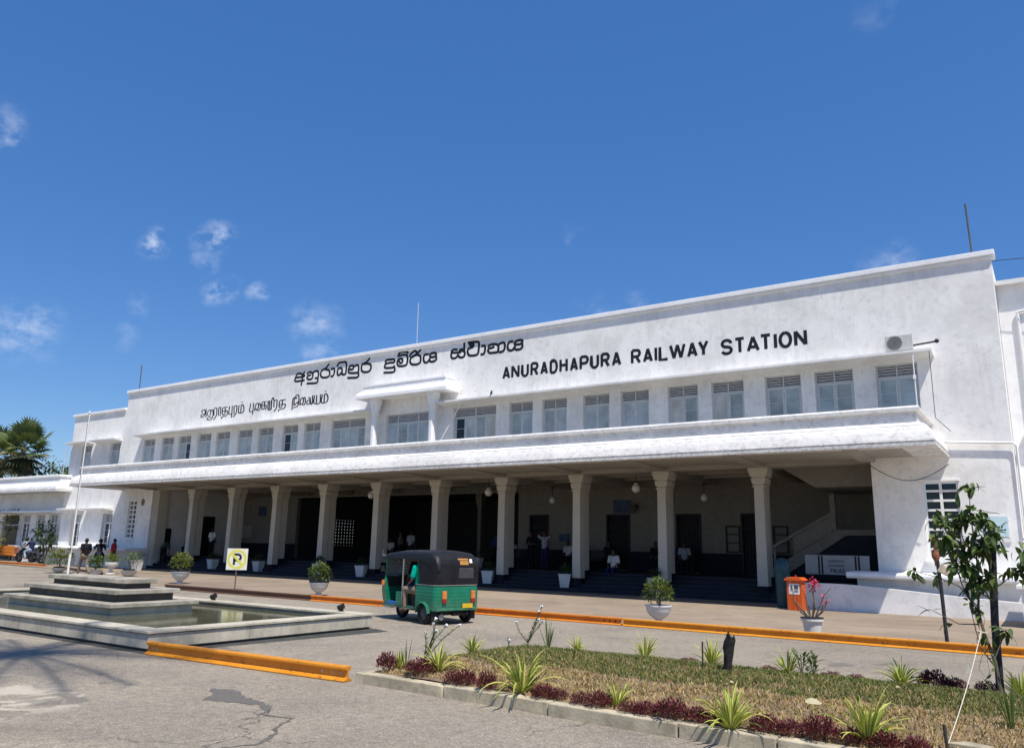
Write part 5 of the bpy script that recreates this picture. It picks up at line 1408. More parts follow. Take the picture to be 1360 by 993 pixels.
# low bowls near the flagpole
bowl = [(0.14, 0), (0.20, 0.02), (0.30, 0.08), (0.40, 0.20), (0.44, 0.30), (0.46, 0.33), (0.40, 0.33), (0.38, 0.28)]
ped = [(0.30, 0), (0.30, 0.06), (0.12, 0.12), (0.10, 0.34), (0.16, 0.40), (0.40, 0.48), (0.46, 0.60), (0.46, 0.72), (0.42, 0.74), (0.40, 0.70)]
G2 = 'planted bowls around the flagpole'
urn('white_bowl', (-41.9, 21.15, 0.02), 'low white planter with a broad yellow green bush left of the flagpole', 0.22, (54, 0.72, 1100, 0.13, 0.05), True, bowl, (LEAFY, LEAFG), 0.72, G2)
urn('white_bowl', (-38.25, 21.0, 0.02), 'low white bowl with fresh green leaves right of the flagpole', 0.24, (55, 0.40, 420, 0.14, 0.06), False, bowl, (LEAFG2, LEAFG), 0.9, G2)
urn('white_bowl', (-39.15, 22.3, 0.02), 'white pedestal bowl with a neat yellow green dome of leaves', 0.235, (56, 0.38, 800, 0.08, 0.035), False, ped, (LEAFY, LEAFG2), 0.62, G2)
urn('white_bowl', (-36.2, 21.5, 0.036), 'white bowl with sparse flowering stems right of the pedestal bowl', 0.25, (57, 0.48, 260, 0.10, 0.04), True, bowl, (LEAFG, LEAFY), 0.95, G2)
sq = [(0.19, 0), (0.26, 0.48), (0.28, 0.485), (0.28, 0.52), (0.24, 0.52), (0.23, 0.46)]
def square_pot(loc, label, s=1.0, n=240, seed=60, mats=(LEAFD, LEAFG), r_=0.26, group='white square pots on the steps', rot=0.0):
    root = empty('square_pot', loc, rot, label, 'potted plant', group)
    u = MB(); u.lathe([(a * 1.28 * s, b * s) for a, b in sq], n=4, rot=R(45)); u.build('pot', URN, root, local=True)
    m_ = bush(seed, r_ * s, n, 0.11 * s, 0.045 * s, 0.8, 0.66 * s); m_.build('shrub', list(mats), root, local=True)
    return root
square_pot((-42.9, 25.9, 0.036), 'white square pot with wispy leaves on the paving before the left end wall', 1.05, 160, 61, (LEAFY, LEAFG2), 0.42, group='white square pots by the portico')
PZ = 0.19; PY = 28.66
for k, (x, lab) in enumerate(((-39.9, 'white square pot on the steps beside the second column from the left'), (-35.9, 'white square pot on the steps right of the no parking sign'), (-31.2, 'white square pot on the steps behind the round urn shrub'), (-28.2, 'white square pot on the steps left of the rickshaw nose'),
     (-20.6, 'white square pot on the steps just right of the rickshaw'), (-16.75, 'white square pot on the steps below the third column from the right'))):
    square_pot((x, PY, PZ), lab, 1.02, 230, 70 + k, rot=0.1 * k)
square_pot((-22.4, 30.3, FL), 'white square pot on the portico floor beside the hall opening', 0.85, 60, 79)
square_pot((-12.75, PY, PZ), 'dark leaved pot on the steps hidden behind the round urn shrub', 1.0, 200, 80)
# bare desert-rose pot
DR = empty('flower_pot', (-4.49, 18.15, 0.036), 0, 'white bucket pot with bare twisted twigs and pink blossoms by the far rail', 'potted plant')
mb = MB(); mb.lathe([(0.16, 0), (0.20, 0.30), (0.235, 0.31), (0.235, 0.36), (0.20, 0.36), (0.19, 0.30)], n=18); mb.build('bucket', URN, DR, local=True, smooth=True)
mb = MB(); mb.lathe([(0.24, 0.361), (0.24, 0.38), (0.2, 0.38)], n=18); mb.build('pot_rim', BPOT, DR, local=True)
tw = MB(); bl = MB(); r = random.Random(9)
for tip in ((-0.34, 0.0, 0.70), (-0.22, 0.05, 1.05), (0.02, 0, 0.98), (0.08, 0, 1.18), (0.32, 0.05, 0.82), (0.42, 0, 1.0), (-0.12, -0.1, 0.75), (0.20, 0.1, 0.72), (-0.45, 0, 1.2)):
    t_ = Vector(tip); b_ = Vector((t_.x * 0.15, t_.y * 0.2, 0.36)); mid = b_.lerp(t_, 0.5) + Vector((r.uniform(-.1, .1), r.uniform(-.05, .05), -0.08)); q = mid.lerp(t_, 0.6) + Vector((r.uniform(-.06, .06), 0, 0.0))
    tw.tube([b_, mid, q, t_], [0.022, 0.016, 0.01, 0.006], 6)
for c_, n in (((0.06, 0, 1.12), 22), ((0.02, 0, 0.98), 16), ((0.27, 0, 0.76), 12), ((0.12, 0, 1.05), 14)):
    for k in range(n):
        leaf(bl, Vector(c_) + rv(r) * 0.07, rv(r), Vector((0, 0, 1)), 0.07, 0.055, seg=2)
tw.build('twigs', BARK, DR, local=True); bl.build('blossoms', PINK, DR, local=True)

# ------------------------------------------------------------------ flagpole, masts, AC, lamps, birds
FP = empty('flagpole', (-40.4, 20.85, 0.0), 0, 'tall white flagpole behind the fountain tiers', 'flagpole')
mb = MB(); mb.tube([(0, 0, 0), (0, 0, 4.0)], 0.058, 10); mb.build('lower_pole', WHITEF, FP, local=True, smooth=True)
mb = MB(); mb.tube([(0, 0, 4.0), (0, 0, 8.0)], 0.04, 10); mb.ball((0, 0, 8.03), 0.07, 8, 6); mb.build('upper_pole', WHITEF, FP, local=True, smooth=True)
mb = MB(); mb.tube([(0.06, -0.06, 8.0), (0.075, -0.08, 1.2)], 0.008, 4); mb.box(0.05, 0.12, -0.12, -0.05, 1.15, 1.25); mb.build('halyard', WIRE, FP, local=True)
MAST = M('grey_mast_metal', (0.10, 0.10, 0.11), 0.6)
MASTW = M('pale_mast_metal', (0.42, 0.45, 0.5), 0.6)
for x, y, z0, z1, rr, m_, lab, yard in ((-50.2, 29.0, 11.38, 13.29, 0.035, MAST, 'thin dark aerial mast at the left end of the main roof', False), (-28.25, 32, 9.8, 15.0, 0.022, MASTW, 'thin pale aerial behind the roof above the porch', False),
         (-1.33, 29.0, 11.38, 13.39, 0.032, MAST, 'thick grey pipe mast at the right end of the main roof', False), (-62.8, 31, 5.4, 8.69, 0.03, MASTW, 'slender pale aerial on the low left wing', False)):
    mb = MB(); mb.tube([(0, 0, 0), (-0.04, 0, z1 - z0)], rr, 8); o = mb.build('aerial_mast', m_); o.location = (x, y, z0); tag(o, lab, 'aerial', 'masts on the roofs')
AC = empty('air_conditioner', (-3.62, 27.98, 8.26), 0, 'white air conditioner unit on the window sunshade at the right end', 'air conditioner')
mb = MB(); mb.box(-0.40, 0.42, -0.17, 0.17, 0.04, 0.56); mb.box(-0.3, -0.2, -0.15, 0.15, 0, 0.039); mb.box(0.2, 0.3, -0.15, 0.15, 0, 0.039); mb.build('casing', M('grey_white_casing', (0.55, 0.55, 0.52), 0.5, 0.1), AC, local=True, bevel=0.015)
mb = MB(); mb.prism([(-0.12 + 0.23*math.cos(2*math.pi*k/20), 0.30 + 0.23*math.sin(2*math.pi*k/20)) for k in range(20)], 'y', -0.178, -0.1705); f_ = mb.build('fan_grille', M('dark_fan', (0.08, 0.08, 0.08), 0.5), AC, local=True)
mb = MB()
for q in (0.08, 0.14, 0.2):
    n = 20
    for k in range(n):
        a, b = 2*math.pi*k/n, 2*math.pi*(k+1)/n
        mb.tube([(-0.12 + q*math.cos(a), -0.183, 0.30 + q*math.sin(a)), (-0.12 + q*math.cos(b), -0.183, 0.30 + q*math.sin(b))], 0.006, 4)
mb.build('fan_guard', WHITEF, f_, local=True)
GLOBE = M('white_globe_glass', (0.82, 0.81, 0.76), 0.25, 0.03)
def lamp(loc, ztop, rad, label, bulb=False):
    r = empty('pendant_lamp', loc, 0, label, 'lamp', 'pendant globe lamps under the portico')
    mb = MB(); mb.tube([(0, 0, rad), (0, 0, ztop - loc[2])], 0.014, 6); mb.lathe([(0.05, ztop - loc[2] - 0.06), (0.07, ztop - loc[2])], n=10); mb.build('rod', WIRE, r, local=True)
    mb = MB(); mb.ball((0, 0, 0), rad, 18, 12); mb.lathe([(rad * 0.45, rad * 0.88), (rad * 0.4, rad * 1.15)], n=12); mb.build('globe', GLOBE, r, local=True, smooth=True)
lz = 4.25
for x, lab in ((-14.38, 'round white globe lamp between the third and second columns from the right'), (-22.0, 'round white globe lamp above the rickshaw'), (-29.6, 'round white globe lamp left of the rickshaw'), (-37.2, 'round white globe lamp above the no parking sign'), (-44.7, 'round white globe lamp beside the left end wall')):
    lamp((x, 30.5, lz), 5.0, 0.19, lab)
for x, lab in ((-20.06, 'dim small globe lamp deep inside near the hall opening'), (-12.4, 'dim small globe lamp deep inside near the right doors')):
    lamp((x, 33.1, 3.98), 4.62, 0.15, lab)
FAN = M('dark_fan_metal', (0.05, 0.05, 0.05), 0.5)
for x, y, lab in ((-16.2, 34.3, 'dark wall fan on the portico back wall'),):
    r = empty('wall_fan', (x, y, 3.75), 0, lab, 'fan')
    mb = MB(); mb.box(-0.05, 0.05, 0.0, 0.19, -0.05, 0.05); mb.tube([(0, 0.05, 0), (-0.15, -0.12, -0.1)], 0.03, 6); mb.build('bracket', FAN, r, local=True)
    mb = MB(); mb.tube([(-0.16, -0.16, -0.1), (-0.16, -0.10, -0.1)], 0.24, 16); mb.build('cage', FAN, r, local=True)
def bird(loc, label, rz=0, s=1.0):
    mb = MB(); mb.ball((0, 0, 0.11), (0.10, 0.055, 0.06), 10, 7); mb.ball((0.09, 0, 0.18), 0.038, 8, 6); mb.tube([(0.12, 0, 0.18), (0.17, 0, 0.17)], [0.012, 0.002], 5)
    mb.tube([(-0.07, 0, 0.10), (-0.22, 0, 0.07)], [0.03, 0.012], 6); mb.tube([(0.0, 0.02, 0.07), (0.01, 0.02, 0)], 0.005, 4); mb.tube([(0.0, -0.02, 0.07), (0.01, -0.02, 0)], 0.005, 4)
    o = mb.build('crow', M('black_feathers', (0.012, 0.012, 0.014), 0.5), smooth=True); o.location = loc; o.rotation_euler = (0, R(-25), rz); o.scale = (s, s, s); tag(o, label, 'bird')
bird((-20.0, 27.75, 8.26), 'black crow perched on the sunshade below the english lettering', 1.9, 1.0)
# ------------------------------------------------------------------ people
def blob_mesh(caps, balls, voxel, name):
    """tapered limbs fused to one continuous surface"""
    mb = MB()
    for a, b, ra, rb in caps:
        a, b = Vector(a), Vector(b)
        mb.tube([a, a.lerp(b, 0.5), b], [ra, (ra + rb) / 2, rb], 9)
        mb.ball(a, ra, 9, 6); mb.ball(b, rb, 9, 6)
    for c, r in balls: mb.ball(c, r, 12, 9)
    me = mb.mesh(name, [])
    o = bpy.data.objects.new(name, me); col.objects.link(o)
    md = o.modifiers.new('fuse', 'REMESH'); md.mode = 'VOXEL'; md.voxel_size = voxel; md.use_smooth_shade = True
    dg = bpy.context.evaluated_depsgraph_get()
    me2 = bpy.data.meshes.new_from_object(o.evaluated_get(dg))
    bpy.data.objects.remove(o); bpy.data.meshes.remove(me)
    me2.name = name
    return me2
def pose(kind):
    P = dict(pel=(0, 0, .92), che=(0.01, 0, 1.28), nec=(0.01, 0, 1.46), hea=(0.03, 0, 1.60), shl=(0, .185, 1.39), shr=(0, -.185, 1.39), ell=(-.02, .25, 1.11), elr=(-.02, -.25, 1.11),
             wrl=(.06, .26, .87), wrr=(.06, -.26, .87), hil=(0, .095, .90), hir=(0, -.095, .90), knl=(.02, .10, .49), knr=(.02, -.10, .49), anl=(-.02, .10, .085), anr=(-.02, -.10, .085))
    if kind == 'walk':
        P.update(knl=(.20, .10, .52), anl=(.27, .10, .10), knr=(-.05, -.10, .48), anr=(-.36, -.10, .14), wrl=(-.14, .27, .9), wrr=(.24, -.24, .93), ell=(-.08, .25, 1.12), elr=(.03, -.25, 1.11))
    if kind == 'sit':
        P.update(pel=(0, 0, .52), che=(.03, 0, .90), nec=(.05, 0, 1.07), hea=(.08, 0, 1.21), shl=(.03, .185, 1.0), shr=(.03, -.185, 1.0), ell=(.06, .25, .74), elr=(.06, -.25, .74), wrl=(.28, .15, .63), wrr=(.28, -.15, .63),
                 hil=(.02, .10, .50), hir=(.02, -.10, .50), knl=(.42, .13, .50), knr=(.42, -.13, .50), anl=(.40, .13, .085), anr=(.40, -.13, .085))
    if kind == 'ride':
        P.update(pel=(-.12, 0, .86), che=(.0, 0, 1.22), nec=(.04, 0, 1.40), hea=(.08, 0, 1.54), shl=(0, .19, 1.33), shr=(0, -.19, 1.33), ell=(.14, .29, 1.10), elr=(.14, -.29, 1.10), wrl=(.40, .30, 1.06), wrr=(.40, -.30, 1.06),
                 hil=(-.08, .11, .84), hir=(-.08, -.11, .84), knl=(.30, .22, .72), knr=(.30, -.22, .72), anl=(.12, .24, .30), anr=(.12, -.24, .30))
    if kind == 'bend':
        P.update(pel=(-.1, 0, .88), che=(.22, 0, 1.08), nec=(.38, 0, 1.18), hea=(.51, 0, 1.22), shl=(.30, .18, 1.13), shr=(.30, -.18, 1.13), ell=(.36, .22, .85), elr=(.36, -.22, .85), wrl=(.46, .14, .64), wrr=(.46, -.14, .64))
    if kind == 'handsup':
        P.update(ell=(.08, .36, 1.50), elr=(.08, -.36, 1.50), wrl=(-.02, .16, 1.64), wrr=(-.02, -.16, 1.64))
    if kind == 'crossed':
        P.update(wrl=(.20, -.02, 1.10), wrr=(.20, .04, 1.16), ell=(.07, .26, 1.12), elr=(.07, -.26, 1.12))
    return {k: Vector(v) for k, v in P.items()}
SKIN = M('brown_skin', (0.12, 0.065, 0.042), 0.55, 0.12)
HAIR = M('black_hair', (0.012, 0.010, 0.009), 0.5, 0.2)
def cloth(name, c): return M(name, c, 0.9, 0.15, 9, spec=0.1)
PM = {}
def person(loc, rz, kind, shirt, trou, label, voxel=0.018, hair='short', bald=False, helmet=None, shoes=True, group=None):
    root = empty('person', loc, rz, label, 'person', group)
    if (kind, voxel) not in PM:
        P = pose(kind); up = Vector((0, 0, 1))
        caps = []; balls = []
        tdir = (P['nec'] - P['pel']).normalized()
        caps += [(P['pel'], P['che'], .13, .135), (P['che'], P['nec'] - tdir * .05, .12, .075), (P['nec'] - tdir*.03, P['hea'] - tdir * .02, .062, .06), (P['shl'], P['shr'], .06, .06), (P['hil'], P['hir'], .10, .10)]
        for s in 'lr':
            caps += [(P['sh'+s], P['el'+s], .052, .038), (P['el'+s], P['wr'+s], .038, .026), (P['hi'+s], P['kn'+s], .085, .055), (P['kn'+s], P['an'+s], .054, .036)]
            f = Vector((.16, .02 if s == 'l' else -.02, -.045)); caps.append((P['an'+s] - Vector((.03, 0, .04)), P['an'+s] + f, .036, .028))
            d = (P['wr'+s] - P['el'+s]).normalized(); pal = P['wr'+s] + d * .07
            caps.append((P['wr'+s], pal, .024, .03))
            side = d.cross(Vector((1, 0, 0))); side = side.normalized() if side.length > .1 else Vector((0, 1, 0)); cur = d.cross(side).normalized()
            for k in range(4):
                b_ = pal + side * (.021 * (k - 1.5)); L = (.06, .072, .068, .052)[k]
                m_ = b_ + d * L * .6; caps += [(b_, m_, .0105, .0095), (m_, m_ + (d * .7 + cur * .6).normalized() * L * .55, .0095, .008)]
            caps.append((P['wr'+s] + d * .03 + side * .02, P['wr'+s] + d * .065 + side * .055, .012, .009))
        h = P['hea']
        balls += [(h, (.088, .072, .105)), (h + Vector((.05, 0, -.045)), (.045, .05, .05)), (h + Vector((.09, 0, -.005)), (.02, .014, .022)), (h + Vector((0, .075, -.01)), (.02, .012, .03)), (h + Vector((0, -.075, -.01)), (.02, .012, .03))]
        body = blob_mesh(caps, balls, voxel, 'person_body')
        sc = [(P['pel'] + tdir * .02, P['che'], .152, .158), (P['che'], P['nec'] - tdir * .075, .14, .085), (P['shl'], P['shr'], .076, .076)]
        for s in 'lr': sc.append((P['sh'+s], P['sh'+s].lerp(P['el'+s], .72), .074, .066))
        sm = blob_mesh(sc, [], voxel, 'shirt')
        tc_ = [(P['hil'], P['hir'], .125, .125), (P['pel'] - tdir * .03, P['pel'] + tdir * .03, .145, .145)]
        for s in 'lr': tc_ += [(P['hi'+s], P['kn'+s], .108, .08), (P['kn'+s], P['kn'+s].lerp(P['an'+s], .9), .078, .062)]
        tm = blob_mesh(tc_, [], voxel, 'trousers')
        hb = MB(); hb.ball(h + Vector((-.016, 0, .028)), (.092, .08, .094), 14, 9)
        hb.tube([h + Vector((-.03, 0, .0)), h + Vector((-.055, 0, -.06))], [.074, .05], 10)
        hm = hb.mesh('hair', [], True)
        eb = MB()
        for s in (-1, 1): eb.ball(h + Vector((.078, .03 * s, .012)), (.012, .013, .009), 8, 6)
        eb.tube([h + Vector((.088, -.024, -.055)), h + Vector((.094, 0, -.057)), h + Vector((.088, .024, -.055))], .006, 5)
        em = eb.mesh('facial_features', [], True)
        PM[(kind, voxel)] = (body, sm, tm, hm, em)
    body, sm, tm, hm, em = PM[(kind, voxel)]
    def add(nm, me, m):
        o = bpy.data.objects.new(nm, me.copy()); o.data.materials.clear(); o.data.materials.append(m); col.objects.link(o); o.parent = root; return o
    add('body', body, SKIN); add('shirt', sm, shirt); add('trousers', tm, trou); add('eyes_and_mouth', em, M('dark_face_detail', (0.02, 0.012, 0.012), 0.5))
    if helmet:
        P = pose(kind); hb = MB(); hb.ball(P['hea'] + Vector((-.01, 0, .03)), (.135, .125, .14), 14, 9); hb.build('helmet', helmet, root, local=True, smooth=True)
    else:
        add('hair', hm, HAIR if not bald else M('grey_hair', (0.12, 0.12, 0.12), 0.6))
    return root
CW = cloth('white_shirt_cloth', (0.60, 0.60, 0.60)); CGY = cloth('grey_shirt_cloth', (0.32, 0.33, 0.36)); CNV = cloth('navy_cloth', (0.016, 0.022, 0.07)); CBK = cloth('black_cloth', (0.014, 0.014, 0.018))
CTL = cloth('teal_cloth', (0.0, 0.34, 0.25)); CRD = cloth('maroon_red_cloth', (0.26, 0.02, 0.03)); CJN = cloth('pale_jeans_cloth', (0.28, 0.36, 0.46)); CKH = cloth('khaki_cloth', (0.20, 0.16, 0.12)); CGR = cloth('dull_green_cloth', (0.06, 0.10, 0.08)); CBL = cloth('blue_cloth', (0.03, 0.07, 0.22))
PI = math.pi
G3 = 'people waiting in the portico'
person((-42.75, 30.5, FL), PI/2 + 0.2, 'stand', CW, CBK, 'person in a white shirt and dark trousers standing at the top of the left steps', group=G3)
person((-45.35, 29.0, 0.33), 2.2, 'bend', CGR, CBK, 'person in dull green bending forward beside the left end wall', group=G3)
person((-44.6, 30.2, FL), -1.2, 'sit', CBL, CBK, 'person in blue sitting near the first column on the left', group=G3)
person((-15.25, 30.15, 0.42), -PI/2, 'sit', CW, CNV, 'person in a bright white shirt sitting on the top step', group=G3)
person((-14.9, 33.6, FL), -PI/2, 'sit', CBK, CBK, 'person in black on the bench behind the white shirted sitter', group=G3)
person((-14.2, 33.6, FL), -PI/2, 'sit', CBL, CBK, 'person in a dark blue shirt on the bench right of the door', group=G3)
person((-13.55, 33.55, FL), -PI/2 + .4, 'sit', CGY, CBK, 'person in grey on the bench beside the second column from the right', group=G3)
person((-19.9, 32.2, FL), -PI/2, 'handsup', CGY, CNV, 'person standing with both hands raised to the head', group=G3)
person((-20.8, 32.4, FL), -PI/2 - .3, 'crossed', CBK, CBK, 'person in black with folded arms by the inner door', group=G3)
person((-21.75, 31.9, FL), -PI/2, 'sit', CGY, CBK, 'grey shirted person sitting left of the folded arms', group=G3)
person((-19.35, 33.5, FL), -PI/2, 'sit', CW, CBK, 'person in white sitting right of the raised hands', group=G3)
person((-18.75, 33.5, FL), -PI/2, 'sit', CKH, CBK, 'person in khaki sitting behind the third column from the right', group=G3)
person((-17.2, 33.5, FL), -PI/2, 'sit', CBK, CBK, 'person in black sitting below the wall fan', group=G3)
person((-32.7, 35.6, FL), -PI/2, 'sit', CW, CBK, 'person in white sitting just inside the dark hall', group=G3)
person((-31.6, 35.2, FL), -2.6, 'crossed', CKH, CBK, 'person in khaki standing in the dark hall left of a column', group=G3)
person((-28.9, 33.0, FL), PI/2, 'stand', CGY, CBK, 'person in a pale shirt seen from behind right of the fifth column', group=G3)
person((-27.2, 38.5, FL), 1.0, 'walk', CBL, CBK, 'person walking deep inside the dark hall', group=G3)
person((-25.6, 38.0, FL), -1.6, 'stand', CBK, CKH, 'person in black standing deep inside the dark hall', group=G3)
person((-24.2, 36.0, FL), -1.6, 'sit', CGY, CBK, 'person in grey sitting at the right side of the dark hall', group=G3)
person((-37.8, 20.2, 0.036), PI, 'walk', CBK, CKH, 'person in black and brown walking behind the flagpole')
BENCHM = M('dark_bench_wood', (0.02, 0.018, 0.018), 0.6)
def bench(x0, x1, y, label):
    r = empty('waiting_bench', ((x0 + x1) / 2, y, FL), 0, label, 'bench', 'benches in the portico'); w_ = (x1 - x0) / 2
    mb = MB(); mb.box(-w_, w_, -0.25, 0.2, 0.40, 0.45); mb.build('seat', BENCHM, r, local=True)
    mb = MB(); mb.box(-w_, w_, 0.201, 0.24, 0.46, 0.88); mb.build('backrest', BENCHM, r, local=True)
    for sx in (-1, 1):
        for sy in (-0.2, 0.17):
            mb = MB(); mb.box(sx * (w_ - .1) - .03, sx * (w_ - .1) + .03, sy - .03, sy + .03, 0, 0.399); mb.build('leg', BENCHM, r, local=True)
bench(-15.3, -13.2, 33.6, 'dark bench against the back wall right of the third door'); bench(-19.6, -16.9, 33.5, 'dark bench against the back wall under the blue poster'); bench(-22.3, -21.2, 31.9, 'short dark bench beside the hall opening'); bench(-33.3, -32.1, 35.6, 'dark bench just inside the hall'); bench(-24.8, -23.5, 36.0, 'dark bench at the right side of the hall'); bench(-45.1, -44.1, 30.3, 'short dark bench by the left end wall')

# ------------------------------------------------------------------ three wheeled taxi (forward = local +x)
def paint(name, c, rough=0.3, ridge=0.0):
    t = NT(name); v = t.coord('obj')
    cc = t.mix(t.rng(t.noise(v, 3, 5), 0.35, 0.65), tuple(x * .85 for x in c), tuple(x * 1.1 for x in c))
    g = t.n('ShaderNodeSeparateXYZ'); t.l(v, g.inputs[0])
    dust = t.math('MULTIPLY', t.rng(g.outputs['Z'], 0.25, 0.6, 0.55, 0.05), t.rng(t.noise(v, 6, 6, 0.7), 0.35, 0.7))
    cc = t.mix(dust, cc, (0.20, 0.17, 0.13))
    if ridge:
        w_ = t.n('ShaderNodeTexWave', wave_type='BANDS', bands_direction='Z'); t.l(v, w_.inputs['Vector']); w_.inputs['Scale'].default_value = ridge
        t.bump(w_.outputs[0], 0.14, 0.02)
    return t.fin(cc, rough, 0.5)
TG = paint('rickshaw_green_paint', (0.0, 0.165, 0.088), 0.32, 4.2); TGP = paint('rickshaw_green_trim', (0.0, 0.155, 0.082), 0.32)
HOOD = M('black_hood_vinyl', (0.011, 0.011, 0.013), 0.5, 0.4, 4, spec=0.25, bump=0.6, bscale=5)
TYRE = M('tyre_rubber', (0.018, 0.018, 0.019), 0.85, 0.2, 12, dirt=0.2); RIMM = M('dark_rim_steel', (0.10, 0.10, 0.11), 0.45, 0.15, metal=0.4); STEEL = M('dull_steel', (0.30, 0.30, 0.31), 0.4, 0.15, metal=0.6); CHROME = M('bright_trim', (0.6, 0.6, 0.6), 0.2, 0.05, metal=0.9)
DKM = M('dark_underbody', (0.018, 0.018, 0.018), 0.7); SEATM = M('dark_seat_vinyl', (0.02, 0.024, 0.045), 0.5)
RK = empty('auto_rickshaw', (-11.91, 14.92, 0.004), PI - R(13), 'green three wheeled taxi with a black hood seen from behind', 'rickshaw')
def ribbon_wall(mb, path, th, z0, z1, bulge=0.0):
    """vertical sheet along a plan path; z0, z1 may be functions of x"""
    n = len(path); rows = []
    f0 = z0 if callable(z0) else (lambda x: z0); f1 = z1 if callable(z1) else (lambda x: z1)
    for k, (x, y) in enumerate(path):
        a, b = path[max(k-1, 0)], path[min(k+1, n-1)]
        d = Vector((b[0]-a[0], b[1]-a[1])).normalized(); nn = Vector((-d.y, d.x)) * th
        za, zb = f0(x), f1(x); zs = [za, za + (zb-za)*.33, za + (zb-za)*.66, zb]; off = [0, bulge, bulge, 0]
        rows.append(mb.addv([(x + nn.x * (-o / th if th else 0), y + nn.y * (-o / th if th else 0), z) for z, o in zip(zs, off)] + [(x + nn.x, y + nn.y, z) for z in reversed(zs)]))
    for a, b in zip(rows[:-1], rows[1:]):
        for j in range(8): mb.face((a + j, a + (j+1) % 8, b + (j+1) % 8, b + j))
    mb.face([rows[0] + j for j in range(8)]); mb.face([rows[-1] + j for j in range(7, -1, -1)])
def uplan(xf, hw, xr, rc):
    p = [(xf, hw)]
    n = 7
    for k in range(n + 1):
        a = R(90 + 90 * k / n); p.append((xr + rc + rc * math.cos(a), hw - rc + rc * math.sin(a)))
    for k in range(n + 1):
        a = R(180 + 90 * k / n); p.append((xr + rc + rc * math.cos(a), -hw + rc + rc * math.sin(a)))
    return p + [(xf, -hw)]
mb = MB()
pl = uplan(0.36, 0.64, -0.52, 0.16)
pl = [(0.36, .64), (0.30, .64), (0.22, .64), (0.10, .64), (-0.05, .64), (-0.16, .64), (-0.25, .64), (-0.30, .64)] + pl[1:-1] + [(-0.30, -.64), (-0.25, -.64), (-0.16, -.64), (-0.05, -.64), (0.10, -.64), (0.22, -.64), (0.30, -.64), (0.36, -.64)]
def zlow(x):
    d = abs(x - 0.0)
    return 0.30 if d > 0.27 else 0.30 + math.sqrt(max(0, 0.27**2 - d*d)) * 0.62
ribbon_wall(mb, pl, 0.025, zlow, 0.86, 0.012)
mb.prism([(-0.50, 0.36), (-0.50, 0.30), (2.0, 0.30), (2.0, 0.36)], 'y', -0.60, 0.60)
mb.box(-0.49, 0.10, -0.6, 0.6, 0.62, 0.70)
mb.box(0.98, 1.06, -0.62, 0.62, 0.361, 0.70); mb.box(1.061, 1.32, 0.10, 0.62, 0.361, 0.66); mb.box(1.061, 1.32, -0.62, -0.10, 0.361, 0.66)
mb.build('body', TG, RK, local=True, smooth=True)
# rear valance and bumper
mb = MB(); mb.tube([(-0.40, .62, .33), (-0.53, .48, .33), (-0.55, 0, .33), (-0.53, -.48, .33), (-0.40, -.62, .33)], 0.028, 8); mb.build('bumper', TGP, RK, local=True, smooth=True)
# front cowl
mb = MB(); secs = [(0.30, 1.80, 2.05, .60), (0.45, 1.80, 2.20, .61), (0.70, 1.82, 2.24, .63), (0.90, 1.86, 2.14, .63), (1.00, 1.90, 2.02, .62)]
rows = [mb.addv([(a, -w_, z), (b - .14, -w_ * .92, z), (b, -w_ * .45, z), (b, w_ * .45, z), (b - .14, w_ * .92, z), (a, w_, z)]) for z, a, b, w_ in secs]
for a, b in zip(rows[:-1], rows[1:]):
    for j in range(6): mb.face((a + j, a + (j+1) % 6, b + (j+1) % 6, b + j))
mb.face([rows[0] + j for j in range(5, -1, -1)]); mb.face([rows[-1] + j for j in range(6)])
mb.build('front_cowl', TGP, RK, local=True, smooth=True, bevel=0.01)
mb = MB(); mb.prism([(1.8, .40), (1.85, .98), (1.89, .98), (1.86, .40)], 'y', -.57, .57); mb.build('leg_shield', DKM, RK, local=True, bevel=0.01)
# hood: rounded roof over the full length, side and rear curtain behind the seat
mb = MB(); rows = []
secs = [(-0.54, 1.16, 1.30, .60, .10), (-0.50, 1.16, 1.42, .62, .12), (-0.40, 1.16, 1.55, .64, .14), (-0.22, 1.30, 1.615, .655, .15), (0.2, 1.40, 1.635, .66, .15), (0.8, 1.42, 1.635, .66, .15), (1.4, 1.42, 1.62, .66, .15), (1.85, 1.42, 1.58, .655, .14), (2.02, 1.42, 1.50, .64, .08)]
for x, zb, zt, hw, rc in secs:
    ring = [(x, hw, zb)]
    rc = min(rc, zt - zb - 0.01)
    for k in range(6): a = R(90 * k / 5); ring.append((x, hw - rc + rc * math.cos(a), zt - 0.035 - rc + rc * math.sin(a)))
    ring.append((x, 0.25, zt)); ring.append((x, -0.25, zt))
    for k in range(6): a = R(90 + 90 * k / 5); ring.append((x, -hw + rc + rc * math.cos(a), zt - 0.035 - rc + rc * math.sin(a)))
    ring.append((x, -hw, zb)); rows.append(mb.addv(ring)); nr_ = len(ring)
for a, b in zip(rows[:-1], rows[1:]):
    for j in range(nr_): mb.face((a + j, a + (j+1) % nr_, b + (j+1) % nr_, b + j))
mb.face([rows[0] + j for j in range(nr_)]); mb.face([rows[-1] + j for j in range(nr_ - 1, -1, -1)])
mb.build('hood', HOOD, RK, local=True, smooth=True)
mb = MB(); ribbon_wall(mb, uplan(0.22, 0.645, -0.535, 0.15), 0.02, 0.872, lambda x: 1.44 if x > -.2 else 1.32, 0.006); hd = mb.build('hood_curtain', HOOD, RK, local=True, smooth=True)
mb = MB(); ribbon_wall(mb, uplan(0.36, 0.652, -0.537, 0.165), 0.016, 0.858, 0.872); mb.build('hood_piping', CHROME, RK, local=True, smooth=True)
mb = MB(); mb.box(-0.548, -0.5405, -0.42, 0.02, 1.02, 1.24); mb.build('rear_window', M('cloudy_rear_window', (0.05, 0.05, 0.055), 0.12), hd, local=True)
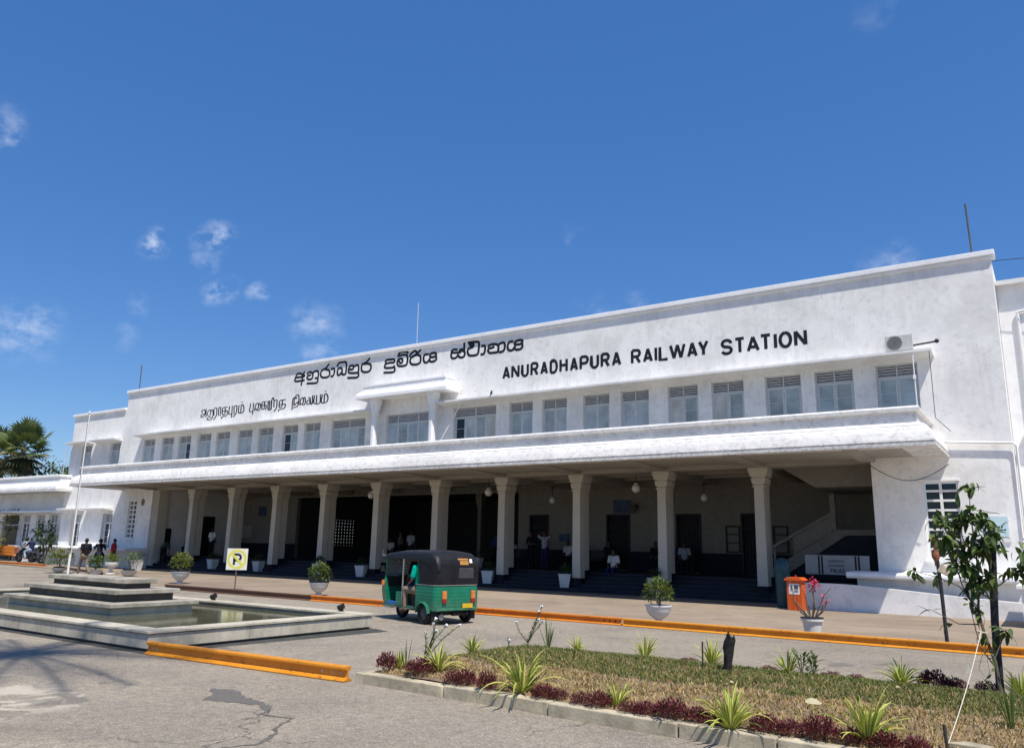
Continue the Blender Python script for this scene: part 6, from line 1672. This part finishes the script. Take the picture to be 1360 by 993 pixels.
mb = MB(); mb.box(-0.548, -0.5425, -0.40, 0.0, 1.235, 1.245); mb.build('window_seam', STEEL, hd, local=True)
STK = M('orange_sticker', (0.42, 0.21, 0.05), 0.5, 0.4, 40)
mb = MB()
def rearp(y, z, e=0.004):
    t = (z - 1.30) / (1.42 - 1.30); x = -0.54 + 0.04 * t if z < 1.42 else -0.50 + 0.10 * (z - 1.42) / 0.13
    return (x - e - 0.004, y, z)
mb.poly([rearp(-0.02, 1.32), rearp(-0.27, 1.32), rearp(-0.27, 1.41), rearp(-0.02, 1.41)]); mb.poly([rearp(0.03, 1.425, .01), rearp(-0.27, 1.425, .01), rearp(-0.27, 1.46, .01), rearp(0.03, 1.46, .01)])
mb.build('sticker', STK, hd, local=True)
mb = MB(); mb.poly([rearp(-0.31, 1.36), rearp(-0.39, 1.36), rearp(-0.39, 1.45, .012), rearp(-0.31, 1.45, .012)]); mb.build('sticker', WHITEF, hd, local=True)
# pillars, screen, bars
mb = MB()
for s in (-1, 1): mb.tube([(1.03, .62 * s, .40), (1.00, .625 * s, 1.44)], 0.02, 8)
mb.build('pillar', CHROME, RK, local=True, smooth=True)
mb = MB()
for s in (-1, 1):
    mb.tube([(1.93, .56 * s, .97), (1.84, .60 * s, 1.46)], 0.026, 8)
    mb.tube([(1.84, .60 * s, 1.44), (0.30, .63 * s, 1.44), (0.37, .63 * s, .88)], 0.018, 8)
mb.tube([(1.84, -.6, 1.45), (1.84, .6, 1.45)], 0.022, 8)
mb.build('screen_frame', TGP, RK, local=True, smooth=True)
t = NT('windscreen_glass'); t.b.inputs['Base Color'].default_value = (0.6, 0.7, 0.68, 1); t.b.inputs['Roughness'].default_value = 0.03; t.b.inputs['Alpha'].default_value = 0.25; SCR = t.m
mb = MB(); mb.poly([(1.94, -.54, .98), (1.94, .54, .98), (1.855, .58, 1.43), (1.855, -.58, 1.43)]); mb.build('windscreen', SCR, RK, local=True)
mb = MB(); mb.tube([(2.02, .64, 1.50), (2.06, .5, 1.46), (2.06, -.5, 1.46), (2.02, -.64, 1.50)], 0.02, 6); mb.tube([(2.02, .655, 1.52), (1.98, .66, 1.60)], 0.012, 6); mb.build('visor', CHROME, RK, local=True, smooth=True)
def seat(x0, x1, hw, z, label):
    mb = MB(); mb.box(x0, x1, -hw, hw, z, z + .12); mb.build('seat', SEATM, RK, local=True, bevel=0.03)
seat(0.12, 0.56, .56, .58, ''); seat(1.08, 1.40, .30, .67, '')
mb = MB(); mb.box(0.0, 0.10, -.56, .56, .72, 1.2); mb.build('backrest', SEATM, RK, local=True, bevel=0.03)
mb = MB(); mb.box(0.12, 0.56, -.58, .58, .36, .579); mb.build('seat_box', DKM, RK, local=True)
mb = MB(); mb.tube([(1.86, 0, .5), (1.76, 0, 1.0)], 0.025, 8); mb.tube([(1.70, -.32, 1.02), (1.76, -.1, 1.0), (1.76, .1, 1.0), (1.70, .32, 1.02)], 0.016, 6); mb.build('handlebar', DKM, RK, local=True, smooth=True)
mb = MB(); mb.box(1.34, 1.78, 0.30, 0.60, 0.362, 0.42); mb.build('blue_mat', M('bright_blue_mat', (0.03, 0.14, 0.45), 0.6), RK, local=True)
mb = MB()
for s in (1, -1): mb.tube([(1.42, .60 * s, .30), (1.42, .68 * s, .29), (1.76, .68 * s, .29), (1.76, .60 * s, .30)], 0.018, 6); mb.tube([(.62, .60 * s, .31), (.62, .67 * s, .30), (.94, .67 * s, .30), (.94, .60 * s, .31)], 0.014, 6)
mb.build('footstep', CHROME, RK, local=True, smooth=True)
# wheel arches
for s in (-1, 1):
    mb = MB(); rows = []
    for k in range(11):
        a = R(8 + 164 * k / 10); rr = 0.275
        rows.append(mb.addv([(rr*math.cos(a), .60*s, .215 + rr*math.sin(a)), (rr*1.06*math.cos(a), .70*s, .215 + rr*1.03*math.sin(a)), (rr*0.98*math.cos(a), .715*s, .205 + rr*.97*math.sin(a)), (rr*.93*math.cos(a), .60*s, .21 + rr*.93*math.sin(a))]))
    for a, b in zip(rows[:-1], rows[1:]):
        for j in range(4): mb.face((a + j, a + (j+1) % 4, b + (j+1) % 4, b + j))
    mb.build('mudguard', TGP, RK, local=True, smooth=True)
def wheel(parent, c, r_, w_, axis_y=True, nm='wheel', spokes=False):
    m_ = MB(); pr = [(r_ * .62, -w_/2), (r_ * .92, -w_/2), (r_, -w_ * .3), (r_, w_ * .3), (r_ * .92, w_/2), (r_ * .62, w_/2)]
    rows = []
    n = 26
    for k in range(n):
        a = 2 * PI * k / n; rows.append(m_.addv([(c[0] + q * math.cos(a), c[1] + y, c[2] + q * math.sin(a)) for q, y in pr]))
    for k in range(n):
        a, b = rows[k], rows[(k+1) % n]
        for j in range(6): m_.face((a + j, a + (j+1) % 6, b + (j+1) % 6, b + j))
    wo = m_.build(nm, TYRE, parent, local=True, smooth=True)
    rm = MB()
    if spokes:
        for k in range(n):
            a, b = 2*PI*k/n, 2*PI*(k+1)/n
            rm.tube([(c[0] + r_*.64*math.cos(a), c[1], c[2] + r_*.64*math.sin(a)), (c[0] + r_*.64*math.cos(b), c[1], c[2] + r_*.64*math.sin(b))], r_ * .05, 5)
        for k in range(6): a = 2*PI*k/6; rm.tube([(c[0], c[1], c[2]), (c[0] + r_*.62*math.cos(a), c[1], c[2] + r_*.62*math.sin(a))], r_ * .05, 5)
        rm.tube([(c[0], c[1] - w_*.6, c[2]), (c[0], c[1] + w_*.6, c[2])], r_ * .2, 10)
    else:
        rm.tube([(c[0], c[1] - w_*.30, c[2]), (c[0], c[1] + w_*.30, c[2])], r_ * .63, 20)
        for s in (-1, 1):
            rm.tube([(c[0], c[1] + s*w_*.30, c[2]), (c[0], c[1] + s*w_*.46, c[2])], [r_ * .34, r_ * .26], 14)
            for k in range(4): a = 2*PI*k/4 + .4; rm.tube([(c[0] + r_*.22*math.cos(a), c[1] + s*w_*.30, c[2] + r_*.22*math.sin(a)), (c[0] + r_*.22*math.cos(a), c[1] + s*w_*.5, c[2] + r_*.22*math.sin(a))], r_ * .05, 6)
    rm.build('rim', RIMM, wo, local=True, smooth=True)
    return wo
for c in ((0, .60, .215), (0, -.60, .215), (1.98, 0, .215)): wheel(RK, c, .215, .12)
mb = MB(); mb.tube([(0, -.55, .21), (0, .55, .21)], .035, 8); mb.box(-.35, .3, -.38, .38, .20, .299); mb.tube([(-.2, -.2, .22), (-.5, -.3, .24)], .04, 8); mb.tube([(-.42, -.36, .235), (-.42, .1, .235)], .05, 10)
mb.build('underbody', DKM, RK, local=True)
mb = MB(); mb.tube([(-.22, .42, .20), (-.46, .42, .17)], [.06, .07], 10); mb.build('silencer', STEEL, RK, local=True, smooth=True)
LAMPO = M('amber_lens', (0.65, 0.20, 0.05), 0.2); LAMPR = M('red_lens', (0.30, 0.02, 0.015), 0.2)
for s in (1, -1):
    mb = MB(); mb.box(-0.575, -0.53, .42*s - .06, .42*s + .06, .56, .74); lo = mb.build('tail_lamp', LAMPO, RK, local=True, bevel=0.015)
    mb = MB(); mb.box(-0.578, -0.53, .42*s - .06, .42*s + .06, .47, .558); mb.build('brake_lens', LAMPR, lo, local=True, bevel=0.015)
mb = MB(); mb.box(-0.575, -0.562, -.40, -.10, .36, .46); mb.build('number_plate', M('yellow_plate', (0.65, 0.42, 0.03), 0.5), RK, local=True)
for s in (1, -1):
    mb = MB(); mb.box(1.90, 1.98, .58*s - .03, .58*s + .06*s + .03, .78, .90); mb.build('indicator', LAMPO, RK, local=True, bevel=0.015)
    mb = MB(); mb.tube([(1.9, .58*s, 1.1), (1.95, .70*s, 1.14)], .01, 5); mb.box(1.94, 1.96, .66*s - .05, .66*s + .05, 1.10, 1.24); mb.build('mirror', DKM, RK, local=True)
for s in (1, -1):
    mb = MB(); mb.box(-.36, -.34, .56*s - .07, .56*s + .07, .10, .29); mb.build('mud_flap', DKM, RK, local=True)
# the body is a little shorter than first drawn: pull every part in along its length
SX = 0.86
for ch in RK.children:
    if ch.name.startswith('wheel'):
        cx_ = sum(v.co.x for v in ch.data.vertices) / len(ch.data.vertices)
        for o_ in [ch] + list(ch.children): o_.data.transform(Matrix.Translation((cx_ * (SX - 1), 0, 0)))
    else:
        for o_ in [ch] + list(ch.children): o_.data.transform(Matrix.Diagonal((SX, 1, 1, 1)))
# its two people
def in_rk(x, y, z): 
    a = RK.rotation_euler.z; return (RK.location.x + x*math.cos(a) - y*math.sin(a), RK.location.y + x*math.sin(a) + y*math.cos(a), RK.location.z + z)
person(in_rk(0.40, 0.42, 0.22), RK.rotation_euler.z + 0.1, 'sit', CTL, CKH, 'passenger in a teal shirt and khaki trousers sitting in the rickshaw', voxel=0.013)
person(in_rk(1.06, 0.0, 0.28), RK.rotation_euler.z, 'sit', CBK, CNV, 'driver in dark clothes at the front of the rickshaw', voxel=0.013)

# ------------------------------------------------------------------ motorcycles (forward = local +x)
BIKEP = M('black_tank_paint', (0.015, 0.016, 0.02), 0.25, 0.1, spec=0.5)
def motorcycle():
    r = empty('motorcycle', (0, 0, 0), 0, 'x', 'motorcycle', 'motorcycles parked by the left end of the station')
    wheel(r, (.64, 0, .30), .30, .09, spokes=True); wheel(r, (-.62, 0, .30), .30, .11, spokes=True)
    mb = MB(); mb.tube([(.42, 0, .92), (.1, 0, .78), (-.35, 0, .74), (-.85, 0, .80)], .025, 6); mb.tube([(.42, 0, .92), (.30, 0, .45), (-.15, 0, .30), (-.62, 0, .30)], .022, 6); mb.tube([(-.62, .09, .30), (-.35, .10, .72)], .02, 6); mb.tube([(-.62, -.09, .30), (-.35, -.10, .72)], .02, 6); mb.build('frame', DKM, r, local=True)
    mb = MB(); mb.tube([(.64, .08, .30), (.40, .08, 1.0)], .02, 6); mb.tube([(.64, -.08, .30), (.40, -.08, 1.0)], .02, 6); mb.build('fork', STEEL, r, local=True)
    mb = MB(); mb.ball((.18, 0, .87), (.26, .13, .12), 14, 8); mb.build('tank', BIKEP, r, local=True, smooth=True)
    mb = MB(); mb.tube([(.0, 0, .82), (-.3, 0, .80), (-.72, 0, .86)], [.09, .12, .10], 10); mb.build('seat', SEATM, r, local=True, smooth=True)
    mb = MB(); mb.box(-.12, .22, -.14, .14, .30, .56); mb.tube([(.1, 0, .5), (.2, 0, .72)], .09, 10); mb.build('engine', STEEL, r, local=True, bevel=0.02)
    mb = MB(); mb.tube([(.2, -.12, .40), (-.1, -.16, .28), (-.75, -.18, .36)], [.025, .03, .045], 8); mb.build('exhaust', CHROME, r, local=True, smooth=True)
    mb = MB(); mb.tube([(.24, .36, 1.06), (.38, .12, 1.06), (.38, -.12, 1.06), (.24, -.36, 1.06)], .015, 6); mb.tube([(.3, .3, 1.06), (.26, .34, 1.22)], .008, 4); mb.tube([(.3, -.3, 1.06), (.26, -.34, 1.22)], .008, 4); mb.ball((.26, .35, 1.24), (.02, .05, .035), 8, 5); mb.ball((.26, -.35, 1.24), (.02, .05, .035), 8, 5); mb.build('handlebar', DKM, r, local=True)
    mb = MB(); mb.ball((.52, 0, .93), (.09, .10, .10), 12, 8); mb.build('headlight', CHROME, r, local=True, smooth=True)
    for x, a0, a1 in ((.64, 30, 150), (-.62, 20, 140)):
        mb = MB(); pts = [(x + .345*math.cos(R(a0 + (a1-a0)*k/8)), 0, .30 + .345*math.sin(R(a0 + (a1-a0)*k/8))) for k in range(9)]
        for p, q in zip(pts[:-1], pts[1:]): mb.poly([(p[0], -.06, p[2]), (p[0], .06, p[2]), (q[0], .06, q[2]), (q[0], -.06, q[2])])
        mb.build('mudguard', BIKEP, r, local=True, smooth=True)
    return r
bk = motorcycle()
spots = [(-58.95, 27.4, PI + .15, 'black motorcycle with two riders nearest the orange slatted cart'), (-56.4, 27.7, PI * .62, 'dark motorcycle standing just right of the riders'), (-47.1, 26.0, 2.6, 'motorcycle ridden by a person in black before the left end block'), (-60.2, 28.0, PI + .3, 'dark motorcycle partly hidden behind the riders')]
for k, (x, y, a, lab) in enumerate(spots):
    o = bk if k == 0 else copy_tree(bk)
    o.location = (x, y, 0.036); o.rotation_euler = (0, 0, a); o['label'] = lab
HELM = M('dark_helmet', (0.02, 0.02, 0.025), 0.3)
def on(x, y, a, dx): return (x + dx * math.cos(a), y + dx * math.sin(a), 0.036)
person(on(-58.95, 27.4, PI + .15, .05), PI + .15, 'ride', CGY, CBK, 'rider in a pale grey shirt at the handlebar of the black motorcycle', helmet=HELM)
person(on(-58.95, 27.4, PI + .15, -.45), PI + .15, 'ride', CNV, CJN, 'pillion rider in navy and pale jeans on the black motorcycle')
person(on(-47.1, 26.0, 2.6, 0), 2.6, 'ride', CBK, CBK, 'rider in black on the motorcycle before the left end block', helmet=HELM)
person((-45.8, 26.1, 0.036), 1.4, 'stand', CRD, CBK, 'person in a maroon shirt seen from behind beside the rider in black')
# orange slatted cart body at the far left
CARTO = M('orange_slat_paint', (0.62, 0.20, 0.02), 0.6, 0.25, 3, dirt=0.3)
ct = empty('slatted_cart', (-64.0, 28.0, 0.036), 0, 'orange slatted wooden cart at the far left edge', 'cart')
for k in range(3):
    mb = MB(); mb.box(-2.0, 1.85, 0, 0.04, 0.40 + .23 * k, 0.60 + .23 * k); mb.build('slat', CARTO, ct, local=True)
mb = MB(); mb.box(-2.0, 1.85, 0.041, 1.0, 0.36, 0.40); mb.box(1.80, 1.86, -0.02, -0.001, 0.36, 1.08); mb.box(-.3, -.2, -0.02, -0.001, 0.36, 1.08); mb.build('cart_bed', CARTO, ct, local=True)
for x in (1.2, -1.2): wheel(ct, (x, .1, .25), .25, .1)

# ------------------------------------------------------------------ palms and trees
FANL = leafm('fan_palm_green', (0.115, 0.15, 0.05), 0.35); FAND = leafm('dry_fan_leaf', (0.20, 0.165, 0.07), 0.35); FANK = leafm('dark_fan_leaf', (0.04, 0.05, 0.022), 0.35)
def fan_palm(name, loc, H, label, seed, nl=44, Rl=1.45):
    r = random.Random(seed); root = empty(name, loc, 0, label, 'tree')
    t_ = MB(); t_.tube([(0, 0, 0), (0.1, 0, H * .5), (0, 0, H)], [.28, .2, .22], 10); t_.build('trunk', BARK, root, local=True)
    cr_ = MB()
    for k in range(nl):
        u = k / (nl - 1); el = R(80 - 150 * u + r.uniform(-10, 10)); az = k * 2.39996 + r.uniform(-.2, .2)
        d = Vector((math.cos(az) * math.cos(el), math.sin(az) * math.cos(el), math.sin(el)))
        pl_ = r.uniform(1.2, 2.1) * (1 if u < .75 else .7); base = Vector((0, 0, H - 0.1 - .5 * u)); hub = base + d * pl_ - Vector((0, 0, .25 * u))
        cr_.cur = 0 if u < .55 else (1 if r.random() < .55 else 2)
        cr_.tube([base, base.lerp(hub, .5) + Vector((0, 0, .06)), hub], [.035, .025, .02], 4, caps=False)
        side = d.cross(Vector((0, 0, 1))); side = side.normalized() if side.length > .1 else Vector((1, 0, 0)); nn = side.cross(d).normalized()
        droop = .12 + .5 * u
        for j in range(19):
            a = R(-125 + 250 * j / 18); dd = (d * math.cos(a) + side * math.sin(a) + nn * .15 * math.cos(2 * a)).normalized()
            L = Rl * (.72 + .28 * math.cos(a * .6)) * r.uniform(.9, 1.1); w0 = .10
            ps = dd.cross(nn).normalized()
            p1 = hub + dd * L * .55 ; p2 = hub + dd * L - Vector((0, 0, droop * L * .45)); 
            i = cr_.addv([hub - ps * .02, hub + ps * .02, p1 + ps * w0 - nn * .03, p1 + nn * .04, p1 - ps * w0 - nn * .03, p2])
            cr_.face((i, i+3, i+4)); cr_.face((i, i+1, i+3)); cr_.face((i+1, i+2, i+3)); cr_.face((i+4, i+3, i+5)); cr_.face((i+3, i+2, i+5))
    cr_.build('crown', [FANL, FAND, FANK], root, local=True)
    return root
fan_palm('fan_palm', (-83.2, 37.0, 0), 10.4, 'big fan palm with a skirt of dry leaves behind the left wing', 5, 40, 1.45)
fan_palm('fan_palm', (-91.5, 38.0, 0), 10.6, 'second fan palm mostly beyond the left edge of the picture', 6, 40, 1.5)
def leafy_tree(name, loc, H, rx, rz, label, seed, n=1500, mats=None, L=0.45):
    r = random.Random(seed); root = empty(name, loc, 0, label, 'tree', 'trees behind the left wing')
    t_ = MB(); t_.tube([(0, 0, 0), (.1, .1, H * .5), (0, 0, H * .8)], [.3, .22, .12], 8)
    for k in range(5): a = k * 1.26; t_.tube([(0, 0, H * .5), (math.cos(a) * rx * .5, math.sin(a) * rx * .5, H * .85)], [.12, .05], 6)
    t_.build('trunk', BARK, root, local=True)
    c_ = MB(); cl = [(Vector((r.uniform(-1, 1) * rx * .65, r.uniform(-1, 1) * rx * .65, H + r.uniform(-1, .5) * rz * .6)), r.uniform(.35, .6) * rx) for k in range(11)]
    for k in range(n):
        p, q = cl[k % len(cl)]; d = rv(r); leaf(c_, p + d * q * r.random() ** .4, d + rv(r), Vector((r.uniform(-.5, .5), r.uniform(-.5, .5), 1)), L * r.uniform(.6, 1.3), L * .5, seg=2); c_.mi[-4:] = [0 if r.random() < .6 else 1] * 4
    c_.build('crown', mats or [LEAFG, LEAFD], root, local=True)
leafy_tree('bushy_tree', (-74.5, 40.0, 0), 6.5, 3.2, 1.4, 'yellow green bushy tree right of the fan palm', 3, 2600, [LEAFY, LEAFG])
leafy_tree('bushy_tree', (-66.5, 38.0, 0), 7.0, 2.2, 1.2, 'small green tree behind the aerial on the low wing', 4, 1300, [LEAFG, LEAFG2])
leafy_tree('bushy_tree', (-84.0, 42.0, 0), 7.2, 4.5, 1.6, 'dark tree mass behind the foot of the fan palm', 5, 1800, [LEAFD, LEAFG])
# shrubs and a small tree growing against the left wing
def wing_plant(name, loc, h, rad, n, label, seed, mats, L=.22):
    r = random.Random(seed); root = empty(name, loc, 0, label, 'plant', 'plants before the left wing')
    s = MB(); c_ = MB()
    for k in range(6):
        a = k * 1.05; tip = Vector((math.cos(a) * rad * r.uniform(.3, .9), math.sin(a) * rad * r.uniform(.3, .9), h * r.uniform(.65, 1)))
        s.tube([(0, 0, 0), tuple(tip * .5 + Vector((0, 0, h * .12))), tuple(tip)], [.035, .025, .01], 5)
        for j in range(n // 6):
            d = rv(r); leaf(c_, tip + d * rad * .5 * r.random() ** .5, d, Vector((0, 0, 1)), L * r.uniform(.6, 1.3), L * .42, seg=2); c_.mi[-4:] = [0 if r.random() < .6 else 1] * 4
    s.build('stem', BARK, root, local=True); c_.build('leaves', mats, root, local=True)
wing_plant('small_tree', (-64.3, 28.05, 0.036), 3.5, 1.1, 330, 'slim small tree in front of the left wing windows', 3, [LEAFG, LEAFD])
wing_plant('croton_shrub', (-63.9, 27.3, 0.036), 1.75, .85, 330, 'bright yellow croton shrub behind the orange cart', 4, [LEAFY, CREAM])
wing_plant('frangipani', (-58.4, 28.1, 0.036), 2.7, .8, 190, 'dark frangipani at the corner of the left wing', 5, [LEAFD, LEAFG], .3)
wing_plant('frangipani', (-53.9, 26.2, 0.036), 1.75, .75, 230, 'dark leafy plant behind the broad yellow green bowl', 6, [LEAFD, LEAFG], .26)
# coconut palm off to the left, its shadow falls across the road
cp = empty('coconut_palm', (-10.3, -0.2, 0), 0, 'tall coconut palm leaning beyond the left edge of the picture', 'tree')
t_ = MB(); t_.tube([(0, 0, 0), (.8, .5, 5), (2.2, 1.7, 10), (3.1, 2.6, 14)], [.2, .15, .12, .1], 9); t_.build('trunk', BARK, cp, local=True)
c_ = MB(); r = random.Random(4)
for k in range(20):
    az = k * 2.39996; el = R(r.uniform(-25, 55)); p = Vector((3.1, 2.6, 14)); d = Vector((math.cos(az) * math.cos(el), math.sin(az) * math.cos(el), math.sin(el)))
    for j in range(12):
        q = p + d * .3
        side = d.cross(Vector((0, 0, 1))).normalized()
        c_.poly([p - side * .02, p + side * .02, q + side * .02, q - side * .02])
        for s in (-1, 1):
            for h_ in (0, .5):
                b_ = p.lerp(q, h_); e = b_ + (side * s * (.55 - .03 * j) + d * .25 - Vector((0, 0, .25)))
                c_.poly([b_, b_ + d * .06, e])
        p = q; d = (d - Vector((0, 0, .085))).normalized()
c_.build('crown', LEAFG, cp, local=True)
# power line at the right
mb = MB(); mb.tube([(-0.8, 29.2, 11.3), (6, 29.0, 10.7), (14, 28.5, 10.8)], 0.012, 5); o = mb.build('power_line', WIRE); tag(o, 'thin dark cable leaving the right end of the main roof', 'cable')
